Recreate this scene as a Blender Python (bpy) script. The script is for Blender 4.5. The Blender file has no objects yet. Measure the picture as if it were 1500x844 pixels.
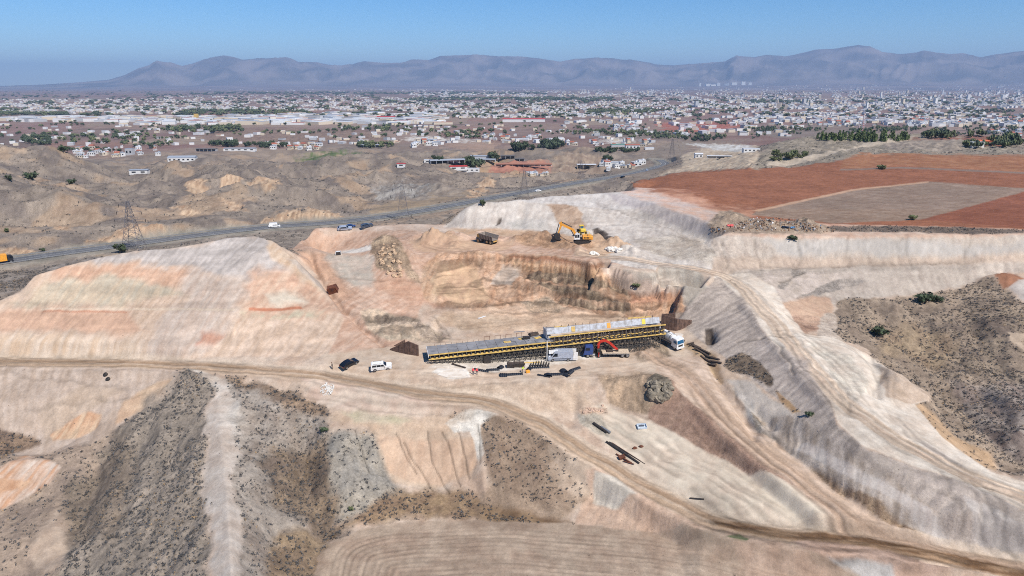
import bpy, bmesh, math, random
import numpy as np
from mathutils import Vector, Matrix
from mathutils.geometry import delaunay_2d_cdt

random.seed(7)
S = bpy.context.scene
COL = S.collection
R = math.radians

# ------------------------------------------------------------------ camera
F = 1040.0                 # focal length in pixels of the 1500 px wide photograph
PITCH = R(16.0)
CAM_H = 63.0
cam = bpy.data.cameras.new('camera')
cam.sensor_width = 36.0
cam.lens = 36.0 * F / 1500.0
cam.clip_start = 1.0
cam.clip_end = 120000.0
camo = bpy.data.objects.new('camera', cam)
COL.objects.link(camo)
camo.location = (0, 0, CAM_H)
camo.rotation_euler = (R(90) - PITCH, 0, 0)
S.camera = camo

# ------------------------------------------------------------------ sky, sun, exposure
SUN_EL, SUN_AZ = R(50), R(140)       # azimuth clockwise from +Y (the view direction)
w = bpy.data.worlds.new("World"); S.world = w; w.use_nodes = True
nt = w.node_tree; nt.nodes.clear()
sky = nt.nodes.new('ShaderNodeTexSky'); sky.sky_type = 'NISHITA'; sky.sun_disc = False
sky.sun_elevation = SUN_EL; sky.sun_rotation = SUN_AZ
sky.altitude = 2500; sky.air_density = 1.0; sky.dust_density = 0.0; sky.ozone_density = 4.0
hsv = nt.nodes.new('ShaderNodeHueSaturation'); hsv.inputs['Saturation'].default_value = 1.32
hsv.inputs['Value'].default_value = 1.0
bg = nt.nodes.new('ShaderNodeBackground'); bg.inputs[1].default_value = 0.1
wo = nt.nodes.new('ShaderNodeOutputWorld')
nt.links.new(sky.outputs[0], hsv.inputs['Color']); nt.links.new(hsv.outputs[0], bg.inputs[0]); nt.links.new(bg.outputs[0], wo.inputs[0])
sun = bpy.data.lights.new('sun', 'SUN'); sun.energy = 4.2; sun.angle = R(0.53); sun.color = (1.0, 0.95, 0.885)
suno = bpy.data.objects.new('sun', sun); COL.objects.link(suno)
sd = Vector((math.cos(SUN_EL)*math.sin(SUN_AZ), math.cos(SUN_EL)*math.cos(SUN_AZ), math.sin(SUN_EL)))
suno.rotation_euler = sd.to_track_quat('Z', 'Y').to_euler()
S.view_settings.view_transform = 'Standard'; S.view_settings.look = 'None'
S.view_settings.exposure = 0.40; S.view_settings.gamma = 1.0
S.view_settings.use_curve_mapping = False
S.render.engine = 'CYCLES'
S.cycles.use_denoising = False
S.cycles.filter_width = 1.05
S.cycles.max_bounces = 4; S.cycles.diffuse_bounces = 2; S.cycles.glossy_bounces = 2
S.cycles.volume_bounces = 0; S.cycles.transparent_max_bounces = 8

# ------------------------------------------------------------------ helpers: survey rays
cp, sp = math.cos(PITCH), math.sin(PITCH)
def ray(px, py):
    u = (px-750.0)/F; v = (422.0-py)/F
    return np.array((u, cp+v*sp, -sp+v*cp))
def W(px, py, z):
    """the point of height z seen along that line of sight"""
    r = ray(px, py); t = (z-CAM_H)/r[2]
    return (r[0]*t, r[1]*t, z)
def proj(x, y, z):
    fw = y*cp-(z-CAM_H)*sp; up = y*sp+(z-CAM_H)*cp
    fw = np.where(fw < 1, 1, fw)
    return 750+F*x/fw, 422-F*up/fw
def srgb(c):
    out = []
    for v in c[:3]:
        v = v/255.0
        out.append(v/12.92 if v <= 0.04045 else ((v+0.055)/1.055)**2.4)
    return tuple(out)
ALB = 0.74
def alb(c): return tuple(ALB*v for v in srgb(c))

# ------------------------------------------------------------------ noise
_rng = np.random.RandomState(11)
_perm = np.concatenate([_rng.permutation(1024)]*3).astype(np.int32)
_ang = _rng.rand(1024)*2*np.pi
_gx = np.cos(_ang).astype(np.float32); _gy = np.sin(_ang).astype(np.float32)
def pnoise(x, y, seed=0):
    x = np.asarray(x, dtype=np.float64)+seed*37.17; y = np.asarray(y, dtype=np.float64)+seed*91.7
    xf = np.floor(x); yf = np.floor(y)
    xi = xf.astype(np.int64) & 1023; yi = yf.astype(np.int64) & 1023
    fx = (x-xf).astype(np.float32); fy = (y-yf).astype(np.float32)
    def g(ix, iy, dx, dy):
        h = _perm[_perm[ix & 1023]+(iy & 1023)]
        return _gx[h]*dx+_gy[h]*dy
    u = fx*fx*fx*(fx*(fx*6-15)+10); v = fy*fy*fy*(fy*(fy*6-15)+10)
    a = g(xi, yi, fx, fy); b = g(xi+1, yi, fx-1, fy); c = g(xi, yi+1, fx, fy-1); d = g(xi+1, yi+1, fx-1, fy-1)
    return (a+(b-a)*u+((c+(d-c)*u)-(a+(b-a)*u))*v)*1.5
def fbm(x, y, o=4, seed=0, gain=0.5):
    s = 0; a = 1.0; t = 0
    for i in range(o):
        s = s+a*pnoise(x*2**i, y*2**i, seed+i); t += a; a *= gain
    return s/t
def ridged(x, y, o=4, seed=0):
    s = 0; a = 1.0; t = 0
    for i in range(o):
        s = s+a*(1-2*np.abs(pnoise(x*2**i, y*2**i, seed+i))); t += a; a *= 0.5
    return s/t
def sstep(a, b, x):
    t = np.clip((x-a)/(b-a), 0, 1); return t*t*(3-2*t)

# ------------------------------------------------------------------ terrain survey: (photo column, photo row, height)
LINES = '''
-700,520,0 -300,522,0 0,530,0 150,533,0 275,536,0 400,543,.2
400,545,.2 500,556,-.2 600,575,-1 700,588,-2 750,602,-3 800,627,-5 850,660,-7.3 900,690,-8.8 950,720,-9.9 1000,745,-10.5 1050,768,-10.7 1150,785,-10.4 1300,800,-10.1 1500,838,-10.9
480,540,.6 560,545,.7 640,555,.4 750,556,0 850,556,0 880,548,0
480,524,1 560,524,1.2 600,524,1.5 630,536,1.4 700,544,.4 750,543,0 800,538,0 850,534,0 900,528,0 960,515,0 1000,512,0 1030,530,-.3
600,505,1.8 700,492,1.6 800,487,1.6 900,480,1.6 975,470,1.8
-700,495,4 -400,490,4 -150,482,6 0,452,9 20,452,9 180,453,9 340,453,9 440,450,7.5
0,450,9.3 30,427,12 50,403,15.5 93,390,17 143,377,18.8 200,367,20 267,363,20.3 333,348,22 373,346,22 400,352,21.3 433,380,16.8 477,430,8.5 500,460,6
-150,478,6.3 -400,486,4.5
250,410,14.5 300,400,15.6 340,400,15.6
450,367,13.5 465,395,11 478,425,8.3 505,465,5.2 560,515,1.5
300,522,.5 380,520,1 480,522,1
427,363,13 461,333,14 533,331,14 587,327,14 640,328,14
440,372,13 500,372,13 560,372,13.2
450,400,10.5 500,440,6.8 560,440,6.8 540,400,10.4
560,470,4.4 600,470,4.2
640,372,13.5 700,371,14 740,371,14 800,373,14 850,380,14 880,388,13.8 930,396,13 980,408,11.3 1040,425,9
700,345,14 760,350,14 820,357,14.3 870,358,14.3 640,350,14 600,345,14
620,440,6 700,456,3.8 740,462,3 800,470,2.6 860,466,2.6 900,462,2.8 960,462,2.3 1000,452,2.4
620,400,10.6 660,420,7.8
690,395,9.5 740,397,9.3 800,402,9 860,412,8.2 920,428,7 980,432,6.4
740,408,8.6 800,417,8.4 860,428,7.4 920,442,6
740,428,6 800,436,5.3 860,447,4.4 920,455,3.6
653,331,14 683,304,20 701,294,22 760,292,22 800,287,22 850,284,22 880,283,22 930,278,21
680,335,14 760,338,14 800,345,14.2 870,345,14.5 930,360,14 990,380,12.5
930,290,21 980,305,20 1030,325,19 1060,340,18.5
870,296,20 930,315,17 1000,340,15 1050,358,14
900,330,15.6 950,350,14.5
1060,341,18.5 1200,347,18 1350,345,18 1500,345,18 1900,345,18 2300,345,18
1050,395,12 1100,392,11 1250,388,10.6 1500,383,10.6 1900,380,10 2300,380,10
1100,396,10.8 1250,392,10.3 1350,390,10.3 1500,386,10.4
1180,440,5.5 1230,430,5.5 1270,407,8.6 1300,434,5.3 1350,428,5 1420,415,5.8 1470,400,8 1500,400,8.3
1150,440,6.5 1160,470,5 1200,470,4 1220,480,3.5
1250,470,2 1350,470,1.6 1430,470,2 1480,470,3
1230,490,3 1290,530,0 1330,565,-3.5 1370,600,-6 1400,640,-7.5 1460,690,-10.5
1300,520,-1 1400,530,-4 1480,540,-4.5
1400,590,-7.5 1450,640,-10 1500,690,-12
1450,560,-5 1500,600,-5 1500,640,-8 1700,640,-8 2200,640,-8
1700,500,0 1700,430,6 2200,430,6
870,375,14 950,383,12.8 1030,395,11.3 1080,412,9.2 1120,450,7 1150,490,5.4 1190,540,3.7 1240,590,1.8 1300,635,.2 1400,688,-2 1500,728,-3.6
1160,495,5.4 1220,490,4.3 1260,520,3 1285,560,1.6 1275,590,1.3 1330,630,0 1400,660,-1.8 1500,705,-3.4
1290,530,3 1330,562,1 1362,580,-1 1350,600,-2
1050,408,9 1085,440,7.2 1115,480,5.6 1160,530,4 1200,568,2.7 1218,590,2 1225,620,1 1260,650,0 1330,680,-1.4 1400,705,-2.5 1500,748,-4
985,470,2 1020,500,1.3 1060,522,1 1095,555,.3 1125,585,-.8 1145,612,-1.8 1165,640,-2.6 1240,692,-3.8 1320,733,-5 1400,773,-6.2 1480,812,-7.8
1000,545,-.6 1040,590,-2.1 1080,630,-3.6 1150,685,-5.5 1210,730,-7 1260,770,-8.3 1400,808,-9.2 1500,832,-10
1030,535,0 1080,570,-1.2 1120,620,-3.2 1150,655,-4.3 1220,710,-6 1290,755,-7.3 1380,790,-8.4 1500,828,-9.8
985,562,-.8 1030,603,-2.5 1080,648,-4.3 1130,690,-6.1 1190,735,-7.9 1215,748,-8.5
950,610,-5 1000,640,-5.9 1050,665,-6.6 1100,695,-7.3 1150,718,-8 1200,745,-8.8
900,562,-.7 930,552,-.3 950,553,-.3 985,562,-1
905,595,-4.4 925,605,-4.9 945,610,-5.1
880,590,-3.6 900,612,-5.2 940,622,-5.7 1000,680,-7.7 1100,740,-9.1 1200,770,-9.5
860,570,-2 820,570,-1.5 750,575,-1.3 680,568,-1 620,562,-.7
860,610,-4.8 880,635,-6.5 905,665,-7.9 950,702,-9.1 1050,756,-10.1
800,600,-3.6 840,615,-6
875,700,-10.3 920,730,-11.6 960,755,-12.2 1030,790,-12.8 1100,806,-13
690,612,-4 760,625,-5 800,650,-6.8 850,690,-9.3 865,715,-11
640,725,-12.8 700,735,-13 820,765,-14 850,745,-13 870,730,-12.5
730,660,-6.6 780,700,-9.6
560,638,-6 620,645,-6.5 690,640,-5.6 705,665,-7
560,700,-11.8 640,716,-12.6 690,700,-11
560,600,-3 650,620,-4.2 500,620,-4 600,610,-3.4 450,592,-2.3
495,628,-4.4 540,630,-4.8 555,650,-6.5
480,690,-8.5 550,690,-9.5 520,740,-12.8
400,600,-2.6 430,620,-4.6 440,680,-9 460,740,-12.6 470,780,-14 455,844,-15
470,844,-14.5 485,790,-14 560,765,-14 700,765,-14 850,772,-14 1000,788,-13.8 1090,806,-13.6 1200,825,-12.8 1300,844,-12.5 1500,880,-12.5
500,900,-14.5 800,900,-14.5 1100,900,-15.5 1400,930,-13.5
275,541,0 315,552,0 320,600,-2 325,650,-3.5 330,700,-4.5 335,760,-5 340,844,-5.5 345,1000,-7 350,1300,-9
340,552,-.4 400,565,-1 450,590,-2.3 480,615,-4
380,620,-3.9 390,680,-7 400,740,-9.5 410,844,-12 420,1000,-13
270,547,-.2 240,575,-2.5 205,605,-5.5 160,635,-8 140,650,-9
240,650,-6.4 220,720,-9 200,790,-11 190,844,-12 180,1000,-14
140,720,-12 110,780,-13.6 100,844,-14.6
230,548,-.8 150,552,-1.2 0,548,-1 -300,545,-1 -700,545,-1
190,570,-2.6 130,575,-3.2 50,585,-4 0,590,-4.5
110,600,-6 145,605,-6.2 60,640,-10 120,640,-9.5
60,615,-7.5 0,620,-7.5 -200,620,-8
0,660,-11.5 70,668,-11.5 20,655,-11.3
10,678,-10 60,670,-9.8 85,685,-10.6
0,745,-14.5 45,735,-14 80,720,-13
60,780,-13 0,800,-14.5 30,844,-16 -300,844,-18 -600,900,-20
-300,700,-14 -600,650,-12
0,384,-4 100,370,-4 200,357,-4.5 300,343,-5 400,332,-5 500,325,-6 600,312,-6 700,294,-7 800,277,-9 870,265,-11 920,256,-14 960,246,-17 990,240,-20
-700,480,-4 -300,428,-4
0,392,-5 60,385,-5.3
0,420,-4.5 60,400,-5
440,352,-5 400,345,-5 340,344,-5.5
0,366,-2.6 40,364,-3.3 75,364,-4.2 -300,405,-1 -700,450,0
150,352,-4 180,335,-.5 235,330,1 290,338,-4
0,340,2 60,345,1.2 110,352,-2.2
0,300,8 100,300,5 200,305,1.5 270,310,0 200,325,0 330,320,-1.5
-300,330,18 -700,350,20 -300,260,25 -700,260,25 -300,220,20 -700,220,20
0,260,17 60,250,17 110,262,9 160,275,5 240,280,3 300,290,2
0,207,14 40,207,15 73,222,14 130,238,8 180,253,0 210,262,-6
375,326,-5 400,310,-1 450,304,0 480,310,-2 505,319,-6
250,266,-5 267,256,-2 317,240,2 350,238,2 400,236,2 450,240,0 490,225,-8 520,225,-10
330,275,4 380,262,5 430,270,4
400,290,2 480,285,-3 520,295,-5 560,275,-6 620,290,-8 500,262,-4
600,265,-8 540,245,-10 640,250,-12 690,263,-10 680,245,-14
700,280,-11 760,270,-14 740,250,-18 820,260,-18 660,300,-7.5
580,225,-22 640,222,-24 700,230,-22
700,222,-20 718,216,-17 745,222,-18 780,238,-22
800,232,-24 830,218,-18 860,217,-18 890,228,-24 930,238,-26
870,250,-19 820,245,-22 940,248,-22
270,236,-30 240,230,-31 200,235,-30 150,228,-32 100,222,-33
190,256,-24 225,256,-24 262,254,-24
330,222,-32 400,222,-32 450,214,-33
150,215,-35 300,215,-35 400,206,-37
930,264,18 1000,253,18 1100,246,18 1180,242,18.5 1230,235,19 1262,225,20 1380,228,20 1500,230,20 1800,230,20 2300,230,20
1000,300,18.5 1100,310,18.3 1200,300,18.5 1300,290,18.5 1400,300,18.3 1500,270,19 1800,280,19
1110,240,14 1120,225,12 1150,210,14 1200,198,17 1260,196,18 1330,196,18 1380,205,18 1440,214,17 1500,214,17 1700,212,17
1000,242,-2 1060,243,3 1000,225,-10 1080,220,-4
'''
HID = '''
200,236,-3 93,226,-4 30,212,-4.5 0,206,-5 267,238,-2 320,240,-2 373,228,0 400,224,2 -200,200,-4 -700,190,-4
440,236,5 461,262,6 461,280,-5 533,284,-5 587,286,-5 640,290,-5 420,246,-4 480,268,-2
653,300,-4 701,310,-5 760,315,-6 800,325,-7 850,345,-8 900,385,-10 930,410,-11
940,470,-14 1000,500,-4 1060,500,6
930,500,-15
40,700,-8 -300,800,-10 130,650,-6 -700,700,-5
180,760,-26 0,1000,-30 317,760,-18 400,760,-18
1200,900,-10 1260,900,-8 1330,950,-8 1440,900,-10 1500,900,-12 1800,900,-10
1100,1000,-34 1300,1150,-35 1500,1150,-35 1800,1200,-34
720,1100,-33 830,1150,-33
'''
pts = []
for ln in LINES.strip().splitlines():
    P = [tuple(float(v) for v in p.split(',')) for p in ln.split()]
    out = [P[0]]
    for a, b in zip(P, P[1:]):
        L = math.hypot(a[0]-b[0], (a[1]-b[1])*1.6)
        n = max(1, int(L/12)) if abs(a[0]-b[0]) < 400 else 6
        if L > 90 and n > 1 and ln.startswith('#'): n = 1
        # interpolate in the world, so that the line stays straight on the ground
        A = np.array(W(*a)); B = np.array(W(*b))
        for k in range(1, n+1): pts.append(tuple(A+(B-A)*k/n))
    pts.append(W(*P[0]))
# lines whose points were only loosely ordered samples were kept short on purpose
for ln in HID.strip().splitlines():
    for p in ln.split():
        px, d, z = (float(v) for v in p.split(','))
        pts.append((d*(px-750)/F*0.97, d, z))
for a in range(-180, 180, 12):
    for d in ((8, 20, 45) if abs(a) < 50 else (8, 20, 60, 150)):
        pts.append((d*math.sin(R(a)), d*math.cos(R(a)), -16))
    if abs(a) > 60:
        pts.append((400*math.sin(R(a)), 400*math.cos(R(a)), -10)); pts.append((900*math.sin(R(a)), 900*math.cos(R(a)), -30))
    for d in (1450, 2500, 9000, 40000):
        pts.append((d*math.sin(R(a)), d*math.cos(R(a)), -37))
for a in range(-50, 50, 4):
    for d in (1450, 1800, 2500, 9000, 40000):
        pts.append((d*math.sin(R(a)), d*math.cos(R(a)), -37))

# grid of the ground sheet: rings about the camera's foot, finer towards it
rows = [3.0]
while rows[-1] < 34000:
    d = rows[-1]
    st = 4 if d < 60 else 1.0 if d < 76 else 0.33 if d < 222 else d*0.0044 if d < 900 else d*0.012 if d < 13000 else d*0.009
    rows.append(d+st)
rows = np.array(rows)
cols = np.concatenate([np.arange(-180, -62, 4), np.arange(-60, -44.2, .6), np.arange(-44, 44.01, 0.1), np.arange(44.6, 60, .6), np.arange(62, 180, 4)])
colr = np.radians(cols)
LD = np.log(rows)
NR, NC = len(rows), len(cols)
# interpolate the survey over a Delaunay mesh in (azimuth, log distance)
q = []
for x, y, z in pts:
    q.append((math.atan2(x, y), math.log(math.hypot(x, y)), z))
q += [(a+2*math.pi, l, z) for a, l, z in q if a < -2] + [(a-2*math.pi, l, z) for a, l, z in q if a > 2]
res = delaunay_2d_cdt([Vector((a, l)) for a, l, z in q], [], [], 0, 1e-5)
vz = []
for i, v in enumerate(res[0]):
    vz.append(float(np.mean([q[k][2] for k in res[3][i]])) if res[3][i] else 0.0)
HT = np.full((NR, NC), -37.0)
for tri in res[2]:
    (ax, ay), (bx, by), (cx, cy) = [tuple(res[0][k]) for k in tri]
    az_, bz_, cz_ = [vz[k] for k in tri]
    j0, j1 = np.searchsorted(colr, min(ax, bx, cx)-1e-9), np.searchsorted(colr, max(ax, bx, cx)+1e-9)
    i0, i1 = np.searchsorted(LD, min(ay, by, cy)-1e-9), np.searchsorted(LD, max(ay, by, cy)+1e-9)
    if j1 <= j0 or i1 <= i0: continue
    X, Y = np.meshgrid(colr[j0:j1], LD[i0:i1])
    det = (by-cy)*(ax-cx)+(cx-bx)*(ay-cy)
    if abs(det) < 1e-14: continue
    l1 = ((by-cy)*(X-cx)+(cx-bx)*(Y-cy))/det; l2 = ((cy-ay)*(X-cx)+(ax-cx)*(Y-cy))/det; l3 = 1-l1-l2
    m = (l1 >= -1e-6) & (l2 >= -1e-6) & (l3 >= -1e-6)
    sub = HT[i0:i1, j0:j1]; sub[m] = (l1*az_+l2*bz_+l3*cz_)[m]
def blur(H, n):
    for _ in range(n):
        H = np.concatenate([H[:1], (H[:-2]+2*H[1:-1]+H[2:])/4, H[-1:]], 0)
        H = np.concatenate([H[:, :1], (H[:, :-2]+2*H[:, 1:-1]+H[:, 2:])/4, H[:, -1:]], 1)
    return H
HB = blur(HT, 2)
far = blur(HT, 12)
AZ, DD = np.meshgrid(colr, rows)
XX = DD*np.sin(AZ); YY = DD*np.cos(AZ)
k = sstep(260, 420, DD); HT = HB*(1-k)+far*k
# warp the smooth survey a little so no edge stays ruler-straight
PX, PY = proj(XX, YY, HT)
FRONT = (YY > 20)

# ------------------------------------------------------------------ surveyed areas
def inpoly(poly, x, y):
    ins = np.zeros(x.shape, bool); dist = np.full(x.shape, 1e9)
    n = len(poly)
    for i in range(n):
        x1, y1 = poly[i]; x2, y2 = poly[(i+1) % n]
        c = ((y1 > y) != (y2 > y)) & (x < (x2-x1)*(y-y1)/((y2-y1) or 1e-9)+x1)
        ins ^= c
        dx, dy = x2-x1, y2-y1; t = np.clip(((x-x1)*dx+(y-y1)*dy)/(dx*dx+dy*dy+1e-9), 0, 1)
        dist = np.minimum(dist, np.hypot(x-x1-t*dx, y-y1-t*dy))
    return np.where(ins, dist, -dist)
WN1 = fbm(XX/5.0, YY/5.0, 4, 3)+.9*fbm(XX/17.0, YY/17.0, 2, 13); WN2 = fbm(XX/5.0, YY/5.0, 4, 9)+.9*fbm(XX/17.0, YY/17.0, 2, 19)
def area(poly, feather=2.0, warp=4.0, dmin=0, dmax=1e9):
    """0..1 mask over the ground sheet for an area outlined in the photograph"""
    P = [tuple(float(v) for v in p.split(',')) for p in poly.split()]
    xs = [p[0] for p in P]; ys = [p[1] for p in P]; m = feather+warp*1.5+2
    sel = FRONT & (PX > min(xs)-m) & (PX < max(xs)+m) & (PY > min(ys)-m) & (PY < max(ys)+m) & (YY > dmin) & (YY < dmax)
    out = np.zeros(PX.shape, np.float32)
    if sel.any():
        d = inpoly(P, PX[sel]+WN1[sel]*warp*2, PY[sel]+WN2[sel]*warp*1.2)
        out[sel] = sstep(-feather, feather, d)
    return out
def hfun(x, y):
    """height of the ground sheet"""
    az = math.atan2(x, y); l = math.hypot(x, y)
    j = int(np.clip(np.searchsorted(colr, az)-1, 0, NC-2)); i = int(np.clip(np.searchsorted(rows, l)-1, 0, NR-2))
    u = (az-colr[j])/(colr[j+1]-colr[j]); v = (l-rows[i])/(rows[i+1]-rows[i])
    u = min(max(u, 0), 1); v = min(max(v, 0), 1)
    return float((HT[i, j]*(1-u)+HT[i, j+1]*u)*(1-v)+(HT[i+1, j]*(1-u)+HT[i+1, j+1]*u)*v)
def G(px, py):
    """the ground point on that line of sight"""
    r = ray(px, py); hl = math.hypot(r[0], r[1]); az = math.atan2(r[0], r[1])
    j = int(np.clip(np.searchsorted(colr, az)-1, 0, NC-2)); u = (az-colr[j])/(colr[j+1]-colr[j])
    prof = HT[:, j]*(1-u)+HT[:, j+1]*u
    zr = CAM_H+r[2]/hl*rows
    b = np.nonzero((zr < prof) & (rows > 40))[0]
    i = int(b[0]) if len(b) else NR-2
    a0, a1 = zr[i-1]-prof[i-1], zr[i]-prof[i]
    t = a0/(a0-a1) if a0 != a1 else 0.5
    d = rows[i-1]+(rows[i]-rows[i-1])*min(max(t, 0), 1)
    return Vector((d*math.sin(az), d*math.cos(az), float(prof[i-1]+(prof[i]-prof[i-1])*t)))
def pline(s): return [tuple(float(v) for v in p.split(',')) for p in s.split()]
def strokedist(P2, wmax):
    """distance in metres from the ground sheet to a world polyline, plus the height along it and the arc length"""
    P2 = [Vector(p) for p in P2]
    xs = [p[0] for p in P2]; ys = [p[1] for p in P2]
    sel = (XX > min(xs)-wmax) & (XX < max(xs)+wmax) & (YY > min(ys)-wmax) & (YY < max(ys)+wmax)
    x = XX[sel]; y = YY[sel]; best = np.full(x.shape, 1e9); zz = np.zeros(x.shape); side = np.zeros(x.shape)
    for a, b in zip(P2, P2[1:]):
        dx, dy = b[0]-a[0], b[1]-a[1]
        t = np.clip(((x-a[0])*dx+(y-a[1])*dy)/(dx*dx+dy*dy+1e-9), 0, 1)
        d = np.hypot(x-a[0]-t*dx, y-a[1]-t*dy)
        m = d < best; best[m] = d[m]; zz[m] = (a[2]+(b[2]-a[2])*t)[m]
        side[m] = ((dx*(y-a[1])-dy*(x-a[0]))/math.hypot(dx, dy))[m]
    return sel, best, zz, side
def smoothline(P, n=6):
    P = [Vector(p) for p in P]; out = []
    for i in range(len(P)-1):
        p0 = P[max(i-1, 0)]; p1 = P[i]; p2 = P[i+1]; p3 = P[min(i+2, len(P)-1)]
        for k in range(n):
            t = k/n
            out.append(0.5*((2*p1)+(p2-p0)*t+(2*p0-5*p1+4*p2-p3)*t*t+(3*p1-p0-3*p2+p3)*t**3))
    out.append(P[-1]); return out
# ------------------------------------------------------------------ roads and ditches laid into the ground
def lay(stroke, w, fall=2.0, raise_=0.0, depth=0.0):
    """level the ground along a line (w = half width in metres); depth > 0 digs, raise_ lifts a berm"""
    global HT
    sel, d, z, side = strokedist(stroke, w+fall+2)
    k = 1-sstep(w, w+fall, d)
    h = HT[sel]
    HT[sel] = h*(1-k)+(z+raise_)*k
def dig(stroke, w, depth):
    sel, d, z, side = strokedist(stroke, w*3)
    HT[sel] -= depth*np.exp(-(d/w)**2)
def Gl(s): return [G(*p) for p in pline(s)]
HW = smoothline([W(*p) for p in pline('-700,478,-4 -300,430,-4 0,384.5,-4 100,370,-4 200,357,-4.5 300,343.5,-5 400,332.5,-5 500,325,-6 600,312,-6.5 700,294,-7.5 800,276,-9 870,264,-11 920,256,-14 955,247,-17 975,240,-20 960,232,-23')], 8)
lay(HW, 8, 5)
ROAD1 = smoothline([W(*p) for p in pline('-700,521,0 -300,523,0 0,531,0 150,533,0 275,537,0 400,545,.1 500,556,-.3 600,575,-1.2 700,588,-2.2 750,602,-3.1 800,627,-5.1 850,660,-7.2 900,690,-8.8 950,720,-9.9 1000,745,-10.5 1050,768,-10.7 1150,786,-10.4 1300,802,-10.1 1500,838,-10.9 1600,860,-11.3')])
lay(ROAD1, 3.0, 2.5)
ROAD2 = smoothline([W(*p) for p in pline('870,374,14 950,384,12.8 1030,396,11.3 1075,412,9.4 1115,450,7.2 1148,490,5.4 1190,540,3.7 1240,590,1.9 1300,635,.2 1400,688,-2 1500,728,-3.6 1600,765,-5')])
lay(ROAD2, 3.2, 2.5)
ROAD3 = smoothline([W(*p) for p in pline('960,525,0 1000,545,-.6 1040,590,-2.1 1080,630,-3.6 1150,687,-5.5 1210,733,-7.1 1260,768,-8.2 1400,808,-9.2 1500,832,-10')])
lay(ROAD3, 3.5, 2.0)
BERM = Gl('1155,497 1200,505 1250,518 1280,545 1284,575 1290,600')
dig(Gl('1270,522 1288,545 1280,575'), 1.6, 1.2)
for s_, w_, d_ in (
    ('1130,612 1160,635 1230,668 1300,705 1380,745', 2.0, 0.9),
    ('452,370 465,400 480,425 500,450 530,480 560,505', 0.9, 0.9),
    
    ('1035,520 1060,570 1085,600 1110,630', 1.2, 0.7),
    ('1090,612 1105,640', 1.0, 0.8), ('1110,600 1130,625', 1.0, 0.9),
    ('640,478 645,490', 1.2, 1.2),
    ): dig(Gl(s_), w_, d_)
# heaps of earth: px, py, radius (m), height (m)
for hx, hy, hr, hh in ((563,358,5,2.6),(573,372,6,3.0),(582,388,5.5,2.6),(590,400,4.5,1.6),(598,375,4,1.8),
    (640,352,4,2.2),(652,354,4,1.8),(632,346,3,1.5),(668,360,3.5,1.2),(612,348,3,1.2),
    (770,352,3,2.0),(785,354,3,2.2),(800,352,3,2.3),(815,356,3.8,2.8),(832,363,3.6,1.9),(848,368,3.4,1.6),(862,360,3,1.4),(660,346,3,1.8),(676,349,3,1.8),(745,352,2.5,1.4),(757,354,2.6,1.7),(728,353,2,1.0),(625,350,3.5,2.0),(905,362,4,1.8),(918,367,4,1.6),(930,372,4,1.3),(548,362,4,1.5),(700,372,3,.8),(880,352,4,2.4),(893,358,3.5,1.8),
    (1072,325,5,2.2),(1060,328,4,1.3),(1090,325,4.5,1.3),(1055,318,3.5,1.2),
    (1120,330,3.5,1.4),(1132,331,3.5,1.3),(1150,333,3.5,1.1),(1175,331,4.5,2.2),(1187,333,4,1.5),(1200,336,4,.8),
    (960,515,3,1.3),(945,522,2.6,1.1),(970,570,4.2,1.6),(958,575,2.6,1.0),
    (1470,412,4,2.2),(1445,412,3,1.3)):
    c = G(hx, hy)
    r = np.hypot(XX-c.x, YY-c.y)/hr
    m = r < 1.8
    n = 1+0.25*pnoise(XX[m]*0.5, YY[m]*0.5, 77)
    HT[m] += hh*np.exp(-(r[m]*1.15)**2)*n+.6*fbm(XX[m]/1.2, YY[m]/1.2, 3, 78)*np.exp(-(r[m]*1.15)**2)
for hx, hy, hr, hh in ((963,570,0,0),):
    pass

# ------------------------------------------------------------------ soils: colour, streaks, roughness, scrub
CO = np.zeros(PX.shape+(3,), np.float32)
RO = np.zeros(PX.shape, np.float32)        # relief in metres
SH = np.zeros(PX.shape, np.float32)        # how much scrub grows there
ER = np.zeros(PX.shape, np.float32)        # relief of slopes worn into rills
SL = np.zeros(PX.shape, np.float32)        # contrast of the stones and clods
N8 = fbm(XX/8, YY/8, 4, 20); N30 = fbm(XX/30, YY/30, 4, 24); N2 = fbm(XX/2.6, YY/2.6, 2, 29)
N120 = fbm(XX/120, YY/120, 5, 33)
STK = {}
def streaks(deg):
    """grain of a slope scraped or washed in one direction (deg in plan from +X)"""
    if deg not in STK:
        c, s = math.cos(R(deg)), math.sin(R(deg))
        u = -XX*s+YY*c+N8*0.8; v = XX*c+YY*s
        STK[deg] = fbm(u/1.3, v/8.0, 2, 41+int(deg))
    return STK[deg]
RIL = {}
def rills(deg):
    if deg not in RIL:
        c, s = math.cos(R(deg)), math.sin(R(deg))
        u = -XX*s+YY*c+N8*1.6; v = XX*c+YY*s
        RIL[deg] = np.clip(1-7*np.abs(pnoise(u/2.1, v/13.0, 61)), 0, 1)*sstep(-.2, .25, N8+.5*N30)+.7*np.clip(1-6*np.abs(pnoise(u/.95, v/7.0, 67)), 0, 1)*sstep(-.1, .3, N8)
    return RIL[deg]
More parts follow.
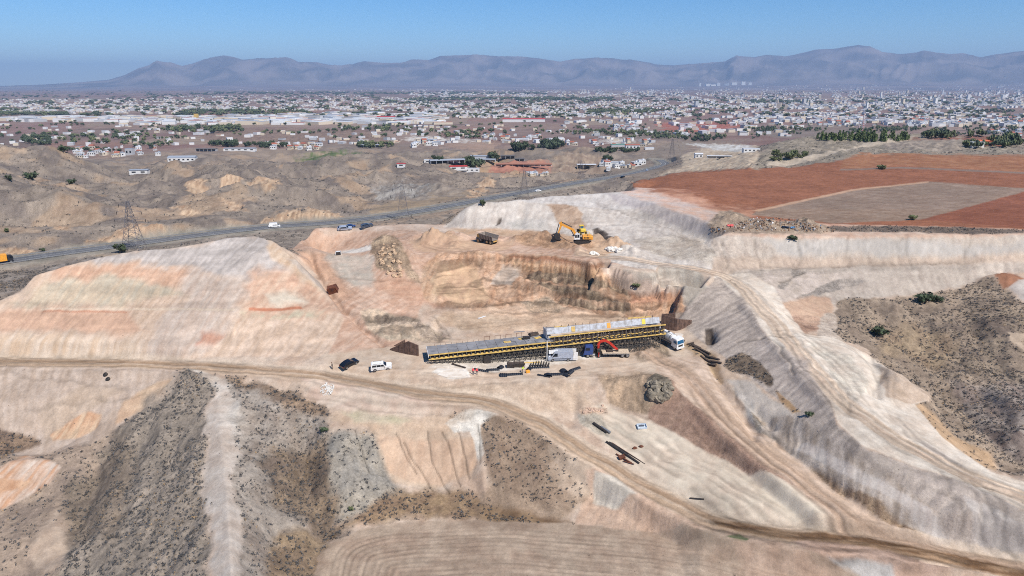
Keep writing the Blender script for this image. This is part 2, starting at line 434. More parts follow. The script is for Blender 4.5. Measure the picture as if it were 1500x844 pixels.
def soil(mask, c1, c2=None, st=None, amt=0.35, ro=0.1, sh=0.0, er=None, con=0.3, noise=None, sat=.88):
    c2 = c2 or c1
    a = np.array(alb(c1)); b = np.array(alb(c2))
    if sat < 1: a = a.mean()*(1-sat)+a*sat; b = b.mean()*(1-sat)+b*sat
    md = (a+b)/2; a = md+(a-md)*1.35; b = md+(b-md)*1.35
    n = N8*0.8+N2*0.5 if noise is None else noise
    t = np.clip(0.5+n*1.6, 0, 1)
    if st is not None: t = np.clip(t*(1-amt)+amt*(0.5+streaks(st)*2.4), 0, 1)
    m = mask > 0.001
    k = mask[m][:, None]
    dk = 1.0 if (st is None or er is None) else (1-.16*rills(st)[m]*min(1, er*4))[:, None]
    CO[m] = CO[m]*(1-k)+(a+(b-a)*t[m][:, None])*dk*k
    k = k[:, 0]
    RO[m] = RO[m]*(1-k)+ro*k; SH[m] = SH[m]*(1-k)+sh*k; SL[m] = SL[m]*(1-k)+con*k
    e = np.zeros(k.shape) if er is None else streaks(st)[m]*er*0.6-rills(st)[m]*min(er, .45)*.55
    ER[m] = ER[m]*(1-k)+e*k
one = np.ones(PX.shape, np.float32)
# the plain: a patchwork of fields
sc = 1/170.0
ux = XX*sc+0.35*pnoise(XX/400, YY/400, 5); uy = YY*sc*0.6+0.35*pnoise(XX/500, YY/500, 6)
ci = np.floor(ux).astype(np.int64); cj = np.floor(uy+0.37*(ci % 3)).astype(np.int64)
hsh = ((ci*73856093) ^ (cj*19349663)) & 1023
pal = np.array([alb(c) for c in ((150,128,118),(160,136,122),(143,118,110),(172,150,134),(150,120,110),(134,116,106),(160,128,114),(148,132,120),(140,112,102),(166,146,128))])
CO[:] = pal[_perm[hsh] % 10]*(0.95+0.25*N30[..., None])
blend = sstep(-.15, .25, fbm(XX/300, YY/220, 4, 50))[..., None]
CO[:] = CO*(1-blend*0.6)+np.array(alb((156,132,120)))*blend*0.6
RO[:] = 0.5; SL[:] = 0.25
mid = sstep(240, 262, YY)*(1-sstep(1000, 1300, DD))
soil(mid, (132,119,108), (158,142,125), ro=0.5, sh=0.5, con=0.7, noise=N30+N8*.6)
och = mid*sstep(0.13, 0.24, fbm(XX/45, YY/45, 4, 61))*(PX < 1000)
soil(och*0.5, (192,158,122), (206,174,138), ro=0.5, con=0.5, sh=.2)
# near ground
near = 1-sstep(235, 262, YY)
soil(near, (216,194,172), (205,178,154), ro=0.15, con=0.3)
A = area
def Z(poly, c1, c2=None, f=2, wp=4, dmin=0, dmax=1e9, **k):
    soil(A(poly, f, wp, dmin, dmax), c1, c2, **k)
ND = dict(dmax=262)
# strip between the cut and the highway, verge scrub
Z('-700,380 0,380 440,325 640,305 700,292 870,262 870,300 660,330 640,340 440,372 400,380 0,470 -700,500', (140,126,112), (166,150,132), dmin=205, ro=0.3, sh=0.7, con=0.6)
Z('0,400 60,392 150,372 230,362 230,372 60,402 30,425 0,432', (158,146,134), (128,116,104), dmin=205, sh=0.8, con=0.7)
Z('140,375 230,365 260,372 180,385', (205,180,150), (190,165,135), dmin=205, con=0.4)
Z('440,330 700,292 700,310 600,322 560,330 460,335', (150,132,114), (175,150,125), dmin=255, sh=0.6, con=0.5)
# cuts above the highway
for poly in ('148,355 175,335 200,327 240,328 262,335 290,343 302,346 240,350 190,357', '-60,372 0,362 30,363 55,372 60,378 0,388 -60,396', '128,352 160,345 165,355 125,362',
    '380,330 385,318 410,314 455,305 490,306 502,318 500,325 440,328', '690,283 700,275 712,284 700,293 680,296', '270,258 300,252 310,262 290,270 272,268', '365,265 385,262 410,262 405,275 375,276',
    '400,245 420,246 420,258 402,256', '320,290 350,295 365,305 330,303', '325,260 345,256 360,275 330,270', '258,296 278,300 285,313 265,312', '70,318 105,322 110,335 80,330', '700,262 718,258 722,275 708,272'):
    Z(poly, (214,182,146), (184,150,118), f=2.5, wp=7, dmin=262, st=90, amt=.6, ro=0.8, er=1.2, con=0.5, sh=.12)
Z('560,262 620,262 650,275 690,283 600,300 560,280', (168,152,134), (150,134,118), dmin=300, con=0.4)
Z('540,262 600,262 650,272 620,278 560,275', (176,168,156), (140,130,120), dmin=300, con=0.9)
Z('540,300 640,285 690,285 600,310 545,325', (172,148,118), (155,135,112), dmin=300)
Z('680,228 720,215 745,220 800,245 760,250 700,240', (188,156,122), (170,142,114), dmin=500)
Z('800,246 830,218 862,217 900,240 880,250', (176,154,130), (150,128,110), dmin=500, ro=1)
Z('715,234 806,236 806,245 720,243', (190,130,105), (175,120,100), dmin=500)
Z('640,212 700,206 740,210 700,218', (176,146,124), dmin=700)
Z('590,203 620,200 700,206 700,208 600,206', (225,215,200), dmin=700)
Z('870,206 900,203 935,206 900,210', (220,212,200), dmin=700)
Z('290,200 310,192 360,189 420,188 500,190 560,197 600,208 560,212 470,208 400,213 330,212', (160,134,114), (142,118,104), dmin=800, ro=2.5)
Z('210,250 250,247 400,226 480,220 520,222 480,228 350,232 260,262 205,262', (180,156,130), (165,145,126), dmin=600)
Z('430,226 520,219 540,222 460,230', (105,122,72), (92,110,68), dmin=400)
Z('190,251 215,250 262,250 262,262 200,264', (110,140,120), (150,150,140), dmin=600)
Z('-20,182 0,183 100,178 130,182 110,190 60,196 0,196', (150,118,108), (160,130,118), dmin=1000)
# left cut face
LF = '-700,430 -300,450 0,444 30,427 50,403 93,389 143,376 200,366 267,362 333,347 373,344 400,351 433,379 477,429 505,465 500,500 470,523 -300,521 -700,520'
Z(LF, (224,198,174), (214,186,160), f=1.5, wp=1.5, dmax=235, st=75, amt=.5, ro=0.12, er=0.18, con=0.25)
LK = dict(dmax=215, st=75, amt=.55, ro=.12, er=.18, con=.22)
Z('143,374 200,364 267,360 333,345 373,342 402,350 430,395 405,412 330,402 270,396 200,388 150,386', (208,198,190), (192,182,174), f=8, wp=10, **LK)
Z('88,386 200,391 290,401 285,420 220,424 150,412 75,408', (222,182,152), (212,170,140), f=6, wp=9, **LK)
Z('40,425 70,408 150,406 255,424 265,438 170,447 20,447', (202,188,164), (210,190,162), f=8, wp=10, **LK)
Z('0,455 30,452 185,454 215,484 0,487 -300,480 -300,456', (222,182,152), (214,174,146), f=6, wp=9, **LK)
Z('-300,493 200,493 245,523 -300,521', (230,208,184), (222,194,164), f=8, wp=9, **LK)
Z('270,396 405,408 350,450 290,520 205,520 240,470 270,425', (212,194,178), (204,182,164), f=12, wp=11, **LK)
Z('382,392 430,392 478,434 500,462 350,462 372,425', (224,190,162), (214,174,146), f=9, wp=9, **LK)
Z('398,430 432,426 450,441 402,443', (230,216,194), f=7, wp=7, **LK)
Z('290,488 322,487 308,505 285,506', (200,146,120), (206,158,132), f=6, wp=8, **LK)
Z('350,457 470,455 480,462 350,464', (204,192,164), (214,184,156), f=6, wp=6, **LK)
Z('365,451 440,449 442,453 365,455', (204,134,100), f=1.2, wp=1.5, **LK)
Z('60,451.5 345,452.5 345,454.5 60,453.5', (226,206,180), f=1, wp=.5, **LK)
Z('62,455 185,456 187,458 62,457', (200,140,108), f=1, wp=1, **LK)
Z('384,346 402,351 433,379 479,429 468,430 430,398 398,376', (218,194,168), (210,180,150), f=5, wp=6, **LK)
Z('420,378 433,380 479,428 466,420', (206,192,178), f=5, wp=5, **LK)
# middle plateau and slope
MP = dict(dmax=262)
Z('425,365 461,332 533,330 640,327 700,335 900,350 930,390 700,372 640,375 620,440 600,507 480,523 505,465 478,428 450,367', (222,188,162), (208,168,140), f=2, wp=2, ro=.12, con=.3, st=60, amt=.4, er=.05, **MP)
Z('461,333 640,327 700,335 700,342 560,338 470,342', (222,200,180), (210,184,162), f=3, wp=4, **MP)
Z('465,372 545,372 552,412 530,422 480,402', (206,188,170), (196,184,168), f=6, wp=6, **MP)
Z('500,368 528,364 545,366 545,370 500,371', (235,226,214), f=1, wp=1, **MP)
Z('430,367 470,372 480,385 520,440 500,440 470,400', (220,178,146), (210,168,138), f=4, wp=4, **MP)
Z('545,352 560,346 578,347 590,360 592,385 585,408 570,405 552,392 545,372', (184,160,132), (158,134,110), f=1.5, wp=3, ro=.35, con=.9, **MP)
Z('588,380 600,392 620,418 600,412 588,400', (190,164,136), (172,146,120), f=2, wp=3, ro=.2, con=.7, **MP)
Z('625,340 640,338 665,350 680,362 640,362', (208,172,138), (190,154,124), f=2, wp=3, ro=.25, con=.6, **MP)
Z('600,350 700,350 760,358 740,366 640,372 605,368', (218,182,148), (208,170,138), f=3, wp=4, con=.2, **MP)
Z('545,412 600,412 640,430 700,440 690,452 600,445', (214,172,142), (204,158,128), f=4, wp=5, st=10, **MP)
Z('530,455 560,455 600,465 640,485 660,500 560,500 540,480', (210,188,160), (190,174,150), f=3, wp=5, ro=.4, con=.5, st=90, er=.3, **MP)
Z('550,462 610,464 648,480 650,498 620,496 600,478 550,472', (188,172,150), (160,144,126), f=2, wp=5, ro=.5, con=.7, st=90, er=.5, **MP)
# excavated wall
PW = dict(dmax=214, st=80)
Z('640,372 700,370 740,371 800,373 850,380 880,388 930,396 980,408 1010,425 1003,455 960,465 860,468 800,472 740,465 700,458 620,441 615,400', (214,180,148), (200,160,126), f=2, wp=3, ro=.3, er=.45, con=.5, amt=.5, **PW)
Z('745,372 800,374 880,388 885,392 800,382 745,378', (188,136,102), (176,128,98), f=1.2, wp=2, ro=.2, er=.5, con=.5, **PW)
Z('745,378 880,394 890,412 830,404 790,402 750,396', (206,172,136), (188,148,112), f=2, wp=3, ro=.3, er=.8, con=.5, amt=.8, **PW)
for yy, pol in ((0,'765,400 830,400 880,412 925,428 925,434 860,418 800,410 765,406'), (1,'780,412 850,420 900,438 925,445 920,452 850,434 790,424'), (2,'820,436 880,446 925,452 925,460 860,452 815,444')):
    Z(pol, (184,162,134), (140,120,100), f=1.5, wp=3.5, ro=.6, er=.7, con=.8, amt=.6, **PW)
Z('735,388 762,392 750,418 725,418', (210,196,178), (196,178,158), f=3, wp=4, ro=.15, **PW)
Z('640,385 700,395 720,440 680,450 630,430', (216,184,146), (206,172,138), f=5, wp=6, ro=.15, con=.25, **PW)
Z('700,455 780,440 850,458 920,460 900,478 800,482 700,486 640,470 660,455', (220,192,162), (206,176,146), f=4, wp=6, ro=.25, con=.4, dmax=214)
Z('765,440 800,438 830,452 815,462 780,458', (168,152,130), (190,166,138), f=2, wp=5, ro=.5, con=.8, dmax=214)
Z('920,425 1000,425 1005,438 925,446', (206,160,126), (188,142,112), f=2, wp=4, ro=.25, st=90, er=.4, con=.4, dmax=214)
Z('880,388 930,394 980,412 1000,425 925,430 900,412', (216,196,176), (206,184,164), f=3, wp=4, con=.3, dmax=214)
Z('915,395 990,402 1045,422 1000,460 1000,425 960,415', (200,190,174), (188,176,160), f=3, wp=4, con=.3, st=100, amt=.4, er=.1, dmax=225)
# white mound
WM = dict(dmax=330)
Z('650,333 683,303 701,292 760,290 800,285 850,282 880,281 932,276 1000,300 1062,338 1050,360 1040,398 990,400 930,392 880,380 870,352 800,344 760,338', (222,212,200), (204,192,180), f=1.5, wp=2, ro=.3, con=.3, st=75, er=.15, amt=.3, **WM)
Z('655,336 700,336 800,342 870,346 930,365 880,375 800,352 700,344', (218,186,154), (206,170,136), f=2, wp=3, dmax=262)
Z('800,300 825,297 850,305 860,340 830,335 815,325', (206,178,152), (186,156,130), f=2, wp=4, ro=.3, st=60, er=.3, con=.4, **WM)
Z('890,282 932,290 985,306 1030,322 1062,340 1050,352 1000,334 950,312 900,296', (190,178,172), (204,192,184), f=2, wp=2, st=70, amt=.6, er=.12, con=.25, **WM)
Z('930,350 1000,345 1050,362 1045,385 990,382 940,365', (206,194,178), (188,174,158), f=3, wp=4, ro=.3, con=.5, **WM)
Z('740,325 800,320 810,340 750,337', (196,190,180), (208,200,190), f=3, wp=4, ro=.25, con=.4, **WM)
Z('752,346 775,342 800,344 850,352 872,362 845,370 790,362 752,356', (200,162,128), (180,142,110), f=2, wp=3, dmax=262, ro=.25, con=.6)
# right hand cut
Z('1040,345 1060,336 1200,343 1500,340 2300,340 2300,380 1500,384 1250,390 1100,396 1050,396', (214,199,182), (200,184,168), f=1.2, wp=2.5, st=90, amt=.6, ro=.15, er=.3, con=.3, dmax=232)
Z('1040,375 1250,378 1500,372 2300,370 2300,383 1500,386 1250,392 1040,398', (214,192,170), (198,176,156), f=4, wp=4, st=90, amt=.5, er=.15, con=.3, dmax=222)
Z('1120,352 1300,350 1500,360 1500,372 1300,372 1130,372', (198,190,180), (208,200,190), f=5, wp=6, st=90, amt=.5, er=.2, con=.2, dmax=225)
Z('1040,335 1060,330 1210,340 1500,342 2300,340 2300,346 1500,346 1200,349 1050,345', (216,180,154), (224,196,172), f=1.5, wp=2, con=.25, dmax=245)
Z('1040,396 1250,390 1500,384 2300,382 2300,450 1470,400 1420,416 1350,430 1300,436 1230,445 1170,470 1100,430', (206,192,176), (192,177,162), f=3, wp=3, st=80, amt=.4, er=.1, ro=.12, con=.3, dmax=222)
Z('1090,405 1130,396 1180,400 1250,400 1200,425 1160,450 1140,455 1110,425', (212,196,182), (200,184,168), f=4, wp=5, ro=.2, con=.35, dmax=222)
for pol in ('1163,394 1183,397 1172,409 1160,404', '1143,415 1158,412 1152,424 1142,422', '1170,437 1225,410 1262,408 1268,414 1220,430 1180,440'):
    Z(pol, (158,148,138), (176,164,152), f=1.5, wp=3, ro=.4, con=.7, dmax=222)
Z('1140,445 1190,435 1215,440 1220,462 1190,465 1145,462', (216,182,152), (206,170,142), f=3, wp=4, ro=.2, con=.3, dmax=215)
Z('1150,462 1175,462 1210,465 1200,488 1170,488 1158,478', (196,162,136), (182,146,122), f=2, wp=3, ro=.35, con=.5, dmax=215)
Z('1205,460 1222,462 1235,500 1195,500', (206,190,172), (190,172,154), f=2, wp=3, ro=.3, con=.5, dmax=215)
Z('1455,410 1472,400 1500,408 1700,420 1700,470 1500,440 1480,425', (200,190,180), (188,176,166), f=2, wp=3, dmax=225)
Z('1452,412 1466,402 1485,402 1502,410 1480,420 1470,425', (178,124,92), (160,112,84), f=1, wp=2, dmax=225)
# scrub valley on the right
Z('1222,445 1240,440 1300,440 1350,432 1420,418 1450,414 1475,425 1500,442 2300,470 2300,900 1500,696 1465,690 1440,665 1400,640 1360,610 1340,590 1330,565 1300,540 1270,510 1235,500 1222,480', (150,132,114), (174,154,132), f=2, wp=5, sh=1.0, ro=.3, con=.6, dmax=215)
Z('1340,470 1500,450 1500,560 1400,540', (134,118,104), (158,140,120), f=10, wp=12, sh=1.4, ro=.3, con=.6, dmax=215)
Z('1260,480 1330,470 1400,500 1380,540 1300,520', (168,146,118), (154,132,108), f=10, wp=10, sh=.9, ro=.3, con=.6, dmax=215)
Z('1400,560 1500,560 1600,640 1500,690 1470,670 1420,620', (146,130,120), (170,156,144), f=8, wp=10, sh=1.3, ro=.3, con=.6, dmax=215)
Z('1335,600 1350,592 1400,640 1450,665 1460,688 1430,680 1380,650', (206,172,134), (190,158,122), f=3, wp=3, sh=.15, dmax=215)
Z('1475,486 1500,488 1500,512 1480,500', (196,174,150), f=2, wp=4, dmax=215)
# upper haul road and its white spoil
Z('1050,395 1100,400 1135,420 1150,450 1180,490 1225,495 1290,530 1310,545 1365,575 1360,590 1340,592 1380,640 1450,690 1500,705 1700,770 1700,800 1500,748 1400,705 1330,680 1260,650 1228,620 1218,590 1200,568 1160,530 1115,480 1085,440 1045,408', (236,223,205), (224,207,187), f=1.2, wp=1.2, ro=.1, con=.2, dmax=215)
Z('1290,532 1330,555 1366,575 1362,590 1335,592 1300,582 1290,560', (214,192,170), (204,180,156), f=1.5, wp=2, ro=.12, dmax=200)
Z('1184,500 1240,520 1275,560 1260,590 1230,570', (218,208,190), (206,192,174), f=3, wp=4, ro=.25, con=.35, dmax=200)
Z('1340,640 1360,648 1420,690 1470,716 1440,712 1380,680', (204,190,176), (216,202,186), f=2, wp=2, dmax=200)
for off, wd, c in ((-1.6, .7, (200,172,142)), (.2, 1.0, (190,160,132)), (1.7, .6, (196,168,140)), (0, 3.2, None)):
    if c is None: continue
    sel, d, z, side = strokedist(ROAD2, 8)
    m = np.zeros(PX.shape, np.float32); m[sel] = (1-sstep(wd*.5, wd*1.3, np.abs(side+off+N8[sel]*.8)+np.where(d > 6, 9, 0)))*.75*(DD[sel] > 80)
    soil(m, c, (206,182,156), ro=.05, con=.3)
# grey embankment
Z('1048,408 1085,440 1115,480 1160,530 1200,568 1218,590 1226,622 1262,652 1330,682 1400,706 1500,750 1700,820 1700,880 1490,812 1400,762 1300,692 1220,648 1170,614 1135,582 1100,556 1060,523 1018,500 985,472 1003,452 1030,425', (196,181,167), (176,162,150), f=1.2, wp=2, st=25, amt=.6, ro=.15, er=.14, con=.4, dmax=215)
Z('1120,490 1180,530 1200,570 1215,600 1190,610 1130,560 1100,520', (194,180,168), (178,164,153), f=6, wp=4, st=25, amt=.7, er=.12, con=.35, dmax=215)
Z('1395,705 1500,750 1700,820 1700,880 1490,812 1440,780', (206,196,186), (180,170,162), f=2, wp=3, st=120, amt=.6, ro=.2, er=.2, con=.3, dmax=215)
Z('1245,650 1400,707 1500,752 1500,765 1400,722 1300,685', (186,172,160), (198,184,170), f=1.2, wp=1.5, con=.3, dmax=215)
# site floor and lower works
SF = dict(dmax=215)
Z('470,522 600,505 640,500 980,468 1030,500 1100,560 1135,585 1170,615 1120,625 1060,560 1000,545 960,560 880,548 850,556 750,558 640,556 560,548 480,545', (222,200,176), (212,186,160), f=3, wp=4, con=.2, ro=.06, **SF)
Z('625,538 680,540 720,545 820,535 905,520 985,512 940,505 640,528', (232,222,208), (214,200,182), f=2, wp=3, con=.4, **SF)
Z('640,540 682,540 688,552 660,556 632,545', (240,232,220), f=1.5, wp=3, con=.2, **SF)
Z('935,512 975,505 985,520 960,532 935,528', (170,150,126), (130,114,98), f=2, wp=4, ro=.3, con=.8, **SF)
Z('1000,500 1040,515 1060,540 1055,560 1030,545', (206,176,136), (190,158,122), f=3, wp=4, sh=.15, con=.4, **SF)
Z('1062,528 1085,518 1110,530 1130,555 1128,565 1095,552 1068,540', (122,106,90), (150,130,108), f=2, wp=4, sh=1.8, ro=.3, con=.8, **SF)
Z('1135,570 1150,585 1172,603 1160,605 1140,590', (196,160,116), (176,142,104), f=1.5, wp=3, sh=.4, **SF)
Z('1060,555 1100,560 1130,585 1170,612 1150,620 1100,600 1075,575', (216,202,186), (200,188,174), f=3, wp=4, con=.25, **SF)
Z('1075,572 1095,580 1110,605 1118,628 1104,622 1092,600', (190,184,176), (204,194,182), f=2, wp=3, **SF)
Z('1100,600 1120,610 1145,640 1128,640 1110,625', (150,142,132), (176,160,140), f=2, wp=3, ro=.4, con=.8, **SF)
Z('1130,606 1170,608 1220,645 1300,690 1400,762 1490,812 1490,830 1400,795 1300,755 1225,708 1150,652 1115,625', (198,184,170), (178,162,146), f=2, wp=3, st=65, amt=.6, ro=.2, er=.18, con=.4, **SF)
Z('1180,640 1280,690 1400,760 1390,775 1330,740 1240,695 1170,655', (206,196,186), (192,180,170), f=2, wp=3, st=65, amt=.6, ro=.15, er=.14, con=.25, **SF)
Z('1190,680 1290,735 1380,775 1370,788 1290,752 1210,706', (168,142,114), (140,116,94), f=3, wp=4, st=65, amt=.6, ro=.35, er=.3, con=.6, **SF)
Z('1030,520 1060,570 1115,630 1160,662 1225,712 1300,757 1400,795 1500,830 1700,880 1700,900 1500,842 1380,815 1260,790 1200,740 1130,688 1080,648 1030,603 985,560 960,545 970,525', (222,196,172), (210,182,156), f=2, wp=2, ro=.06, con=.2, st=140, amt=.6, **SF)
Z('984,562 1030,603 1080,648 1130,690 1190,735 1217,750 1195,748 1150,720 1100,697 1050,667 1000,642 950,612 952,590 975,582', (178,146,124), (164,132,112), f=1.5, wp=3, st=55, amt=.4, ro=.15, er=.08, con=.5, **SF)
Z('880,550 930,546 960,552 965,585 950,605 925,602 890,590', (196,168,138), (176,152,126), f=3, wp=4, st=75, amt=.5, ro=.2, er=.2, con=.6, **SF)
Z('945,563 958,553 975,556 988,570 982,585 962,594 948,582', (170,158,136), (128,118,102), f=1.5, wp=3, ro=.5, con=.9, **SF)
Z('880,588 900,600 945,612 1000,642 1100,697 1200,750 1235,765 1225,776 1100,768 1050,757 950,703 905,666 862,630 858,600', (232,216,192), (224,204,180), f=3, wp=4, ro=.05, con=.12, **SF)
Z('850,606 880,606 890,640 870,634 850,618', (190,180,162), (204,190,168), f=2, wp=4, ro=.3, con=.5, **SF)
Z('600,560 750,560 850,560 870,590 850,602 780,600 700,578', (218,194,168), (206,180,154), f=4, wp=5, ro=.15, con=.35, **SF)
Z('850,598 885,594 890,602 855,608', (208,176,148), (212,184,158), f=2, wp=5, ro=.3, con=.9, **SF)
# hollows: dug, with their shade painted into the soil colour
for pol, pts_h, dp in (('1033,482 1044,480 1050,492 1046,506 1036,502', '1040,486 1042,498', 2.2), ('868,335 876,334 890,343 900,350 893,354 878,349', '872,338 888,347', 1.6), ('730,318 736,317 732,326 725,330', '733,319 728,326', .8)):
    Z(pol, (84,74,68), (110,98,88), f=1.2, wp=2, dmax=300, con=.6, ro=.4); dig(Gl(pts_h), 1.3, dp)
# road 1 and its verges
def band(stroke, off, wd, c1, c2, amt=.8, ro=.05, con=.3, jit=.8, dmax=400, dmin=40):
    sel, d, z, side = strokedist(stroke, abs(off)+wd*2+3)
    m = np.zeros(PX.shape, np.float32)
    m[sel] = (1-sstep(wd*.6, wd*1.2, np.abs(side-off+N8[sel]*jit)+np.where(d > abs(off)+wd*2+1, 9, 0)))*amt*((DD[sel] < dmax) & (DD[sel] > dmin))
    soil(m, c1, c2, ro=ro, con=con)
band(ROAD1, 0, 3.4, (214,188,160), (204,178,150), .9)
band(ROAD1, 1.2, .8, (186,154,122), (198,166,134), .9)
band(ROAD1, -.9, .7, (190,160,128), (200,170,140), .8)
band(ROAD1, 3.4, .7, (228,208,184), (218,198,174), .6)
band(ROAD3, 0, 3.0, (216,186,160), (204,174,146), .8)
band(ROAD3, -1, .5, (190,158,130), (206,174,146), .7)
band(ROAD3, 1.2, .5, (194,162,134), (206,174,146), .7)
Z('1040,762 1080,760 1150,775 1280,780 1400,795 1500,822 1600,850 1600,880 1500,850 1350,826 1250,815 1150,800 1080,792 1050,778', (150,116,84), (178,144,110), f=3, wp=5, st=170, amt=.9, ro=.08, con=.35, **SF)
Z('1180,795 1300,810 1340,830 1400,850 1250,860 1180,830 1150,808', (214,182,160), (206,172,148), f=4, wp=5, **SF)
Z('1210,832 1300,838 1320,860 1220,860', (212,206,198), f=2, wp=4, **SF)
# foreground: left of the spur
Z('-700,546 -300,541 0,542 200,541 268,546 200,605 160,640 100,665 0,700 -700,760', (206,186,168), (194,172,152), f=3, wp=3, ro=.2, con=.3, st=110, amt=.4, er=.1, **SF)
Z('50,610 110,560 180,572 150,590 100,640 70,650', (202,180,158), (190,168,146), f=5, wp=6, ro=.25, **SF)
Z('180,590 230,560 250,556 240,572 205,605 170,620', (214,184,152), (206,172,140), f=3, wp=4, **SF)
Z('75,636 100,618 130,604 150,608 140,628 118,640 80,646', (226,192,156), (214,168,130), f=2, wp=3, st=80, amt=.5, er=.25, **SF)
Z('0,630 20,636 50,640 62,652 40,660 0,680 -100,690 -100,640', (150,126,104), (128,108,92), f=3, wp=5, sh=1.2, ro=.3, con=.7, **SF)
Z('-300,690 0,672 60,668 150,640 200,610 240,640 150,720 120,800 120,900 -300,900', (168,148,130), (184,162,140), f=4, wp=6, sh=.45, ro=.3, con=.5, **SF)
Z('-40,690 0,682 40,670 75,674 88,684 70,710 40,730 0,748 -40,750', (226,204,184), (212,168,134), f=2, wp=4, st=75, amt=.5, er=.3, con=.25, dmax=160)
Z('-30,705 0,700 50,704 40,715 0,722', (206,158,120), (216,176,140), f=3, wp=4, dmax=160)
Z('60,770 90,745 105,760 115,790 100,830 60,840 40,810', (198,176,154), (184,160,138), f=5, wp=7, ro=.3, sh=.1, **SF)
# the spur
SP = dict(dmax=170)
Z('245,565 275,543 315,553 300,600 300,700 305,860 60,900 110,790 120,740 150,700 140,660 170,636 205,604', (150,138,124), (168,154,138), f=7, wp=7, sh=1.25, ro=.25, con=.6, **SP)
Z('110,700 150,660 170,640 200,650 190,720 170,790 110,800', (132,118,104), (150,134,116), f=14, wp=14, sh=1.4, ro=.3, con=.6, **SP)
Z('320,552 345,555 420,590 480,615 480,640 470,700 450,760 440,860 345,860 345,700 330,610', (178,166,152), (160,146,132), f=8, wp=8, sh=.85, ro=.25, con=.55, **SP)
Z('305,560 330,556 352,600 350,660 330,640 335,600', (204,196,184), (190,178,164), f=8, wp=9, sh=.5, con=.4, **SP)
Z('380,670 440,650 490,640 500,700 505,780 470,790 440,760 400,720', (126,110,96), (150,130,108), f=12, wp=13, sh=1.9, ro=.3, con=.7, **SP)
Z('332,553 360,555 420,575 470,590 492,612 470,612 420,598 370,575', (136,116,98), (156,132,108), f=6, wp=9, sh=1.6, ro=.3, con=.7, **SP)
Z('400,780 470,780 480,800 460,860 390,860', (168,144,114), (150,128,104), f=10, wp=10, sh=.9, ro=.3, con=.6, **SP)
Z('302,600 318,556 332,556 342,600 346,700 350,860 318,860 306,780 298,700', (214,202,188), (200,184,168), f=6.5, wp=8, sh=.03, ro=.12, con=.3, **SP)
Z('285,545 270,541 300,545 325,556 310,560', (222,212,196), (206,190,172), f=2, wp=3, con=.3, **SP)
# basin, slumps and small knolls
Z('480,615 500,600 560,598 640,612 690,612 665,640 700,640 705,660 690,690 640,715 600,710 560,700 545,660 540,625', (218,192,164), (206,178,150), f=3, wp=4, ro=.15, con=.3, **SP)
Z('555,635 625,645 690,642 703,665 690,690 650,712 600,705 565,690', (222,190,160), (212,178,148), f=3, wp=3, ro=.2, con=.25, st=80, amt=.4, er=.08, **SP)
Z('440,560 520,565 600,585 640,600 620,612 500,600 470,590', (224,202,180), (214,186,164), f=5, wp=6, con=.2, **SP)
Z('500,603 530,600 600,612 590,620 520,618', (196,184,152), (208,192,164), f=5, wp=6, **SP)
Z('478,640 500,627 540,628 556,650 555,680 580,710 600,735 560,740 500,760 490,720 480,680', (154,148,138), (176,166,150), f=7, wp=8, sh=.7, ro=.3, con=.6, **SP)
Z('560,715 640,716 700,720 700,760 560,765 500,770 520,750', (172,144,110), (150,124,98), f=8, wp=9, sh=1.2, ro=.3, con=.6, **SP)
Z('660,616 690,611 730,616 790,640 850,690 866,715 850,745 820,768 700,762 690,740 720,700 705,660 700,640', (176,152,128), (160,136,114), f=6, wp=8, sh=.9, ro=.25, con=.5, **SP)
Z('652,622 665,612 700,609 730,616 700,622 705,640 710,660 700,672 695,650 685,632 662,636', (230,222,208), (214,200,182), f=1.5, wp=3, con=.4, ro=.3, **SP)
Z('800,660 850,690 866,715 850,730 820,700', (206,184,160), (194,170,146), f=7, wp=8, sh=.5, **SP)
Z('690,730 740,740 800,755 840,768 800,772 700,765', (140,112,84), (164,136,104), f=7, wp=8, sh=1.6, **SP)
Z('850,700 880,700 960,750 1040,790 1000,790 880,770 840,768 866,720', (214,184,158), (202,170,144), f=3, wp=5, ro=.25, con=.35, st=60, er=.15, **SP)
Z('868,705 900,708 930,735 900,745 870,735', (204,194,178), (214,202,184), f=3, wp=4, st=70, er=.3, **SP)
# the harrowed field
Z('460,860 465,815 490,790 530,775 600,765 700,762 850,768 960,780 1040,793 1110,808 1180,825 1260,845 1260,900 460,900', (190,168,145), (176,152,130), f=1.5, wp=2, ro=.06, con=.3, **SP)
Z('1060,800 1110,806 1180,825 1250,860 1100,860', (202,174,150), (190,160,136), f=8, wp=6, **SP)
Z('1060,803 1080,802 1095,808 1090,812 1070,808', (108,120,84), (130,130,96), f=1, wp=2, **SP)
# highland fields on the right
FD = dict(dmin=200, dmax=620)
Z('925,266 1000,252 1110,245 1230,236 1262,222 1500,226 2300,226 2300,345 1500,337 1220,328 1100,322 1062,330 1000,310 960,296', (170,110,78), (155,99,70), f=1.2, wp=1, ro=.12, con=.35, st=12, amt=.5, **FD)
Z('935,275 1010,285 1060,305 1100,310 1105,316 1060,325 1000,306 950,288', (220,166,132), (206,150,120), f=6, wp=6, **FD)
Z('900,276 940,272 1000,295 1070,318 1105,322 1100,330 1060,335 1000,312 940,292', (216,192,176), (222,184,160), f=3, wp=4, dmin=200, dmax=330)
Z('1110,308 1250,279 1360,266 1500,276 2300,300 2300,310 1500,282 1350,322 1220,327 1100,315', (164,140,120), (152,126,106), f=1, wp=.8, ro=.08, con=.3, st=12, amt=.6, **FD)
Z('1100,309 1250,277 1360,265.5 1360,267.5 1250,279.5 1112,310', (206,164,130), f=.7, wp=.5, **FD)
Z('1350,322 1500,281 2300,300 2300,340 1500,334', (160,99,72), (146,89,65), f=1, wp=.8, con=.3, st=12, amt=.4, **FD)
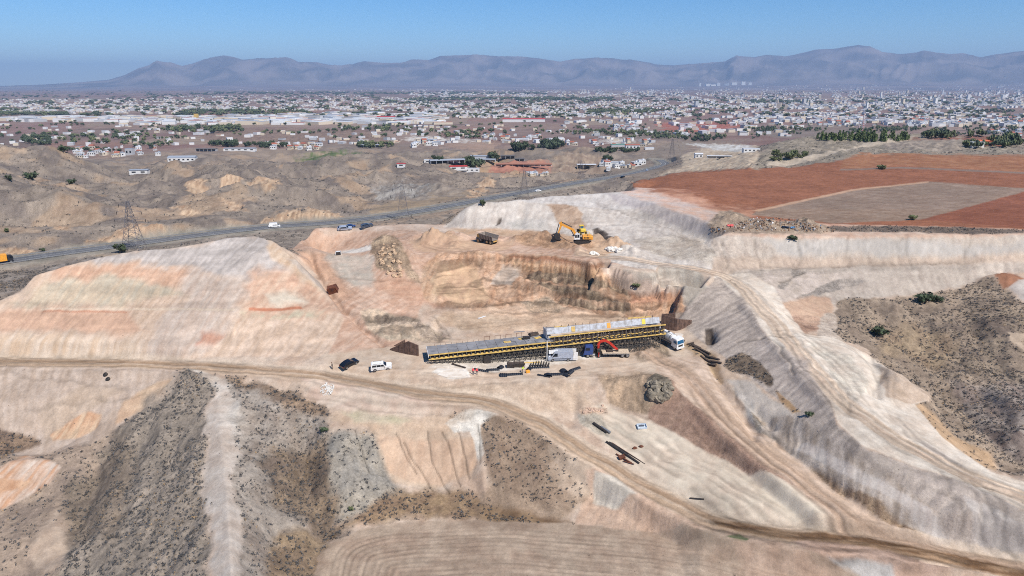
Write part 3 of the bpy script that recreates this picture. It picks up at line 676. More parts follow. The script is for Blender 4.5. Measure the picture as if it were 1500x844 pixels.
Z('1240,226 1262,222 1500,228 2300,228 2300,250 1500,252 1320,243 1230,248', (180,126,88), (166,110,76), f=1.5, wp=2, **FD)
Z('1230,248 1320,244.5 1500,252 1800,262 1800,264 1500,254.5 1320,247 1230,250', (150,126,110), f=.7, wp=.6, **FD)
Z('1100,321 1220,328 1400,333 1500,336 2300,344 2300,348 1500,341 1200,333 1090,326', (212,160,130), (222,184,158), f=1, wp=1.5, dmin=200, dmax=300)
Z('1210,331 1300,331 1420,334 1500,338 1500,343 1380,342 1215,340', (122,108,96), (146,128,112), f=1, wp=2, dmin=200, dmax=300, con=.8, sh=.5)
Z('1035,330 1055,310 1075,308 1100,320 1210,330 1220,342 1100,342 1045,342', (186,164,140), (160,140,120), f=1.5, wp=3, dmin=200, dmax=300, ro=.4, con=.9)
# scrubby crest with the pines, quarry
Z('1100,248 1110,228 1140,205 1180,196 1200,190 1340,188 1400,200 1440,210 1500,218 1800,218 1800,230 1500,228 1262,224 1230,236', (146,134,116), (168,154,134), f=2, wp=3, dmin=380, dmax=900, ro=.6, sh=.3, con=.7)
Z('1290,205 1380,200 1420,212 1400,222 1300,220', (172,156,138), (146,132,118), f=2, wp=3, dmin=380, dmax=900, ro=1.2, con=.5)
Z('1120,240 1200,226 1270,210 1340,200 1340,203 1275,213 1200,230 1125,244', (200,182,158), f=1, wp=1, dmin=380, dmax=900)
Z('930,262 1000,245 1000,228 1050,210 1110,214 1112,232 1105,246 1000,252', (208,188,160), (190,168,142), f=2, wp=3, dmin=400, dmax=1400, ro=1.2, con=.3)
Z('940,262 990,240 1010,212 1110,206 1000,205 960,215 900,232 900,255', (158,142,124), (148,130,114), f=3, wp=3, dmin=500, dmax=1500)
Z('1000,210 1100,213 1110,224 1060,222', (222,218,208), (190,180,166), f=1, wp=1.5, dmin=600, dmax=1500)
Z('960,180 1060,178 1090,184 1060,190 980,188 960,184', (176,100,84), (190,128,106), f=1.5, wp=2, dmin=1000)
Z('960,190 1000,186 1060,192 1000,194', (180,112,94), f=1, wp=2, dmin=1000)
Z('840,168 1010,158 1250,162 1500,165 1500,170 1200,182 1000,178', (158,128,116), (150,118,108), f=2, wp=2, dmin=1200)
Z('1330,203 1400,200 1500,198 1500,203 1420,207', (150,106,90), f=1, wp=1.5, dmin=600)
# the mountains and their feet
DOWN = sstep(14500, 21500, DD)
MT = sstep(11500, 13500, DD)
soil(MT, (158,136,128), (134,118,114), ro=0, con=.1, noise=fbm(XX/1500, YY/900, 4, 80))
soil(sstep(16500, 18500, DD), (156,140,130), (122,112,106), ro=0, con=.1, noise=fbm(XX/900, YY/900, 5, 81)*1.4)
# asphalt and its verge
sel, d, z, side = strokedist(HW, 30)
hw = np.zeros(PX.shape, np.float32)
hw[sel] = 1-sstep(10.2, 11.5, d); soil(hw, (150,142,126), (168,156,138), ro=.1, con=.4)

# grain and strata shared by all soils
g6 = fbm(XX/1.5, YY/1.5, 2, 210); g3 = fbm(XX/4.5, YY/4.5, 3, 214)
kk = (DD < 700)
CO *= np.where((YY < 262)[..., None], np.array((1.0, .972, .93)), 1.0)
CO *= (1+kk*(g6*.24*(.5+SL)+g3*.2*(.4+SL)))[..., None]
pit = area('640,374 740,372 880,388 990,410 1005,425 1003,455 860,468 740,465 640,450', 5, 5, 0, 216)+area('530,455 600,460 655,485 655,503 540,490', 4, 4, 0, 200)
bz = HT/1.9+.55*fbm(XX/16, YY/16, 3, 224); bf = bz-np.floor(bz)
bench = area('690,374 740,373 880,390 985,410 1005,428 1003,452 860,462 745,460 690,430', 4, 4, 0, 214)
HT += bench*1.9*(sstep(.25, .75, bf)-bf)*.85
CO *= (1-bench*.22*np.exp(-((bf-.42)/.16)**2)*np.clip(.6+2*N8, 0, 1))[..., None]  # shadow edge under the bench lips, put into the colour
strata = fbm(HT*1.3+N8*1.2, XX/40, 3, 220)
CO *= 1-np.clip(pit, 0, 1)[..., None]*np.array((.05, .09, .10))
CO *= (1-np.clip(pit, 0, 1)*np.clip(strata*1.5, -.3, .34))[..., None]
lf = area('-300,450 0,447 143,377 267,363 373,346 500,465 470,523 -300,521', 5, 3, 0, 216)
CO *= (1-lf*np.clip(fbm(HT*.8+N30*1.5, XX/60, 4, 222)*.3, -.08, .1))[..., None]
# wheel tracks: worn lines, a pair or more for each line surveyed in the photograph
TRK_RNG = np.random.RandomState(8)
def tracks(s_, n, spread, dark=.16, z=None, P_=None):
    L_ = P_ or smoothline(Gl(s_), 5)
    sel, d, zz, side = strokedist(L_, spread+2.5)
    mul = np.ones(side.shape); dh = np.zeros(side.shape)
    wob = N8[sel]*1.5+N30[sel]*1.5
    for _ in range(n):
        c = TRK_RNG.uniform(-spread, spread); a_ = dark*TRK_RNG.uniform(.4, 1.1)*TRK_RNG.choice([1, 1, -.6]); wd = TRK_RNG.uniform(.24, .42)
        for o_ in (-.95, .95):
            g = np.exp(-((side+wob-c-o_)/wd)**2); mul *= 1-a_*g; dh -= .03*g
    k = (d < spread+2)*sstep(-.35, .15, N30[sel]+.6*N8[sel]+.15)
    CO[sel] *= (1+(mul-1)*k)[..., None]; HT[sel] += dh*k
tracks(None, 9, 2.6, .22, P_=ROAD1); tracks(None, 9, 2.8, .2, P_=ROAD2); tracks(None, 9, 3.2, .18, P_=ROAD3)
for s_, n, sp_ in (('500,548 600,552 720,556 850,552 960,540 1010,525', 7, 3), ('640,552 700,556 800,556', 4, 2), ('1000,515 1030,545 1060,580 1110,640 1180,700', 6, 3), ('1010,520 985,540 900,545', 4, 3),
    ('1060,560 1090,600 1120,650 1180,705 1240,750', 5, 3), ('1180,500 1235,540 1270,600 1330,650 1400,690', 8, 4), ('1160,490 1240,505 1290,545 1300,590 1340,640 1420,690 1500,715', 6, 3), ('1220,575 1255,625 1320,668 1400,700 1480,735', 6, 3),
    ('1185,515 1225,560 1250,600', 5, 3), ('920,620 1000,665 1080,720 1150,760 1230,768', 7, 7), ('1000,680 1060,700 1100,735 1080,750 1040,740', 4, 3), ('1080,700 1180,740 1230,770', 5, 4), ('940,640 1010,700 1080,745', 6, 5),
    ('1060,775 1150,790 1300,800 1450,825', 9, 4), ('1080,765 1180,775 1300,790', 6, 3), ('560,345 620,340 700,348 790,352', 6, 3), ('600,348 640,360 700,366 760,366 860,374', 6, 3), ('470,342 540,340 600,338', 4, 3),
    ('590,352 600,375 640,400 670,440', 4, 3), ('650,360 690,400 740,450', 3, 3), ('480,380 500,420 560,460', 4, 4), ('870,372 930,382 1000,392', 5, 2), ('700,340 800,346 880,352', 4, 3), ('450,575 520,590 600,602 680,600', 4, 3),
    ('330,537 250,532 100,531 0,529', 4, 2), ('880,300 960,318 1030,338', 5, 4), ('860,320 930,330 1000,350', 5, 4), ('1100,405 1180,400 1300,396 1450,392', 4, 2), ('880,700 940,735 1020,770 1100,790', 5, 2),
    ('530,470 600,500 650,505', 3, 3), ('700,480 800,470 900,468', 4, 3), ('1110,322 1300,331 1500,337', 3, 1.5)):
    tracks(s_, n, sp_)

for s_, w_, d_ in (('440,640 450,690 462,740 470,775', 3, 1.8), ('390,660 400,720 405,790', 2, .9), ('160,650 135,720 112,790', 3, 1.6), ('210,640 190,700 170,780', 2, .9), ('1290,470 1360,530 1430,610', 4, 1.6), ('1400,440 1440,500 1490,570', 4, 1.6), ('1330,450 1400,520 1480,620', 2.5, 1.2), ('740,640 760,690 790,740', 2, .8), ('700,650 715,700 735,750', 1.8, .7), ('530,640 540,690 560,730', 1.8, .8)): dig(Gl(s_), w_, d_)
# cracks, ditches, tool marks and berm shadows, painted as narrow dark lines and cut in
def crack_or_shade(s_, w=.22, dark=.5, depth=.35, jit=1.0):
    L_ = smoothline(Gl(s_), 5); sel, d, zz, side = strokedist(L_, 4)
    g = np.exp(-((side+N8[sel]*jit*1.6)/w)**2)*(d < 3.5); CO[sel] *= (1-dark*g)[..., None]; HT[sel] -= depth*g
for c_ in ('631,658 634,675 641,692 646,704', '658,655 663,672 668,688', '677,655 682,672', '604,672 614,690 620,700', '700,640 702,655', '529,655 533,668', '590,660 596,672'): crack_or_shade(c_, .17, .55, .12, .6)
for c_ in ('640,472 645,482 650,488', '745,372 800,376 850,384 885,392', '700,420 740,440', '830,440 880,450 925,457', '860,452 900,460', '780,410 830,424 880,436', '1150,408 1165,402', '1165,470 1185,478 1195,480', '1100,497 1120,492', '1128,500 1150,518 1160,535'): crack_or_shade(c_, .35, .4, .3, 1.6)
for c_ in ('1274,520 1283,535 1290,548 1283,565 1279,578', '1245,505 1265,515 1275,522', '1200,548 1230,560 1250,585 1248,600', '1400,705 1440,712 1480,724', '1340,655 1380,680 1420,700', '1105,600 1112,615 1122,630', '1085,580 1092,600 1100,618', '1130,640 1160,655 1190,672', '455,372 470,410 492,440 520,465 545,490',  # the lines beside the berm paint its shadow
    '1420,715 1440,760 1455,800', '1440,720 1462,760 1480,800', '1462,730 1480,770', '1390,715 1420,760', '950,595 985,615 1040,650', '500,405 540,410 600,412', '600,352 640,366 690,378', '20,548 90,556 170,566', '60,600 120,588 190,580', '880,300 930,320 985,350', '905,310 980,335 1040,352', '930,350 990,345 1040,360', '1060,357 1062,380', '1105,352 1108,388', '1175,350 1172,388', '1240,350 1242,385', '1330,352 1334,384', '1420,350 1418,382', '1130,392 1250,390 1400,386'): crack_or_shade(c_, .4, .22, .15, 1.6)
# ------------------------------------------------------------------ relief
nearm = DD < 262
fade = 1-sstep(500, 1400, DD)
calm = 1-np.clip((1-sstep(6, 14, 99*np.ones_like(DD))), 0, 1)
HT += RO*fbm(XX/1.7, YY/1.7, 2, 101)*.55*(DD < 700)
HT += RO*fbm(XX/7.0, YY/7.0, 3, 111)*1.6*(DD < 1500)
HT += ER*1.3*(DD < 400)
# gullied badland hills between highway and plain
gm = sstep(290, 400, DD)*(1-sstep(900, 1300, DD))*(1-sstep(935, 985, PX))
sel, d, z, side = strokedist(HW, 90)
dm = np.ones(PX.shape); dm[sel] = sstep(14, 70, d); gm = gm*dm
wx = XX+14*pnoise(XX/60, YY/60, 130); wy = YY+14*pnoise(XX/60, YY/60, 131)
HT += gm*((ridged(wx/165, wy/150, 5, 133)-.75)*24)
HT += gm*((ridged(wx/42, wy/60, 4, 139)-.7)*3.2)
gm2 = sstep(360, 450, DD)*(1-sstep(900, 1200, DD))*A('1090,252 1110,225 1150,200 1200,188 1500,196 1800,200 1800,226 1400,222 1240,230 1180,240', 4, 2, 360, 1200)
HT += gm2*(ridged(XX/40, YY/40, 4, 143)-.6)*5
gm3 = (1-sstep(30, 60, np.abs(DD-150)))*0
fs = A('245,565 275,543 305,553 300,600 300,860 60,900 110,790 150,700 140,660 205,604', 8, 3, 0, 170)+A('345,570 480,625 470,700 440,860 355,860 350,700', 8, 3, 0, 170)+A('1240,450 1480,430 1500,690 1400,640 1300,540', 8, 3, 0, 215)
HT += np.clip(fs, 0, 1)*(ridged(XX/13, YY/20, 4, 151)-.3)*1.5
HT += sstep(1300, 2600, DD)*(1-sstep(6000, 9000, DD))*(fbm(XX/900, YY/900, 3, 160)*9)
# the far range: crest row above the horizon -> height at its distance
SKY = pline('-900,100 -500,112 -200,122 0,126 60,124 110,121 160,117 185,110 205,101 222,97 234,90 240,92 255,93 270,98 285,94 300,88 320,84 333,82 345,84 360,88 380,87 400,86 425,85 440,92 462,92 480,95 500,97 520,95 535,90 560,92 590,93 605,88 630,88 645,82 680,81 710,81 740,84 760,83 790,86 820,92 840,87 870,85 900,87 930,89 960,95 985,96 1010,95 1035,93 1060,91 1075,82 1100,84 1120,81 1145,84 1165,79 1190,73 1215,72 1235,68 1250,66 1268,68 1285,76 1310,79 1335,78 1345,75 1360,77 1380,80 1400,79 1430,84 1450,81 1475,77 1500,74 1600,78 1750,90 1900,84 2200,96 2600,110')
sk = np.interp(750+F*np.tan(np.clip(AZ, -1.1, 1.1))*1.0403, [p[0] for p in SKY], [p[1] for p in SKY])
crest = (sk-422.0)/F; crest_el = np.arctan(-crest)-PITCH
D0 = 21500+1200*pnoise(AZ*4, AZ*0, 170)
hcrest = np.maximum(CAM_H+np.tan(crest_el)*21500*np.cos(np.clip(AZ, -1.1, 1.1))+37, 60)
prof = np.clip((DD-13800)/(21500-13800), 0, 1)
shape = 0.10*sstep(0, .5, prof)+0.9*sstep(.42, 1.0, prof)**1.15
back = 1-sstep(21500, 27000, DD)
wxm = XX/1500+0.5*pnoise(XX/2500, YY/2500, 171); wym = YY/2600
rel = ridged(wxm*1.2, wym*1.1, 6, 172)
k = np.clip(prof*(1-prof)*4, 0, 1)*sstep(.45, .7, prof)
HT += (hcrest*shape*back)*(DD > 13000)+k*(rel-.3)*300*(DD > 13000)*sstep(150, 700, hcrest)
HT += (DD > 10500)*sstep(10500, 12500, DD)*(1-sstep(14000, 16000, DD))*ridged(XX/900, YY/1300, 3, 175)*14
lay(HW, 8.5, 3.5); lay(ROAD1, 2.8, 1.2)
for st_ in (ROAD1, ROAD2, ROAD3):
    for o_ in (-1.1, 1.1):
        sel, d, z, side = strokedist(st_, 4); HT[sel] -= .10*np.exp(-((side-o_+N8[sel]*.5)/.35)**2)*(d < 3.5)
# plough rows of the field
fm = A('480,860 490,800 540,785 620,775 850,780 1000,795 1120,815 1200,860 1200,900 470,900', 8, 2, 0, 140)
cx, cy = 4, 88
rr = 99*np.ones(PX.shape); FB = smoothline([W(*p) for p in pline('462,960,-14.5 466,900,-14.5 474,845,-14.5 496,800,-14 545,778,-14 620,768,-14 760,764,-14 1000,786,-13.6 1200,825,-12.8 1400,880,-12.5')], 5)
sel, d, z, side = strokedist(FB, 60); rr[sel] = d+N30[sel]*1.6
fur = np.sin(rr*2*math.pi/1.15+N8*1.2)
HT += fm*fur*0.06
m = fm > .01
CO[m] *= (1+fm[m]*(.09*np.clip(fbm(rr[m]*1.5, XX[m]/16+YY[m]/40, 2, 190)*4, -1.5, 1.5)+.03*fur[m]))[:, None]

# ------------------------------------------------------------------ the ground sheet as a mesh
def mesh_from(name, V, Fq):
    me = bpy.data.meshes.new(name)
    V = np.asarray(V, np.float32); Fq = np.asarray(Fq, np.int32)
    me.vertices.add(len(V)); me.vertices.foreach_set('co', V.ravel())
    k = Fq.shape[1]
    me.loops.add(Fq.size); me.loops.foreach_set('vertex_index', Fq.ravel())
    me.polygons.add(len(Fq)); me.polygons.foreach_set('loop_start', np.arange(0, Fq.size, k, dtype=np.int32))
    try: me.polygons.foreach_set('loop_total', np.full(len(Fq), k, np.int32))
    except Exception: pass
    me.update(calc_edges=True)
    return me
idx = np.arange(NR*NC).reshape(NR, NC)
nxt = np.roll(idx, -1, 1)
Fq = np.stack([idx[:-1], nxt[:-1], nxt[1:], idx[1:]], -1).reshape(-1, 4)
V = np.stack([XX, YY, HT], -1).reshape(-1, 3)
# the sheet's hub below the camera
ground_me = mesh_from('ground', V, Fq)
ca = ground_me.color_attributes.new('soil', 'FLOAT_COLOR', 'POINT')
ca.data.foreach_set('color', np.concatenate([np.clip(CO, 0, 1), SL[..., None]], -1).astype(np.float32).ravel())
ground_me.polygons.foreach_set('use_smooth', np.ones(len(Fq), bool))
ground = bpy.data.objects.new('ground', ground_me); COL.objects.link(ground); ground['kind'] = 'structure'
ground['label'] = 'excavated earth slopes, scrub hills and plain running to the mountains'

def newmat(name):
    m = bpy.data.materials.new(name); m.use_nodes = True; t = m.node_tree; t.nodes.clear()
    o = t.nodes.new('ShaderNodeOutputMaterial'); b = t.nodes.new('ShaderNodeBsdfPrincipled'); t.links.new(b.outputs[0], o.inputs[0])
    return m, t, b
def N(t, ty, **kw):
    n = t.nodes.new(ty)
    for k, v in kw.items():
        if k in n.inputs.keys() if hasattr(n.inputs, 'keys') else False: n.inputs[k].default_value = v
        else: setattr(n, k, v)
    return n
gmat, t, b = newmat('earth')
at = N(t, 'ShaderNodeAttribute', attribute_name='soil')
geo = N(t, 'ShaderNodeNewGeometry')
n1 = N(t, 'ShaderNodeTexNoise'); n1.inputs['Scale'].default_value = 2.0; n1.inputs['Detail'].default_value = 6; n1.inputs['Roughness'].default_value = .7
n2 = N(t, 'ShaderNodeTexNoise'); n2.inputs['Scale'].default_value = 0.045; n2.inputs['Detail'].default_value = 6; n2.inputs['Roughness'].default_value = .6
vo = N(t, 'ShaderNodeTexVoronoi'); vo.inputs['Scale'].default_value = 1.6
n3 = N(t, 'ShaderNodeTexNoise'); n3.inputs['Scale'].default_value = 6.0; n3.inputs['Detail'].default_value = 3; n3.inputs['Roughness'].default_value = .75
for n_ in (n1, n2, vo, n3): t.links.new(geo.outputs['Position'], n_.inputs['Vector'])
def mth(op, a, b_=None, c_=None, cl=False):
    n_ = N(t, 'ShaderNodeMath', operation=op); n_.use_clamp = cl
    for i_, v_ in enumerate((a, b_, c_)):
        if v_ is None: continue
        if hasattr(v_, 'links'): t.links.new(v_, n_.inputs[i_])
        else: n_.inputs[i_].default_value = v_
    return n_.outputs[0]
con = mth('MULTIPLY', at.outputs['Alpha'], 2.6)
g1 = mth('SUBTRACT', n1.outputs['Fac'], 0.5)
fac = mth('MULTIPLY_ADD', g1, con, 1.0)
g2 = mth('SUBTRACT', n2.outputs['Fac'], 0.5)
fac2 = mth('MULTIPLY_ADD', g2, 0.7, 1.0)
fac = mth('MULTIPLY', fac, fac2)
fac = mth('MULTIPLY', fac, mth('MULTIPLY_ADD', mth('SUBTRACT', n3.outputs['Fac'], 0.5), mth('MULTIPLY_ADD', at.outputs['Alpha'], 1.1, .25), 1.0))
# scattered dark stones
st_ = mth('LESS_THAN', vo.outputs['Distance'], 0.14)
pick = mth('GREATER_THAN', mth('FRACT', mth('MULTIPLY', vo.outputs['Color'], 1.0)), 0.80)
stone = mth('MULTIPLY', mth('MULTIPLY', st_, pick), mth('MULTIPLY', at.outputs['Alpha'], 1.0, cl=True))
fac = mth('MULTIPLY', fac, mth('SUBTRACT', 1.0, stone))
mx = N(t, 'ShaderNodeVectorMath', operation='SCALE'); t.links.new(at.outputs['Color'], mx.inputs[0]); t.links.new(fac, mx.inputs['Scale'])
t.links.new(mx.outputs[0], b.inputs['Base Color'])
b.inputs['Roughness'].default_value = .95; b.inputs['Specular IOR Level'].default_value = .1
bp = N(t, 'ShaderNodeBump'); bp.inputs['Distance'].default_value = 0.12
t.links.new(n1.outputs['Fac'], bp.inputs['Height']); t.links.new(mth('MULTIPLY_ADD', at.outputs['Alpha'], 1.1, 0.3, cl=True), bp.inputs['Strength'])
t.links.new(bp.outputs[0], b.inputs['Normal'])
ground_me.materials.append(gmat)
# ------------------------------------------------------------------ builders
class MB:
    def __init__(s): s.v = []; s.f = []; s.m = []; s.cur = 0
    def add(s, vs, fs, M=None):
        o = len(s.v)
        s.v += [tuple(M @ Vector(v)) if M else tuple(v) for v in vs]
        s.f += [tuple(i+o for i in f) for f in fs]; s.m += [s.cur]*len(fs); return s
    def box(s, c, d, rz=0, M=None, bev=0.0, taper=(1, 1)):
        x, y, z = (k/2 for k in d); tx, ty = taper
        if bev:
            b = bev; vs = []
            for sz in (-1, 1):
                k = (tx, ty) if sz > 0 else (1, 1)
                for i_, (in_, zz) in enumerate(((b, sz*z),)):
                    pass
                ring = [(-x+b, -y), (x-b, -y), (x, -y+b), (x, y-b), (x-b, y), (-x+b, y), (-x, y-b), (-x, -y+b)]
                rg2 = [(p[0]*k[0]*(x-b)/x, p[1]*k[1]*(y-b)/y, sz*z) for p in ring]
                rg1 = [(p[0]*k[0], p[1]*k[1], sz*(z-b)) for p in ring]
                vs += (rg2+rg1) if sz < 0 else (rg1+rg2)
            fs = [tuple(range(7, -1, -1)), tuple(range(24, 32))]
            for r in range(3):
                for i in range(8): fs.append((r*8+i, r*8+(i+1) % 8, r*8+8+(i+1) % 8, r*8+8+i))
        else:
            vs = [(-x, -y, -z), (x, -y, -z), (x, y, -z), (-x, y, -z), (-x*tx, -y*ty, z), (x*tx, -y*ty, z), (x*tx, y*ty, z), (-x*tx, y*ty, z)]
            fs = [(0, 3, 2, 1), (4, 5, 6, 7), (0, 1, 5, 4), (1, 2, 6, 5), (2, 3, 7, 6), (3, 0, 4, 7)]
        T = Matrix.Translation(c) @ Matrix.Rotation(rz, 4, 'Z')
        return s.add(vs, fs, (M @ T) if M else T)
    def prism(s, prof, y0, y1, inset=None, M=None):
        """side profile (x, z) extruded across y; inset = narrower copy of the profile's upper points"""
        n = len(prof); vs = []
        for yy, sg in ((y0, 1), (y1, -1)):
            for (x, z) in prof:
                k = inset(z) if inset else 0
                vs.append((x, yy+sg*k, z))
        fs = [tuple(range(n)), tuple(range(2*n-1, n-1, -1))]
        for i in range(n): fs.append((i, i+n, (i+1) % n+n, (i+1) % n))
        return s.add(vs, fs, M)
    def cyl(s, a, b, r, n=10, r2=None):
        a = Vector(a); b = Vector(b); ax = (b-a)
        q = ax.to_track_quat('Z', 'Y').to_matrix(); r2 = r if r2 is None else r2; vs = []
        for p, rr in ((a, r), (b, r2)):
            for i in range(n):
                t = 2*math.pi*i/n; vs.append(tuple(p+q @ Vector((rr*math.cos(t), rr*math.sin(t), 0))))
        fs = [tuple(range(n-1, -1, -1)), tuple(range(n, 2*n))]+[(i, (i+1) % n, n+(i+1) % n, n+i) for i in range(n)]
        return s.add(vs, fs)
    def bar(s, a, b, w, h=None):
        a = Vector(a); b = Vector(b); h = h or w; d = b-a; L = d.length
        q = d.to_track_quat('X', 'Z').to_matrix().to_4x4()
        return s.box((L/2, 0, 0), (L, w, h), M=Matrix.Translation(a) @ q)
    def blob(s, c, r, n=8, m=5, seed=0, amp=.2, M=None):
        vs = []; fs = []
        for j in range(m+1):
            th = math.pi*j/m
            for i in range(n):
                ph = 2*math.pi*i/n
                d = Vector((math.sin(th)*math.cos(ph), math.sin(th)*math.sin(ph), math.cos(th)))
                rnd = random.Random(hash((seed, j, i if 0 < j < m else 0)) & 0xffff).uniform(1-amp, 1+amp)
                vs.append((c[0]+d.x*r[0]*rnd, c[1]+d.y*r[1]*rnd, c[2]+d.z*r[2]*rnd))
        for j in range(m):
            for i in range(n): fs.append((j*n+i, (j+1)*n+i, (j+1)*n+(i+1) % n, j*n+(i+1) % n))
        return s.add(vs, fs, M)
    def mesh(s, name, mats, smooth=False):
        me = bpy.data.meshes.new(name); me.from_pydata(s.v, [], s.f)
        for m in (mats if isinstance(mats, (list, tuple)) else [mats]): me.materials.append(m)
        if isinstance(mats, (list, tuple)): me.polygons.foreach_set('material_index', s.m)
        bm = bmesh.new(); bm.from_mesh(me); bmesh.ops.recalc_face_normals(bm, faces=bm.faces); bm.to_mesh(me); bm.free()
        if smooth: me.polygons.foreach_set('use_smooth', [True]*len(me.polygons))
        me.update(); return me
    def part(s, name, mat, parent, smooth=False, label=None):
        o = bpy.data.objects.new(name, s.mesh(name, mat, smooth)); COL.objects.link(o); o.parent = parent
        if label: o['label'] = label
        return o
def tag(o, label, cat, group=None):
    o['label'] = label; o['category'] = cat
    if group: o['group'] = group
    return o
def thing(name, label, cat, group=None, M=None):
    o = bpy.data.objects.new(name, None); COL.objects.link(o); o.empty_display_size = .5
    tag(o, label, cat, group)
    if M is not None: o.matrix_world = M
    return o
def solo(name, mb, mat, label, cat, group=None, M=None, smooth=False):
    o = bpy.data.objects.new(name, mb.mesh(name, mat, smooth)); COL.objects.link(o)
    if M is not None: o.matrix_world = M
    return tag(o, label, cat, group)
def dup(root, M, label=None, group=None, keep=None):
    def cp_(o, par):
        c = o.copy(); COL.objects.link(c)
        if par is not None: c.parent = par
        for ch in list(o.children): cp_(ch, c)
        return c
    r = cp_(root, None); r.matrix_world = M
    if label: r['label'] = label
    if group: r['group'] = group
    return r
def seat(px, py, head, sink=0.0, span=1.5, tilt=True, scale=1.0):
    """matrix of something standing on the ground there, heading in degrees from +X"""
    g = G(px, py)
    return seatxy(g.x, g.y, head, sink, span, tilt, scale)
def seatxy(x, y, head, sink=0.0, span=1.5, tilt=True, scale=1.0):
    z = hfun(x, y)
    if tilt:
        zx = (hfun(x+span, y)-hfun(x-span, y))/(2*span); zy = (hfun(x, y+span)-hfun(x, y-span))/(2*span)
        n = Vector((-zx, -zy, 1)).normalized()
        z = (hfun(x+span, y)+hfun(x-span, y)+hfun(x, y+span)+hfun(x, y-span)+2*z)/6
    else: n = Vector((0, 0, 1))
    h = Vector((math.cos(R(head)), math.sin(R(head)), 0)); sdir = n.cross(h).normalized(); f = sdir.cross(n)
    m = Matrix((f, sdir, n)).transposed().to_4x4()
    return Matrix.Translation((x, y, z-sink)) @ m @ Matrix.Scale(scale, 4)
_M = {}
def mat(name, c, rough=.6, metal=0.0, var=.15, scale=3.0, bump=0.0, dirt=None, coat=0.0):
    if name in _M: return _M[name]
    m, t, b = newmat(name)
    g = N(t, 'ShaderNodeNewGeometry'); n = N(t, 'ShaderNodeTexNoise'); n.inputs['Scale'].default_value = scale; n.inputs['Detail'].default_value = 5
    t.links.new(g.outputs['Position'], n.inputs['Vector'])
    cr = N(t, 'ShaderNodeValToRGB'); a = srgb(c)
    lo = tuple(v*(1-var) for v in a); hi = tuple(min(1, v*(1+var)) for v in a)
    if dirt: lo = tuple(l*.5+d*.5 for l, d in zip(a, srgb(dirt)))
    cr.color_ramp.elements[0].position = .32; cr.color_ramp.elements[0].color = lo+(1,)
    cr.color_ramp.elements[1].position = .62; cr.color_ramp.elements[1].color = hi+(1,)
    t.links.new(n.outputs['Fac'], cr.inputs[0]); t.links.new(cr.outputs[0], b.inputs['Base Color'])
    b.inputs['Roughness'].default_value = rough; b.inputs['Metallic'].default_value = metal
    if coat: b.inputs['Coat Weight'].default_value = coat
    if bump:
        bp = N(t, 'ShaderNodeBump'); bp.inputs['Strength'].default_value = bump; bp.inputs['Distance'].default_value = .05
        t.links.new(n.outputs['Fac'], bp.inputs['Height']); t.links.new(bp.outputs[0], b.inputs['Normal'])
    _M[name] = m; return m
DUST = (196, 170, 140)
white_paint = mat('white_paint', (226, 226, 224), .35, dirt=(200, 186, 166), coat=.3)
black_paint = mat('black_paint', (24, 25, 30), .25, coat=.5)
silver_paint = mat('silver_paint', (176, 184, 198), .35, .3, coat=.3)
blue_paint = mat('blue_paint', (34, 66, 128), .4, dirt=(90, 90, 100))
red_paint = mat('red_paint', (200, 48, 36), .45, dirt=(150, 70, 50))
orange_paint = mat('orange_paint', (228, 156, 46), .5, dirt=(180, 130, 80))
yellow_paint = mat('yellow_paint', (232, 196, 60), .55, dirt=(200, 170, 100))
ochre_paint = mat('formwork_yellow', (204, 170, 92), .8, dirt=(150, 128, 92), var=.3, scale=1.2)
rubber = mat('rubber', (28, 27, 27), .85, dirt=(90, 78, 66))
glass = mat('dark_glass', (22, 30, 38), .12)
blue_glass = mat('blue_glass', (34, 92, 128), .15)
steel = mat('steel', (120, 120, 122), .5, .6)
dark_steel = mat('dark_steel', (44, 42, 42), .6, .2, dirt=(90, 76, 62))
scaf = mat('scaffold_steel', (88, 82, 74), .7, .2, var=.3)
galv = mat('galvanised', (150, 150, 150), .5, .5)
rust = mat('rust', (96, 56, 38), .9, scale=1.2, var=.4, bump=.4)
plank_brown = mat('form_boards', (96, 74, 62), .9, var=.35, scale=1.5, bump=.3)
plank_grey = mat('form_panels', (170, 172, 176), .8, var=.3, scale=1.4, dirt=(140, 128, 112))
deck_grey = mat('deck_boards', (130, 128, 128), .8, var=.25, scale=.6)
concrete = mat('concrete', (204, 194, 180), .9, var=.15, scale=.8, dirt=(190, 168, 144))
membrane = mat('black_plastic', (30, 33, 40), .45)
timber = mat('dark_gap_shade', (74, 62, 54), .9, var=.3)
skin = mat('skin', (176, 126, 100), .6); hivis_pink = mat('pink_vest', (240, 96, 96), .7); hivis_yel = mat('yellow_vest', (206, 232, 60), .7)
dark_cloth = mat('dark_cloth', (34, 34, 42), .9); trouser = mat('work_trousers', (60, 62, 74), .9); hair_m = mat('dark_hair', (30, 24, 20), .9)
hat_m = mat('white_helmet', (230, 230, 226), .4)
lampred = mat('red_lens', (150, 20, 20), .3); lens = mat('lamp_lens', (210, 214, 216), .15)

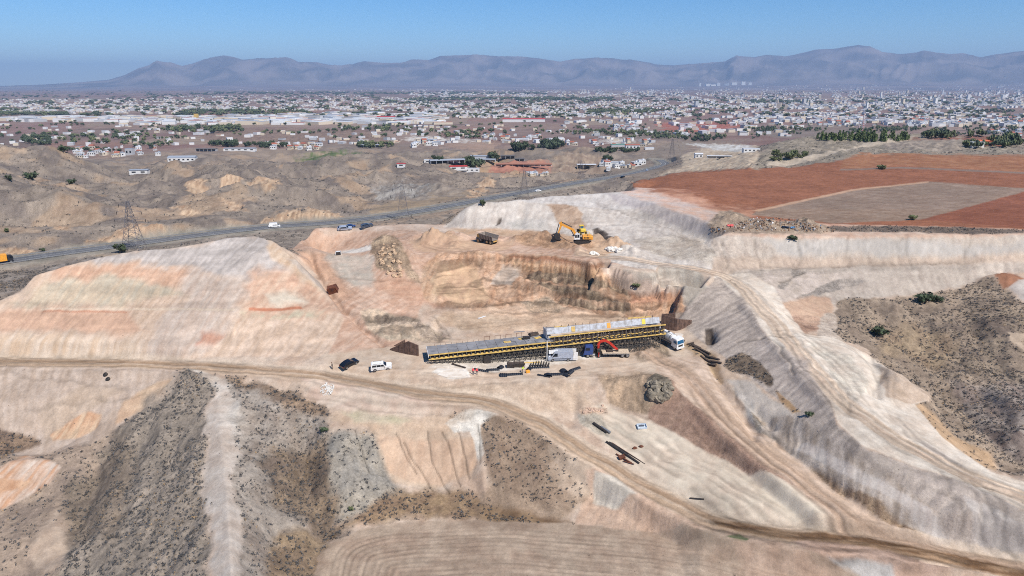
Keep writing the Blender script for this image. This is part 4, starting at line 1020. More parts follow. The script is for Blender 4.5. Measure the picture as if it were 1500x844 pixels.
# ------------------------------------------------------------------ vehicles
def wheel(parent, x, y, r=.36, w=.25, rimm=None):
    m = MB(); m.cyl((x, y-w/2, r), (x, y+w/2, r), r, 16); t_ = m.part('wheel', rubber, parent, True)
    m = MB(); sgn = 1 if y > 0 else -1; m.cyl((x, y+sgn*(w/2-.02), r), (x, y+sgn*(w/2+.02), r), r*.6, 12)
    m.part('rim', rimm or galv, t_)
    return t_
def make_car(name, label, cat, M, paint, L=4.7, Wd=1.85, H=1.75, kind='suv', roofbar=False):
    root = thing(name, label, cat)
    h = L/2; hw_ = Wd/2; g0 = .28
    if kind == 'suv':
        low = [(-h, .45), (-h+.08, g0), (h-.12, g0), (h, .42), (h, .78), (h-.12, .98), (h-1.15, 1.06), (-h+.1, 1.06), (-h, .95)]
        top = [(h-1.2, 1.05), (h-1.85, H-.05), (h-2.1, H), (-h+.35, H), (-h+.12, H-.12), (-h+.06, 1.05)]
        win = [(h-1.42, 1.12), (h-1.95, H-.14), (-h+.42, H-.14), (-h+.28, 1.12)]
    else:
        low = [(-h, .5), (-h+.12, g0), (h-.15, g0), (h, .4), (h, .62), (h-.2, .76), (h-1.2, .9), (-h+.5, .96), (-h+.03, .88)]
        top = [(h-1.15, .88), (h-2.0, H-.04), (h-2.4, H), (-h+1.3, H), (-h+.7, H-.2), (-h+.12, .93)]
        win = [(h-1.45, .95), (h-2.05, H-.12), (-h+1.25, H-.12), (-h+.62, .98)]
    b = MB(); b.prism(low, -hw_, hw_, lambda z: 0.05 if z < .4 or z > .9 else 0)
    b.prism(top, -hw_+.06, hw_-.06, lambda z: .16*(z-1.0)/(H-1.0) if z > 1.0 else 0)
    body = b.part('body', paint, root)
    gl = MB()
    for sg in (-1, 1):
        def yy(z): return sg*(hw_-.06-.16*(z-1.0)/(H-1.0)+.012)
        if kind == 'suv':
            xs = [(h-1.42, h-1.95, h-2.35, h-2.35), (h-2.42, h-2.42, -h+1.35, -h+1.35), (-h+1.28, -h+1.28, -h+.42, -h+.28)]
            for (xa, xb, xc, xd) in xs:
                z0, z1 = 1.12, H-.16
                gl.add([(xa, yy(z0), z0), (xb, yy(z1), z1), (xc, yy(z1), z1), (xd, yy(z0), z0)], [(0, 1, 2, 3)])
        else:
            gl.add([(x, yy(z), z) for x, z in win], [(0, 1, 2, 3)])
    wsx0, wsx1 = (h-1.2, h-1.82) if kind == 'suv' else (h-1.2, h-1.96)
    zt = H-.1; yb = hw_-.16
    gl.add([(wsx0+.01, -yb, 1.09 if kind == 'suv' else .94), (wsx0+.01, yb, 1.09 if kind == 'suv' else .94), (wsx1+.04, yb-.1, zt), (wsx1+.04, -yb+.1, zt)], [(0, 1, 2, 3)])
    if kind == 'suv': gl.add([(-h+.04, -yb, 1.12), (-h+.04, yb, 1.12), (-h+.12, yb-.1, zt-.1), (-h+.12, -yb+.1, zt-.1)], [(0, 1, 2, 3)])
    else: gl.add([(-h+.2, -yb, 1.0), (-h+.2, yb, 1.0), (-h+.68, yb-.1, H-.2), (-h+.68, -yb+.1, H-.2)], [(0, 1, 2, 3)])
    gl.part('windows', glass, root)
    for sx in (-1, 1):
        for sy in (-1, 1): wheel(root, sx*(h-.9), sy*(hw_-.1), .37 if kind == 'suv' else .33)
    for sy in (-1, 1):
        m = MB(); m.box((h-.03, sy*(hw_-.3), .72 if kind == 'suv' else .6), (.08, .38, .16)); m.part('headlight', lens, root)
        m = MB(); m.box((-h+.02, sy*(hw_-.18), .85), (.06, .16, .3)); m.part('tail_light', lampred, root)
        m = MB(); m.box((h-1.5, sy*(hw_+.08), 1.05), (.12, .16, .14)); m.part('mirror', paint, root)
    m = MB(); m.box((h+.02, 0, .42), (.1, Wd*.8, .16)); m.part('bumper', dark_steel, root)
    if roofbar:
        for sy in (-1, 1):
            m = MB(); m.bar((-h+.6, sy*.62, H+.05), (h-2.2, sy*.62, H+.05), .05); m.part('roof_rail', steel, root)
    root.matrix_world = M; return root
def make_van(label, M):
    root = thing('van', label, 'van'); L, Wd, H = 5.9, 2.0, 2.55; h = L/2; hw_ = 1.0
    prof = [(-h, .35), (h-.1, .35), (h, .55), (h-.02, 1.0), (h-.75, 1.25), (h-1.5, 2.3), (h-1.9, H), (-h+.1, H), (-h, H-.1)]
    b = MB(); b.prism(prof, -hw_, hw_, lambda z: .12*(z-1.2)/1.3 if z > 1.2 else 0); b.part('body', silver_paint, root)
    m = MB(); m.add([(h-.78, -.82, 1.3), (h-.78, .82, 1.3), (h-1.44, .74, 2.22), (h-1.44, -.74, 2.22)], [(0, 1, 2, 3)]); m.part('windscreen', glass, root)
    for sg in (-1, 1):
        m = MB(); y_ = lambda z: sg*(1.012-.12*(z-1.2)/1.3)
        m.add([(h-1.0, y_(1.32), 1.32), (h-1.55, y_(2.1), 2.1), (h-2.2, y_(2.1), 2.1), (h-2.2, y_(1.32), 1.32)], [(0, 1, 2, 3)]); m.part('side_window', glass, root)
        m = MB(); m.box((0-.3, sg*1.01, .72), (L-1.6, .03, .18)); m.part('side_trim', dark_steel, root)
        m = MB(); m.box((h-.03, sg*.72, .85), (.1, .36, .24)); m.part('headlight', lens, root)
        m = MB(); m.box((h-1.2, sg*1.14, 1.5), (.12, .2, .3)); m.part('mirror', black_paint, root)
        for x in (-h+1.15, h-1.05): wheel(root, x, sg*.9, .36)
    for sg, a in ((-1, -12), (1, 100)):
        M2 = Matrix.Translation((-h, sg*.95, 0)) @ Matrix.Rotation(R(a*sg*-1 if sg > 0 else a), 4, 'Z')
    m = MB(); m.box((-h-.55, .98, 1.4), (1.05, .06, 2.0)); m.part('rear_door', white_paint, root, label='open white rear door')
    m = MB(); m.box((-h-.55, -.98, 1.4), (1.05, .06, 2.0)); m.part('rear_door', white_paint, root, label='open white rear door')
    m = MB(); m.box((-h-.03, 0, 1.45), (.04, 1.7, 1.9)); m.part('load_opening_shade', dark_cloth, root)  # dark sheet standing in for the shade inside the van
    root.matrix_world = M; return root
def truck_cab(root, x0, paint, H=2.9, Lc=2.0, Wc=2.4, gl=None, z0=.75):
    """cab with its front at x0 + Lc"""
    prof = [(x0, z0), (x0+Lc, z0-.1), (x0+Lc+.05, z0+.9), (x0+Lc-.12, H-.25), (x0+Lc-.35, H), (x0+.05, H), (x0, H-.1)]
    m = MB(); m.prism(prof, -Wc/2, Wc/2, lambda z: .06 if z > H-.3 else 0); cab_ = m.part('cab', paint, root)
    gl = gl or glass
    m = MB(); m.add([(x0+Lc+.065, -Wc/2+.12, z0+.98), (x0+Lc+.065, Wc/2-.12, z0+.98), (x0+Lc-.08, Wc/2-.18, H-.32), (x0+Lc-.08, -Wc/2+.18, H-.32)], [(0, 1, 2, 3)]); m.part('windscreen', gl, cab_)
    for sg in (-1, 1):
        m = MB(); m.box((x0+Lc*.62, sg*(Wc/2-.0), z0+1.38), (.95, .03, .62)); m.part('side_window', gl, cab_)
        m = MB(); m.box((x0+Lc-.1, sg*(Wc/2+.16), z0+1.35), (.1, .16, .5)); m.part('mirror', dark_steel, cab_)
        m = MB(); m.box((x0+Lc+.06, sg*.85, z0+.12), (.08, .4, .22)); m.part('headlight', lens, cab_)
    m = MB(); m.box((x0+Lc+.08, 0, z0+.45), (.06, 1.4, .42)); m.part('grille', dark_steel, cab_)
    m = MB(); m.box((x0+Lc+.08, 0, z0-.15), (.2, Wc, .28)); m.part('bumper', paint, cab_)
    return cab_
def person(label, px, py, head, vest, legs=trouser, hat=None, pose=0, stoop=0.0):
    """standing figure, 1.75 m, one skinned surface for the body"""
    me = bpy.data.meshes.new('person'); s_ = stoop
    P = {'pelvis': (0, 0, .95), 'waist': (.02+.1*s_, 0, 1.1), 'chest': (.02+.28*s_, 0, 1.35-.08*s_), 'neck': (.03+.42*s_, 0, 1.5-.14*s_), 'head0': (.05+.5*s_, 0, 1.58-.16*s_), 'head1': (.06+.58*s_, 0, 1.72-.2*s_)}
    V_ = [P['pelvis'], P['waist'], P['chest'], P['neck'], P['head0'], P['head1']]; Rd = [.15, .135, .165, .065, .09, .085]
    E = [(0, 1), (1, 2), (2, 3), (3, 4), (4, 5)]
    def ch(st, pl, rl):
        p = st
        for q_, r_ in zip(pl, rl): V_.append(q_); Rd.append(r_); E.append((p, len(V_)-1)); p = len(V_)-1
    for sg in (-1, 1):
        f_ = pose*sg
        ch(0, [(0, sg*.1, .88), (.12*f_+.02, sg*.12, .5), (.16*f_-.02, sg*.12, .09), (.16*f_+.14, sg*.13, .04)], [.095, .065, .045, .045])
        cx_, cz_ = P['chest'][0], P['chest'][2]
        ch(2, [(cx_, sg*.2, cz_+.06), (cx_-.04-.08*f_+.1*s_, sg*.26, cz_-.22), (cx_+.08-.14*f_+.25*s_, sg*.25, cz_-.44)], [.06, .045, .035])
        w_ = len(V_)-1; hx, hz_ = V_[w_][0], V_[w_][2]
        ch(w_, [(hx+.02, sg*.25, hz_-.08)], [.036]); hnd = len(V_)-1
        for k_ in range(4): ch(hnd, [(hx+.045-.026*k_, sg*.25, hz_-.13-.01*(k_ in (1, 2))), (hx+.04-.026*k_, sg*.235, hz_-.18)], [.010, .008])
        ch(w_, [(hx+.055, sg*.235, hz_-.06), (hx+.065, sg*.225, hz_-.1)], [.012, .010])
    me.from_pydata(V_, E, []); o = bpy.data.objects.new('person', me); COL.objects.link(o)
    sk = o.modifiers.new('skin', 'SKIN'); sl = me.skin_vertices[0].data
    for i, r_ in enumerate(Rd): sl[i].radius = (r_, r_*1.25 if i in (0, 1, 2) else r_)
    sl[0].use_root = True
    ss = o.modifiers.new('sub', 'SUBSURF'); ss.levels = 1; ss.render_levels = 1
    m, t, b = newmat('figure_'+vest.name)
    tc = N(t, 'ShaderNodeTexCoord'); sx = N(t, 'ShaderNodeSeparateXYZ'); t.links.new(tc.outputs['Object'], sx.inputs[0])
    cr = N(t, 'ShaderNodeValToRGB'); cr.color_ramp.interpolation = 'CONSTANT'
    def c4(mm): return tuple(next(n_ for n_ in mm.node_tree.nodes if n_.type == 'VALTORGB').color_ramp.elements[1].color)
    e = cr.color_ramp.elements; e[0].position = 0; e[0].color = c4(rubber); e[1].position = .07/2; e[1].color = c4(legs)
    z_ = e.new(.92/2); z_.color = c4(vest); z_ = e.new((1.49-.14*s_)/2); z_.color = c4(skin)
    sc_ = N(t, 'ShaderNodeMath', operation='MULTIPLY'); sc_.inputs[1].default_value = .5; t.links.new(sx.outputs['Z'], sc_.inputs[0]); t.links.new(sc_.outputs[0], cr.inputs[0])
    t.links.new(cr.outputs[0], b.inputs['Base Color']); b.inputs['Roughness'].default_value = .8
    me.materials.append(m)
    o.matrix_world = seat(px, py, head, tilt=False)
    tag(o, label, 'person')
    h1 = P['head1']
    m_ = MB(); m_.blob((h1[0]-.005, 0, h1[2]+.015), (.12, .1, .085), 10, 6, amp=.03); m_.part('helmet' if hat else 'hair', hat or hair_m, o, True)
    f = MB(); f.blob((h1[0]+.095, 0, h1[2]-.05), (.02, .014, .025), 6, 4, amp=0); f.part('nose', skin, o, True)
    return o
# ------------------------------------------------------------------ the bridge deck on its falsework
LP = Vector(W(628, 527, 2.6)); RP = Vector(W(976, 489, 4.6))
axd = Vector((RP.x-LP.x, RP.y-LP.y, 0)); LEN = axd.length; axd.normalize(); nrm = Vector((-axd.y, axd.x, 0))   # nrm points away from the camera
hd = math.degrees(math.atan2(axd.y, axd.x))
BM = Matrix.Translation((LP.x, LP.y, 0)) @ Matrix.Rotation(R(hd), 4, 'Z')
def zb(s): return 2.6+2.0*s/LEN          # height of the lower yellow chord along the bridge
root = thing('bridge_falsework', 'long bridge deck formwork with yellow beams on dark scaffolding', 'bridge')
def bpart(name, mb, m, par=None, label=None): return mb.part(name, m, par or root, label=label)
def gz(s, n):
    p = BM @ Vector((s, n, 0)); return hfun(p.x, p.y)
MID = LEN*0.50
# lower chord and upper chord: timber beams in lengths, each a part
def shared(name, mesh, par, M):
    o = bpy.data.objects.new(name, mesh); COL.objects.link(o); o.parent = par; o.matrix_local = M; return o
nb = 12; seg = LEN/nb
for row, (off, n0, s0, s1) in enumerate(((0.0, 0, 0, LEN), (.85, .5, 0, MID), (2.15, .55, MID-.5, LEN), (.15, 6.0, 0, LEN))):
    s = s0
    while s < s1-.3:
        e_ = min(s+seg, s1)
        m = MB(); m.bar((s, n0, zb(s)+off), (e_-.04, n0, zb(e_)+off), .14, .26); bpart('yellow_beam', m, ochre_paint); s = e_
# brackets between the chords
bk1 = MB(); bk1.bar((0, -.05, .1), (0, .55, .85), .12, .1); bk1.bar((0, .5, .1), (0, .5, .85), .08); me1 = bk1.mesh('bracket', scaf)
bk2 = MB(); bk2.bar((0, -.05, .1), (0, .55, 2.1), .12, .1); bk2.bar((0, .5, .1), (0, .5, 2.1), .1); bk2.bar((0, .0, 1.0), (0, .55, 1.0), .08); me2 = bk2.mesh('bracket', scaf)
bl = MB(); bl.box((0, .3, .12), (.5, .5, .06)); mbl = bl.mesh('packing_board', ochre_paint)
s = .4
while s < LEN:
    shared('bracket', me1 if s < MID else me2, root, Matrix.Translation((s, 0, zb(s))))
    shared('packing_board', mbl, root, Matrix.Translation((s+.5, 0, zb(s)+(.0 if s < MID else .35*(int(s*3) % 3)))))
    s += 1.05
for k in range(20):
    m = MB(); s = MID+k*(LEN-MID)/20; m.bar((s, .1, zb(s)+.9), (s+1.1, .1, zb(s)+1.0+.2*(k % 2)), .1, .12)
    bpart('strut', m, ochre_paint)
# dark boards added behind the brackets, standing in for the gap's shade
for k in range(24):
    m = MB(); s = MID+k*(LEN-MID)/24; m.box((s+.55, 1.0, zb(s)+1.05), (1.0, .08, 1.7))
    bpart('gap_shade_board', m, timber)
# deck boards (left half), each a panel
NPN = 13
for k in range(NPN):
    s = 0.1+k*(MID+1)/NPN; w_ = (MID+1)/NPN-.05; zz = zb(s+w_/2)+1.02
    m = MB(); m.box((s+w_/2, 3.2+.02*(k % 3), zz), (w_, 5.2, .12)); bpart('deck_panel', m, deck_grey)
    m = MB(); m.box((s+w_/2, 3.2, zz-.32), (.18, 5.0, .4)); bpart('joist', m, timber)
for k in range(6):
    m = MB(); s = MID-10+k*1.9; m.box((s, 3+.6*(k % 3), zb(s)+1.14), (1.7, 1.0+.3*(k % 2), .08), rz=.1*k); bpart('loose_board', m, deck_grey if k % 2 else ochre_paint)
m = MB(); m.box((MID-3, 5.6, zb(MID)+1.4), (2.4, 1.3, .5), rz=.3, taper=(.9, .8)); bpart('board_stack', m, timber)
m = MB(); m.box((MID-5.2, 3.6, zb(MID)+1.35), (1.8, .9, .45), rz=-.2); bpart('board_stack', m, dark_steel)
# stop end on the left
m = MB(); m.box((0, 3.0, zb(0)+.75), (.1, 5.6, .7)); bpart('stop_end', m, white_paint)
# tall grey wall form on the right half: sheets with studs behind
NW = 16; W0 = MID-.6; W1 = LEN-1.0; wl = (W1-W0)/NW
for k in range(NW):
    s = W0+k*wl; zz = zb(s)+2.3
    m = MB(); m.add([(s, 1.9, zz), (s+wl-.03, 1.9, zz), (s+wl-.03, 2.4, zz+1.35), (s, 2.4, zz+1.35), (s, 2.05, zz), (s+wl-.03, 2.05, zz), (s+wl-.03, 2.55, zz+1.35), (s, 2.55, zz+1.35)],
        [(0, 1, 2, 3), (4, 7, 6, 5), (0, 4, 5, 1), (3, 2, 6, 7), (1, 5, 6, 2), (0, 3, 7, 4)])
    pan = bpart('form_panel', m, plank_grey)
    st = MB(); st.bar((s+.2, 2.6, zz-.2), (s+.2, 2.9, zz+1.75), .1, .12); st.part('stud', timber, pan)
for k, c_ in ((3, ochre_paint), (8, orange_paint), (13, yellow_paint)):
    s = W0+(k+.4)*wl; zz = zb(s)+2.3
    m = MB(); m.add([(s, 1.86, zz+.1), (s+.9, 1.86, zz+.1), (s+.9, 2.3, zz+1.25), (s, 2.3, zz+1.25), (s, 1.9, zz+.1), (s+.9, 1.9, zz+.1), (s+.9, 2.34, zz+1.25), (s, 2.34, zz+1.25)], [(0, 1, 2, 3), (0, 4, 5, 1), (1, 5, 6, 2), (3, 2, 6, 7), (0, 3, 7, 4)])
    bpart('coloured_sheet', m, c_)
zz = zb(W0)+1.1
m = MB(); m.box((W0-.05, 3.4, zz+1.1), (.12, 3.2, 2.2)); bpart('end_panel', m, plank_grey)
m = MB(); m.box((W0+1.8, 1.2, zz+.55), (3.6, .12, 1.1)); bpart('front_panel', m, plank_grey)
m = MB(); m.box(((W0+W1)/2, 4.3, zb((W0+W1)/2)+2.2), (W1-W0, 3.2, .14)); bpart('deck_slab', m, deck_grey)
m = MB(); m.box((LEN-6, 2.9, zb(LEN)+3.65), (6, .3, .2)); bpart('yellow_beam', m, ochre_paint)
m = MB(); m.box((MID+3.0, 2.9, zb(MID)+3.7), (3.2, .3, .2)); bpart('yellow_beam', m, ochre_paint)
# rail posts along the far edge of the low deck
for k in range(22):
    s = 2+k*(MID)/22; m = MB(); m.bar((s, 5.7, zb(s)+1.0), (s, 5.7, zb(s)+(2.1 if k > 8 else 1.5)), .07); bpart('rail_post', m, rust)
for k in range(9, 21, 2):
    s = 2+k*(MID)/22; m = MB(); m.bar((s, 5.7, zb(s)+2.0), (s+MID/22, 5.7, zb(s)+2.05), .06); bpart('rail', m, rust)
m = MB(); m.box((MID-6.5, 5.7, zb(MID)+2.15), (2.6, .35, .08)); bpart('rail', m, galv)
# scaffold towers: every standard a part, braces joined
pst = {}
for j, n0 in enumerate((.3, 2.1, 3.9, 5.7)):
    s = .6
    while s < LEN-.5:
        z0 = gz(s, n0); z1 = zb(s)-.1
        if z1-z0 > .3:
            h = round((z1-z0)*4)/4+.15
            if h not in pst:
                m = MB(); m.bar((0, 0, -.3), (0, 0, h), .11); m.box((0, 0, h), (.5, .5, .06)); pst[h] = m.mesh('standard', scaf)
            shared('standard', pst[h], root, Matrix.Translation((s, n0, z1-h)))
        s += 1.3
m = MB()
for j, n0 in enumerate((.3, 2.1, 3.9, 5.7)):
    s = .6; k = 0
    while s < LEN-1.9:
        z0 = gz(s, n0)+.15; z1 = zb(s)-.3
        if z1-z0 > .5:
            a, b_ = (z0, z1) if k % 2 else (z1, z0)
            m.bar((s, n0, a), (s+1.3, n0, b_), .1); m.bar((s, n0, b_), (s+1.3, n0, a), .08)
            m.bar((s, n0, z0+.3), (s+1.3, n0, z0+.35), .1)
            if z1-z0 > 1.8: m.bar((s, n0, (z0+z1)/2), (s+1.3, n0, (z0+z1)/2), .1)
            if n0 < 5 and k % 2: m.bar((s, n0, z0), (s, n0+1.8, z1), .06)
        s += 1.3; k += 1
ob = bpart('brace_row', m, scaf); ob['kind'] = 'stuff'
mr_ = MB(); mr_.bar((0, 0, 0), (5.0, 0, .16), .14, .24); mr_ = mr_.mesh('timber_runner', timber)
for j in range(6):
    for k in range(11):
        s = .6+k*5.2
        if s+5 < LEN: shared('timber_runner', mr_, root, Matrix.Translation((s, .3+j*1.05, zb(s)-.25)))
m = MB(); s = MID*.47; m.box((s, .4, gz(s, .4)+.9), (1.6, .8, 1.8)); bpart('scaffold_bay', m, dark_steel)
# white access stair behind the van
m = MB(); s = MID-1.3
m.bar((s, -.9, gz(s, -.9)), (s, -.9, zb(s)+1.9), .12); m.bar((s+.1, -.7, gz(s, -.7)), (s+.1, -.7, zb(s)+1.2), .1); bpart('ladder_post', m, white_paint)
for k in range(2):
    m = MB(); m.box((s+1.6, -.7, gz(s, -.7)+.8+k*1.4), (2.2, .5, .8)); bpart('white_board', m, white_paint)
root.matrix_world = BM
# rusty brown form walls at both ends
def wall(label, pts_, h, m_=None, thick=.3, n=6):
    r_ = thing('retaining_wall', label, 'wall')
    for (a, b, ha, hb) in pts_:
        a = Vector(a); b = Vector(b); d = (b-a)/n; q_ = Vector((-(b-a).y, (b-a).x, 0)).normalized()*thick
        za = min(a.z, b.z)-.4
        for k in range(n):
            p0 = a+d*k; p1 = a+d*(k+.97); h0 = ha+(hb-ha)*k/n; h1 = ha+(hb-ha)*(k+1)/n
            o_ = Vector((0, 0, 0)) if k % 2 else q_*.12
            vs = [(p0.x+o_.x, p0.y+o_.y, p0.z-.5), (p1.x+o_.x, p1.y+o_.y, p1.z-.5), (p1.x+o_.x, p1.y+o_.y, p1.z+h1), (p0.x+o_.x, p0.y+o_.y, p0.z+h0)]
            vs += [(x+q_.x, y+q_.y, z) for x, y, z in vs]
            mm = MB(); mm.add(vs, [(0, 1, 2, 3), (7, 6, 5, 4), (0, 4, 5, 1), (1, 5, 6, 2), (2, 6, 7, 3), (3, 7, 4, 0)])
            mm.part('board', m_ or plank_brown, r_)
    return r_
def wp(px, py, z): return Vector(W(px, py, z))
wall('dark brown boarded wing wall at the left end of the bridge deck', [(wp(571, 513, 1.6), wp(598, 523, 1.0), .3, 3.9), (wp(598, 523, 1.0), wp(613, 525, 1.0), 3.9, 3.2), (wp(577, 508, 1.7), wp(594, 507, 1.7), .2, 1.6)], 3)
wall('dark brown boarded wing wall behind the white tanker truck', [(wp(968, 478, 2.4), wp(991, 485, 1.6), 3.2, 3.3), (wp(991, 485, 1.6), wp(1013, 477, 2.2), 3.2, 1.5), (wp(969, 470, 2.6), wp(989, 470, 2.6), 1.9, 1.9)], 3)
c = wp(1003, 486, 1.3)
m = MB(); m.add([(x_-c.x, y_-c.y, 0.12) for x_, y_ in [wp(*p)[:2] for p in ((987, 492, 1.2), (997, 497, 1.1), (1008, 481, 1.3), (992, 484, 1.3))]]+[(x_-c.x, y_-c.y, -.5) for x_, y_ in [wp(*p)[:2] for p in ((987, 492, 1.2), (997, 497, 1.1), (1008, 481, 1.3), (992, 484, 1.3))]], [(0, 1, 2, 3), (0, 4, 5, 1), (1, 5, 6, 2), (2, 6, 7, 3), (3, 7, 4, 0)])
o_ = solo('concrete_slab', m, concrete, 'pale concrete slab on the ground beside the tanker truck', 'slab'); o_.location = c
c = wp(663, 546, .6)
m = MB(); m.add([(-3.2, -.9, .1), (-1, -1.9, .1), (3.0, -1.4, .1), (3.4, .6, .1), (.6, 1.6, .1), (-1.6, .9, .1), (-3.2, -.9, -.3), (-1, -1.9, -.3), (3.0, -1.4, -.3), (3.4, .6, -.3), (.6, 1.6, -.3), (-1.6, .9, -.3)], [(0, 1, 2, 3, 4, 5)]+[(i, i+6, (i+1) % 6+6, (i+1) % 6) for i in range(6)]); o_ = solo('concrete_slab', m, concrete, 'pale concrete blinding slab in front of the left scaffolding', 'slab'); o_.matrix_world = seat(662, 547, 0, span=2)
m = MB(); m.box((0, 0, .1), (3.6, .3, .2)); o_ = solo('timber_beam', m, timber, 'thin dark beam lying across the white slab', 'beam'); o_.matrix_world = seat(672, 537, -25); o_.location.z += .15

# ------------------------------------------------------------------ cars and trucks on site
make_car('off_road_car', 'white off-road estate car parked on the sand beside the haul road', 'car', seat(559, 540, 10), white_paint, roofbar=True)
make_car('parked_car', 'black hatchback parked left of the white off-road car', 'car', seat(512, 535, 48), black_paint, L=4.4, Wd=1.8, H=1.48, kind='hatch')
make_van('silver panel van with open rear doors below the bridge deck', seat(820, 527, 186))
make_car('parked_car', 'silver blue saloon car at the far edge of the upper plateau', 'car', seat(505, 336, 12), silver_paint, H=1.5, kind='hatch', L=5.0)
make_car('parked_car', 'blue car half hidden behind the silver blue saloon', 'car', seat(514, 332.5, 12), blue_paint, H=1.5, kind='hatch', L=4.6)
make_car('parked_car', 'dark grey off-road car alone on the upper plateau edge', 'car', seat(538, 333, 20), mat('grey_paint', (70, 78, 92), .35, .2), L=4.3, H=1.6)
# blue lorry with folded red crane
def lorry(M):
    r_ = thing('crane_lorry', 'blue flatbed lorry with folded red loading crane beside the scaffolding', 'lorry')
    truck_cab(r_, 3.0, blue_paint, H=2.9, Lc=2.1, z0=.9)
    m = MB(); m.box((2.9, 0, 2.0), (.25, 2.2, 1.5)); m.part('cab_back', dark_steel, r_)
    m = MB(); [m.bar((-6.0, sy, .85), (4.8, sy, .85), .2, .3) for sy in (-.5, .5)]; m.part('chassis', dark_steel, r_)
    m = MB(); m.box((-2.6, 0, 1.15), (6.6, 2.45, .16)); bed = m.part('flatbed', mat('bed_boards', (188, 168, 144), .85, var=.25), r_)
    for k in range(6):
        for sy in (-1, 1):
            m = MB(); m.box((-5.4+k*1.1, sy*1.24, 1.02), (1.0, .06, .22)); m.part('side_rail', galv, bed)
    for x, n_ in ((4.2, 1), (1.5, 2), (-4.2, 2), (-5.4, 2)):
        for sy in (-1, 1): wheel(r_, x, sy*1.0, .5, .32)
    for sy in (-1, 1):
        m = MB(); m.box((2.9, sy*1.0, .75), (.9, .4, .5), bev=.06); m.part('fuel_tank', galv, r_)
    c_ = MB(); c_.box((1.6, 0, 1.6), (.9, 1.8, .9), bev=.05); cb = c_.part('crane_base', dark_steel, r_)
    m = MB(); m.bar((1.6, 0, 1.9), (1.6, 0, 3.3), .45); m.part('crane_mast', red_paint, r_)
    m = MB()
    for a, b_ in (((1.8, .1, 2.9), (1.3, .1, 3.8)), ((1.3, .1, 3.8), (.1, .1, 4.1)), ((.1, .1, 4.1), (-1.0, .1, 3.5)), ((-1.0, .1, 3.5), (-3.0, .1, 1.7))): m.bar(a, b_, .38, .5)
    m.part('crane_arm', red_paint, r_)
    m = MB()
    for a, b_ in (((1.5, -.25, 2.6), (.9, -.25, 3.7)), ((-.1, -.25, 3.7), (-1.9, -.25, 2.3)), ((.8, -.3, 3.0), (-1.0, -.3, 2.2))): m.cyl(a, b_, .1, 8)
    m.part('hydraulic_ram', dark_steel, r_)
    m = MB(); m.box((-3.0, .1, 1.5), (.6, .5, .5)); m.part('crane_hook', dark_steel, r_)
    for sy in (-1, 1):
        m = MB(); m.bar((1.6, sy*1.2, .3), (1.6, sy*1.2, 1.4), .16); m.part('stabiliser', red_paint, r_)
    m = MB(); m.box((-1.2, 0, 1.4), (1.5, 1.4, .4)); m.part('load', timber, r_)
    r_.matrix_world = M; return r_
lorry(seat(885, 521, 184))
def tanker(M):
    r_ = thing('tanker_truck', 'white tanker truck with long grey tank beside the bridge end', 'truck')
    truck_cab(r_, 2.6, white_paint, H=2.95, Lc=1.9, gl=blue_glass)
    m = MB(); [m.bar((-4.8, sy, .85), (4.2, sy, .85), .2, .3) for sy in (-.5, .5)]; m.part('chassis', dark_steel, r_)
    m = MB(); m.cyl((-4.9, 0, 2.1), (2.0, 0, 2.1), 1.15, 22); tk = m.part('tank', galv, r_, True)
    for k in range(5):
        x = -4.6+k*1.55; m = MB(); m.cyl((x, 0, 2.1), (x+.1, 0, 2.1), 1.19, 22); m.part('tank_band', dark_steel, tk)
    m = MB(); m.cyl((1.9, 0, 2.1), (2.5, 0, 2.1), 1.17, 22, .8); m.part('tank_front', white_paint, tk, True)
    m = MB(); m.box((-1.4, 0, 3.25), (6.0, .7, .08)); m.part('walkway', white_paint, tk)
    for k in range(3):
        m = MB(); m.cyl((-3.6+k*2, 0, 3.2), (-3.6+k*2, 0, 3.5), .3, 12); m.part('hatch', steel, tk)
    m = MB(); m.bar((-4.9, 1.0, 1.4), (2.2, 1.0, 1.4), .25, .3); m.bar((-4.9, -1.0, 1.4), (2.2, -1.0, 1.4), .25, .3); m.part('side_locker', galv, r_)
    for x in (3.6, -2.6, -3.9):
        for sy in (-1, 1): wheel(r_, x, sy*1.0, .52, .34)
    r_.matrix_world = M; return r_
ta = G(966, 497); tb = G(989, 510)
tanker(seatxy((ta.x+tb.x)/2, (ta.y+tb.y)/2, math.degrees(math.atan2(tb.y-ta.y, tb.x-ta.x)), span=2))
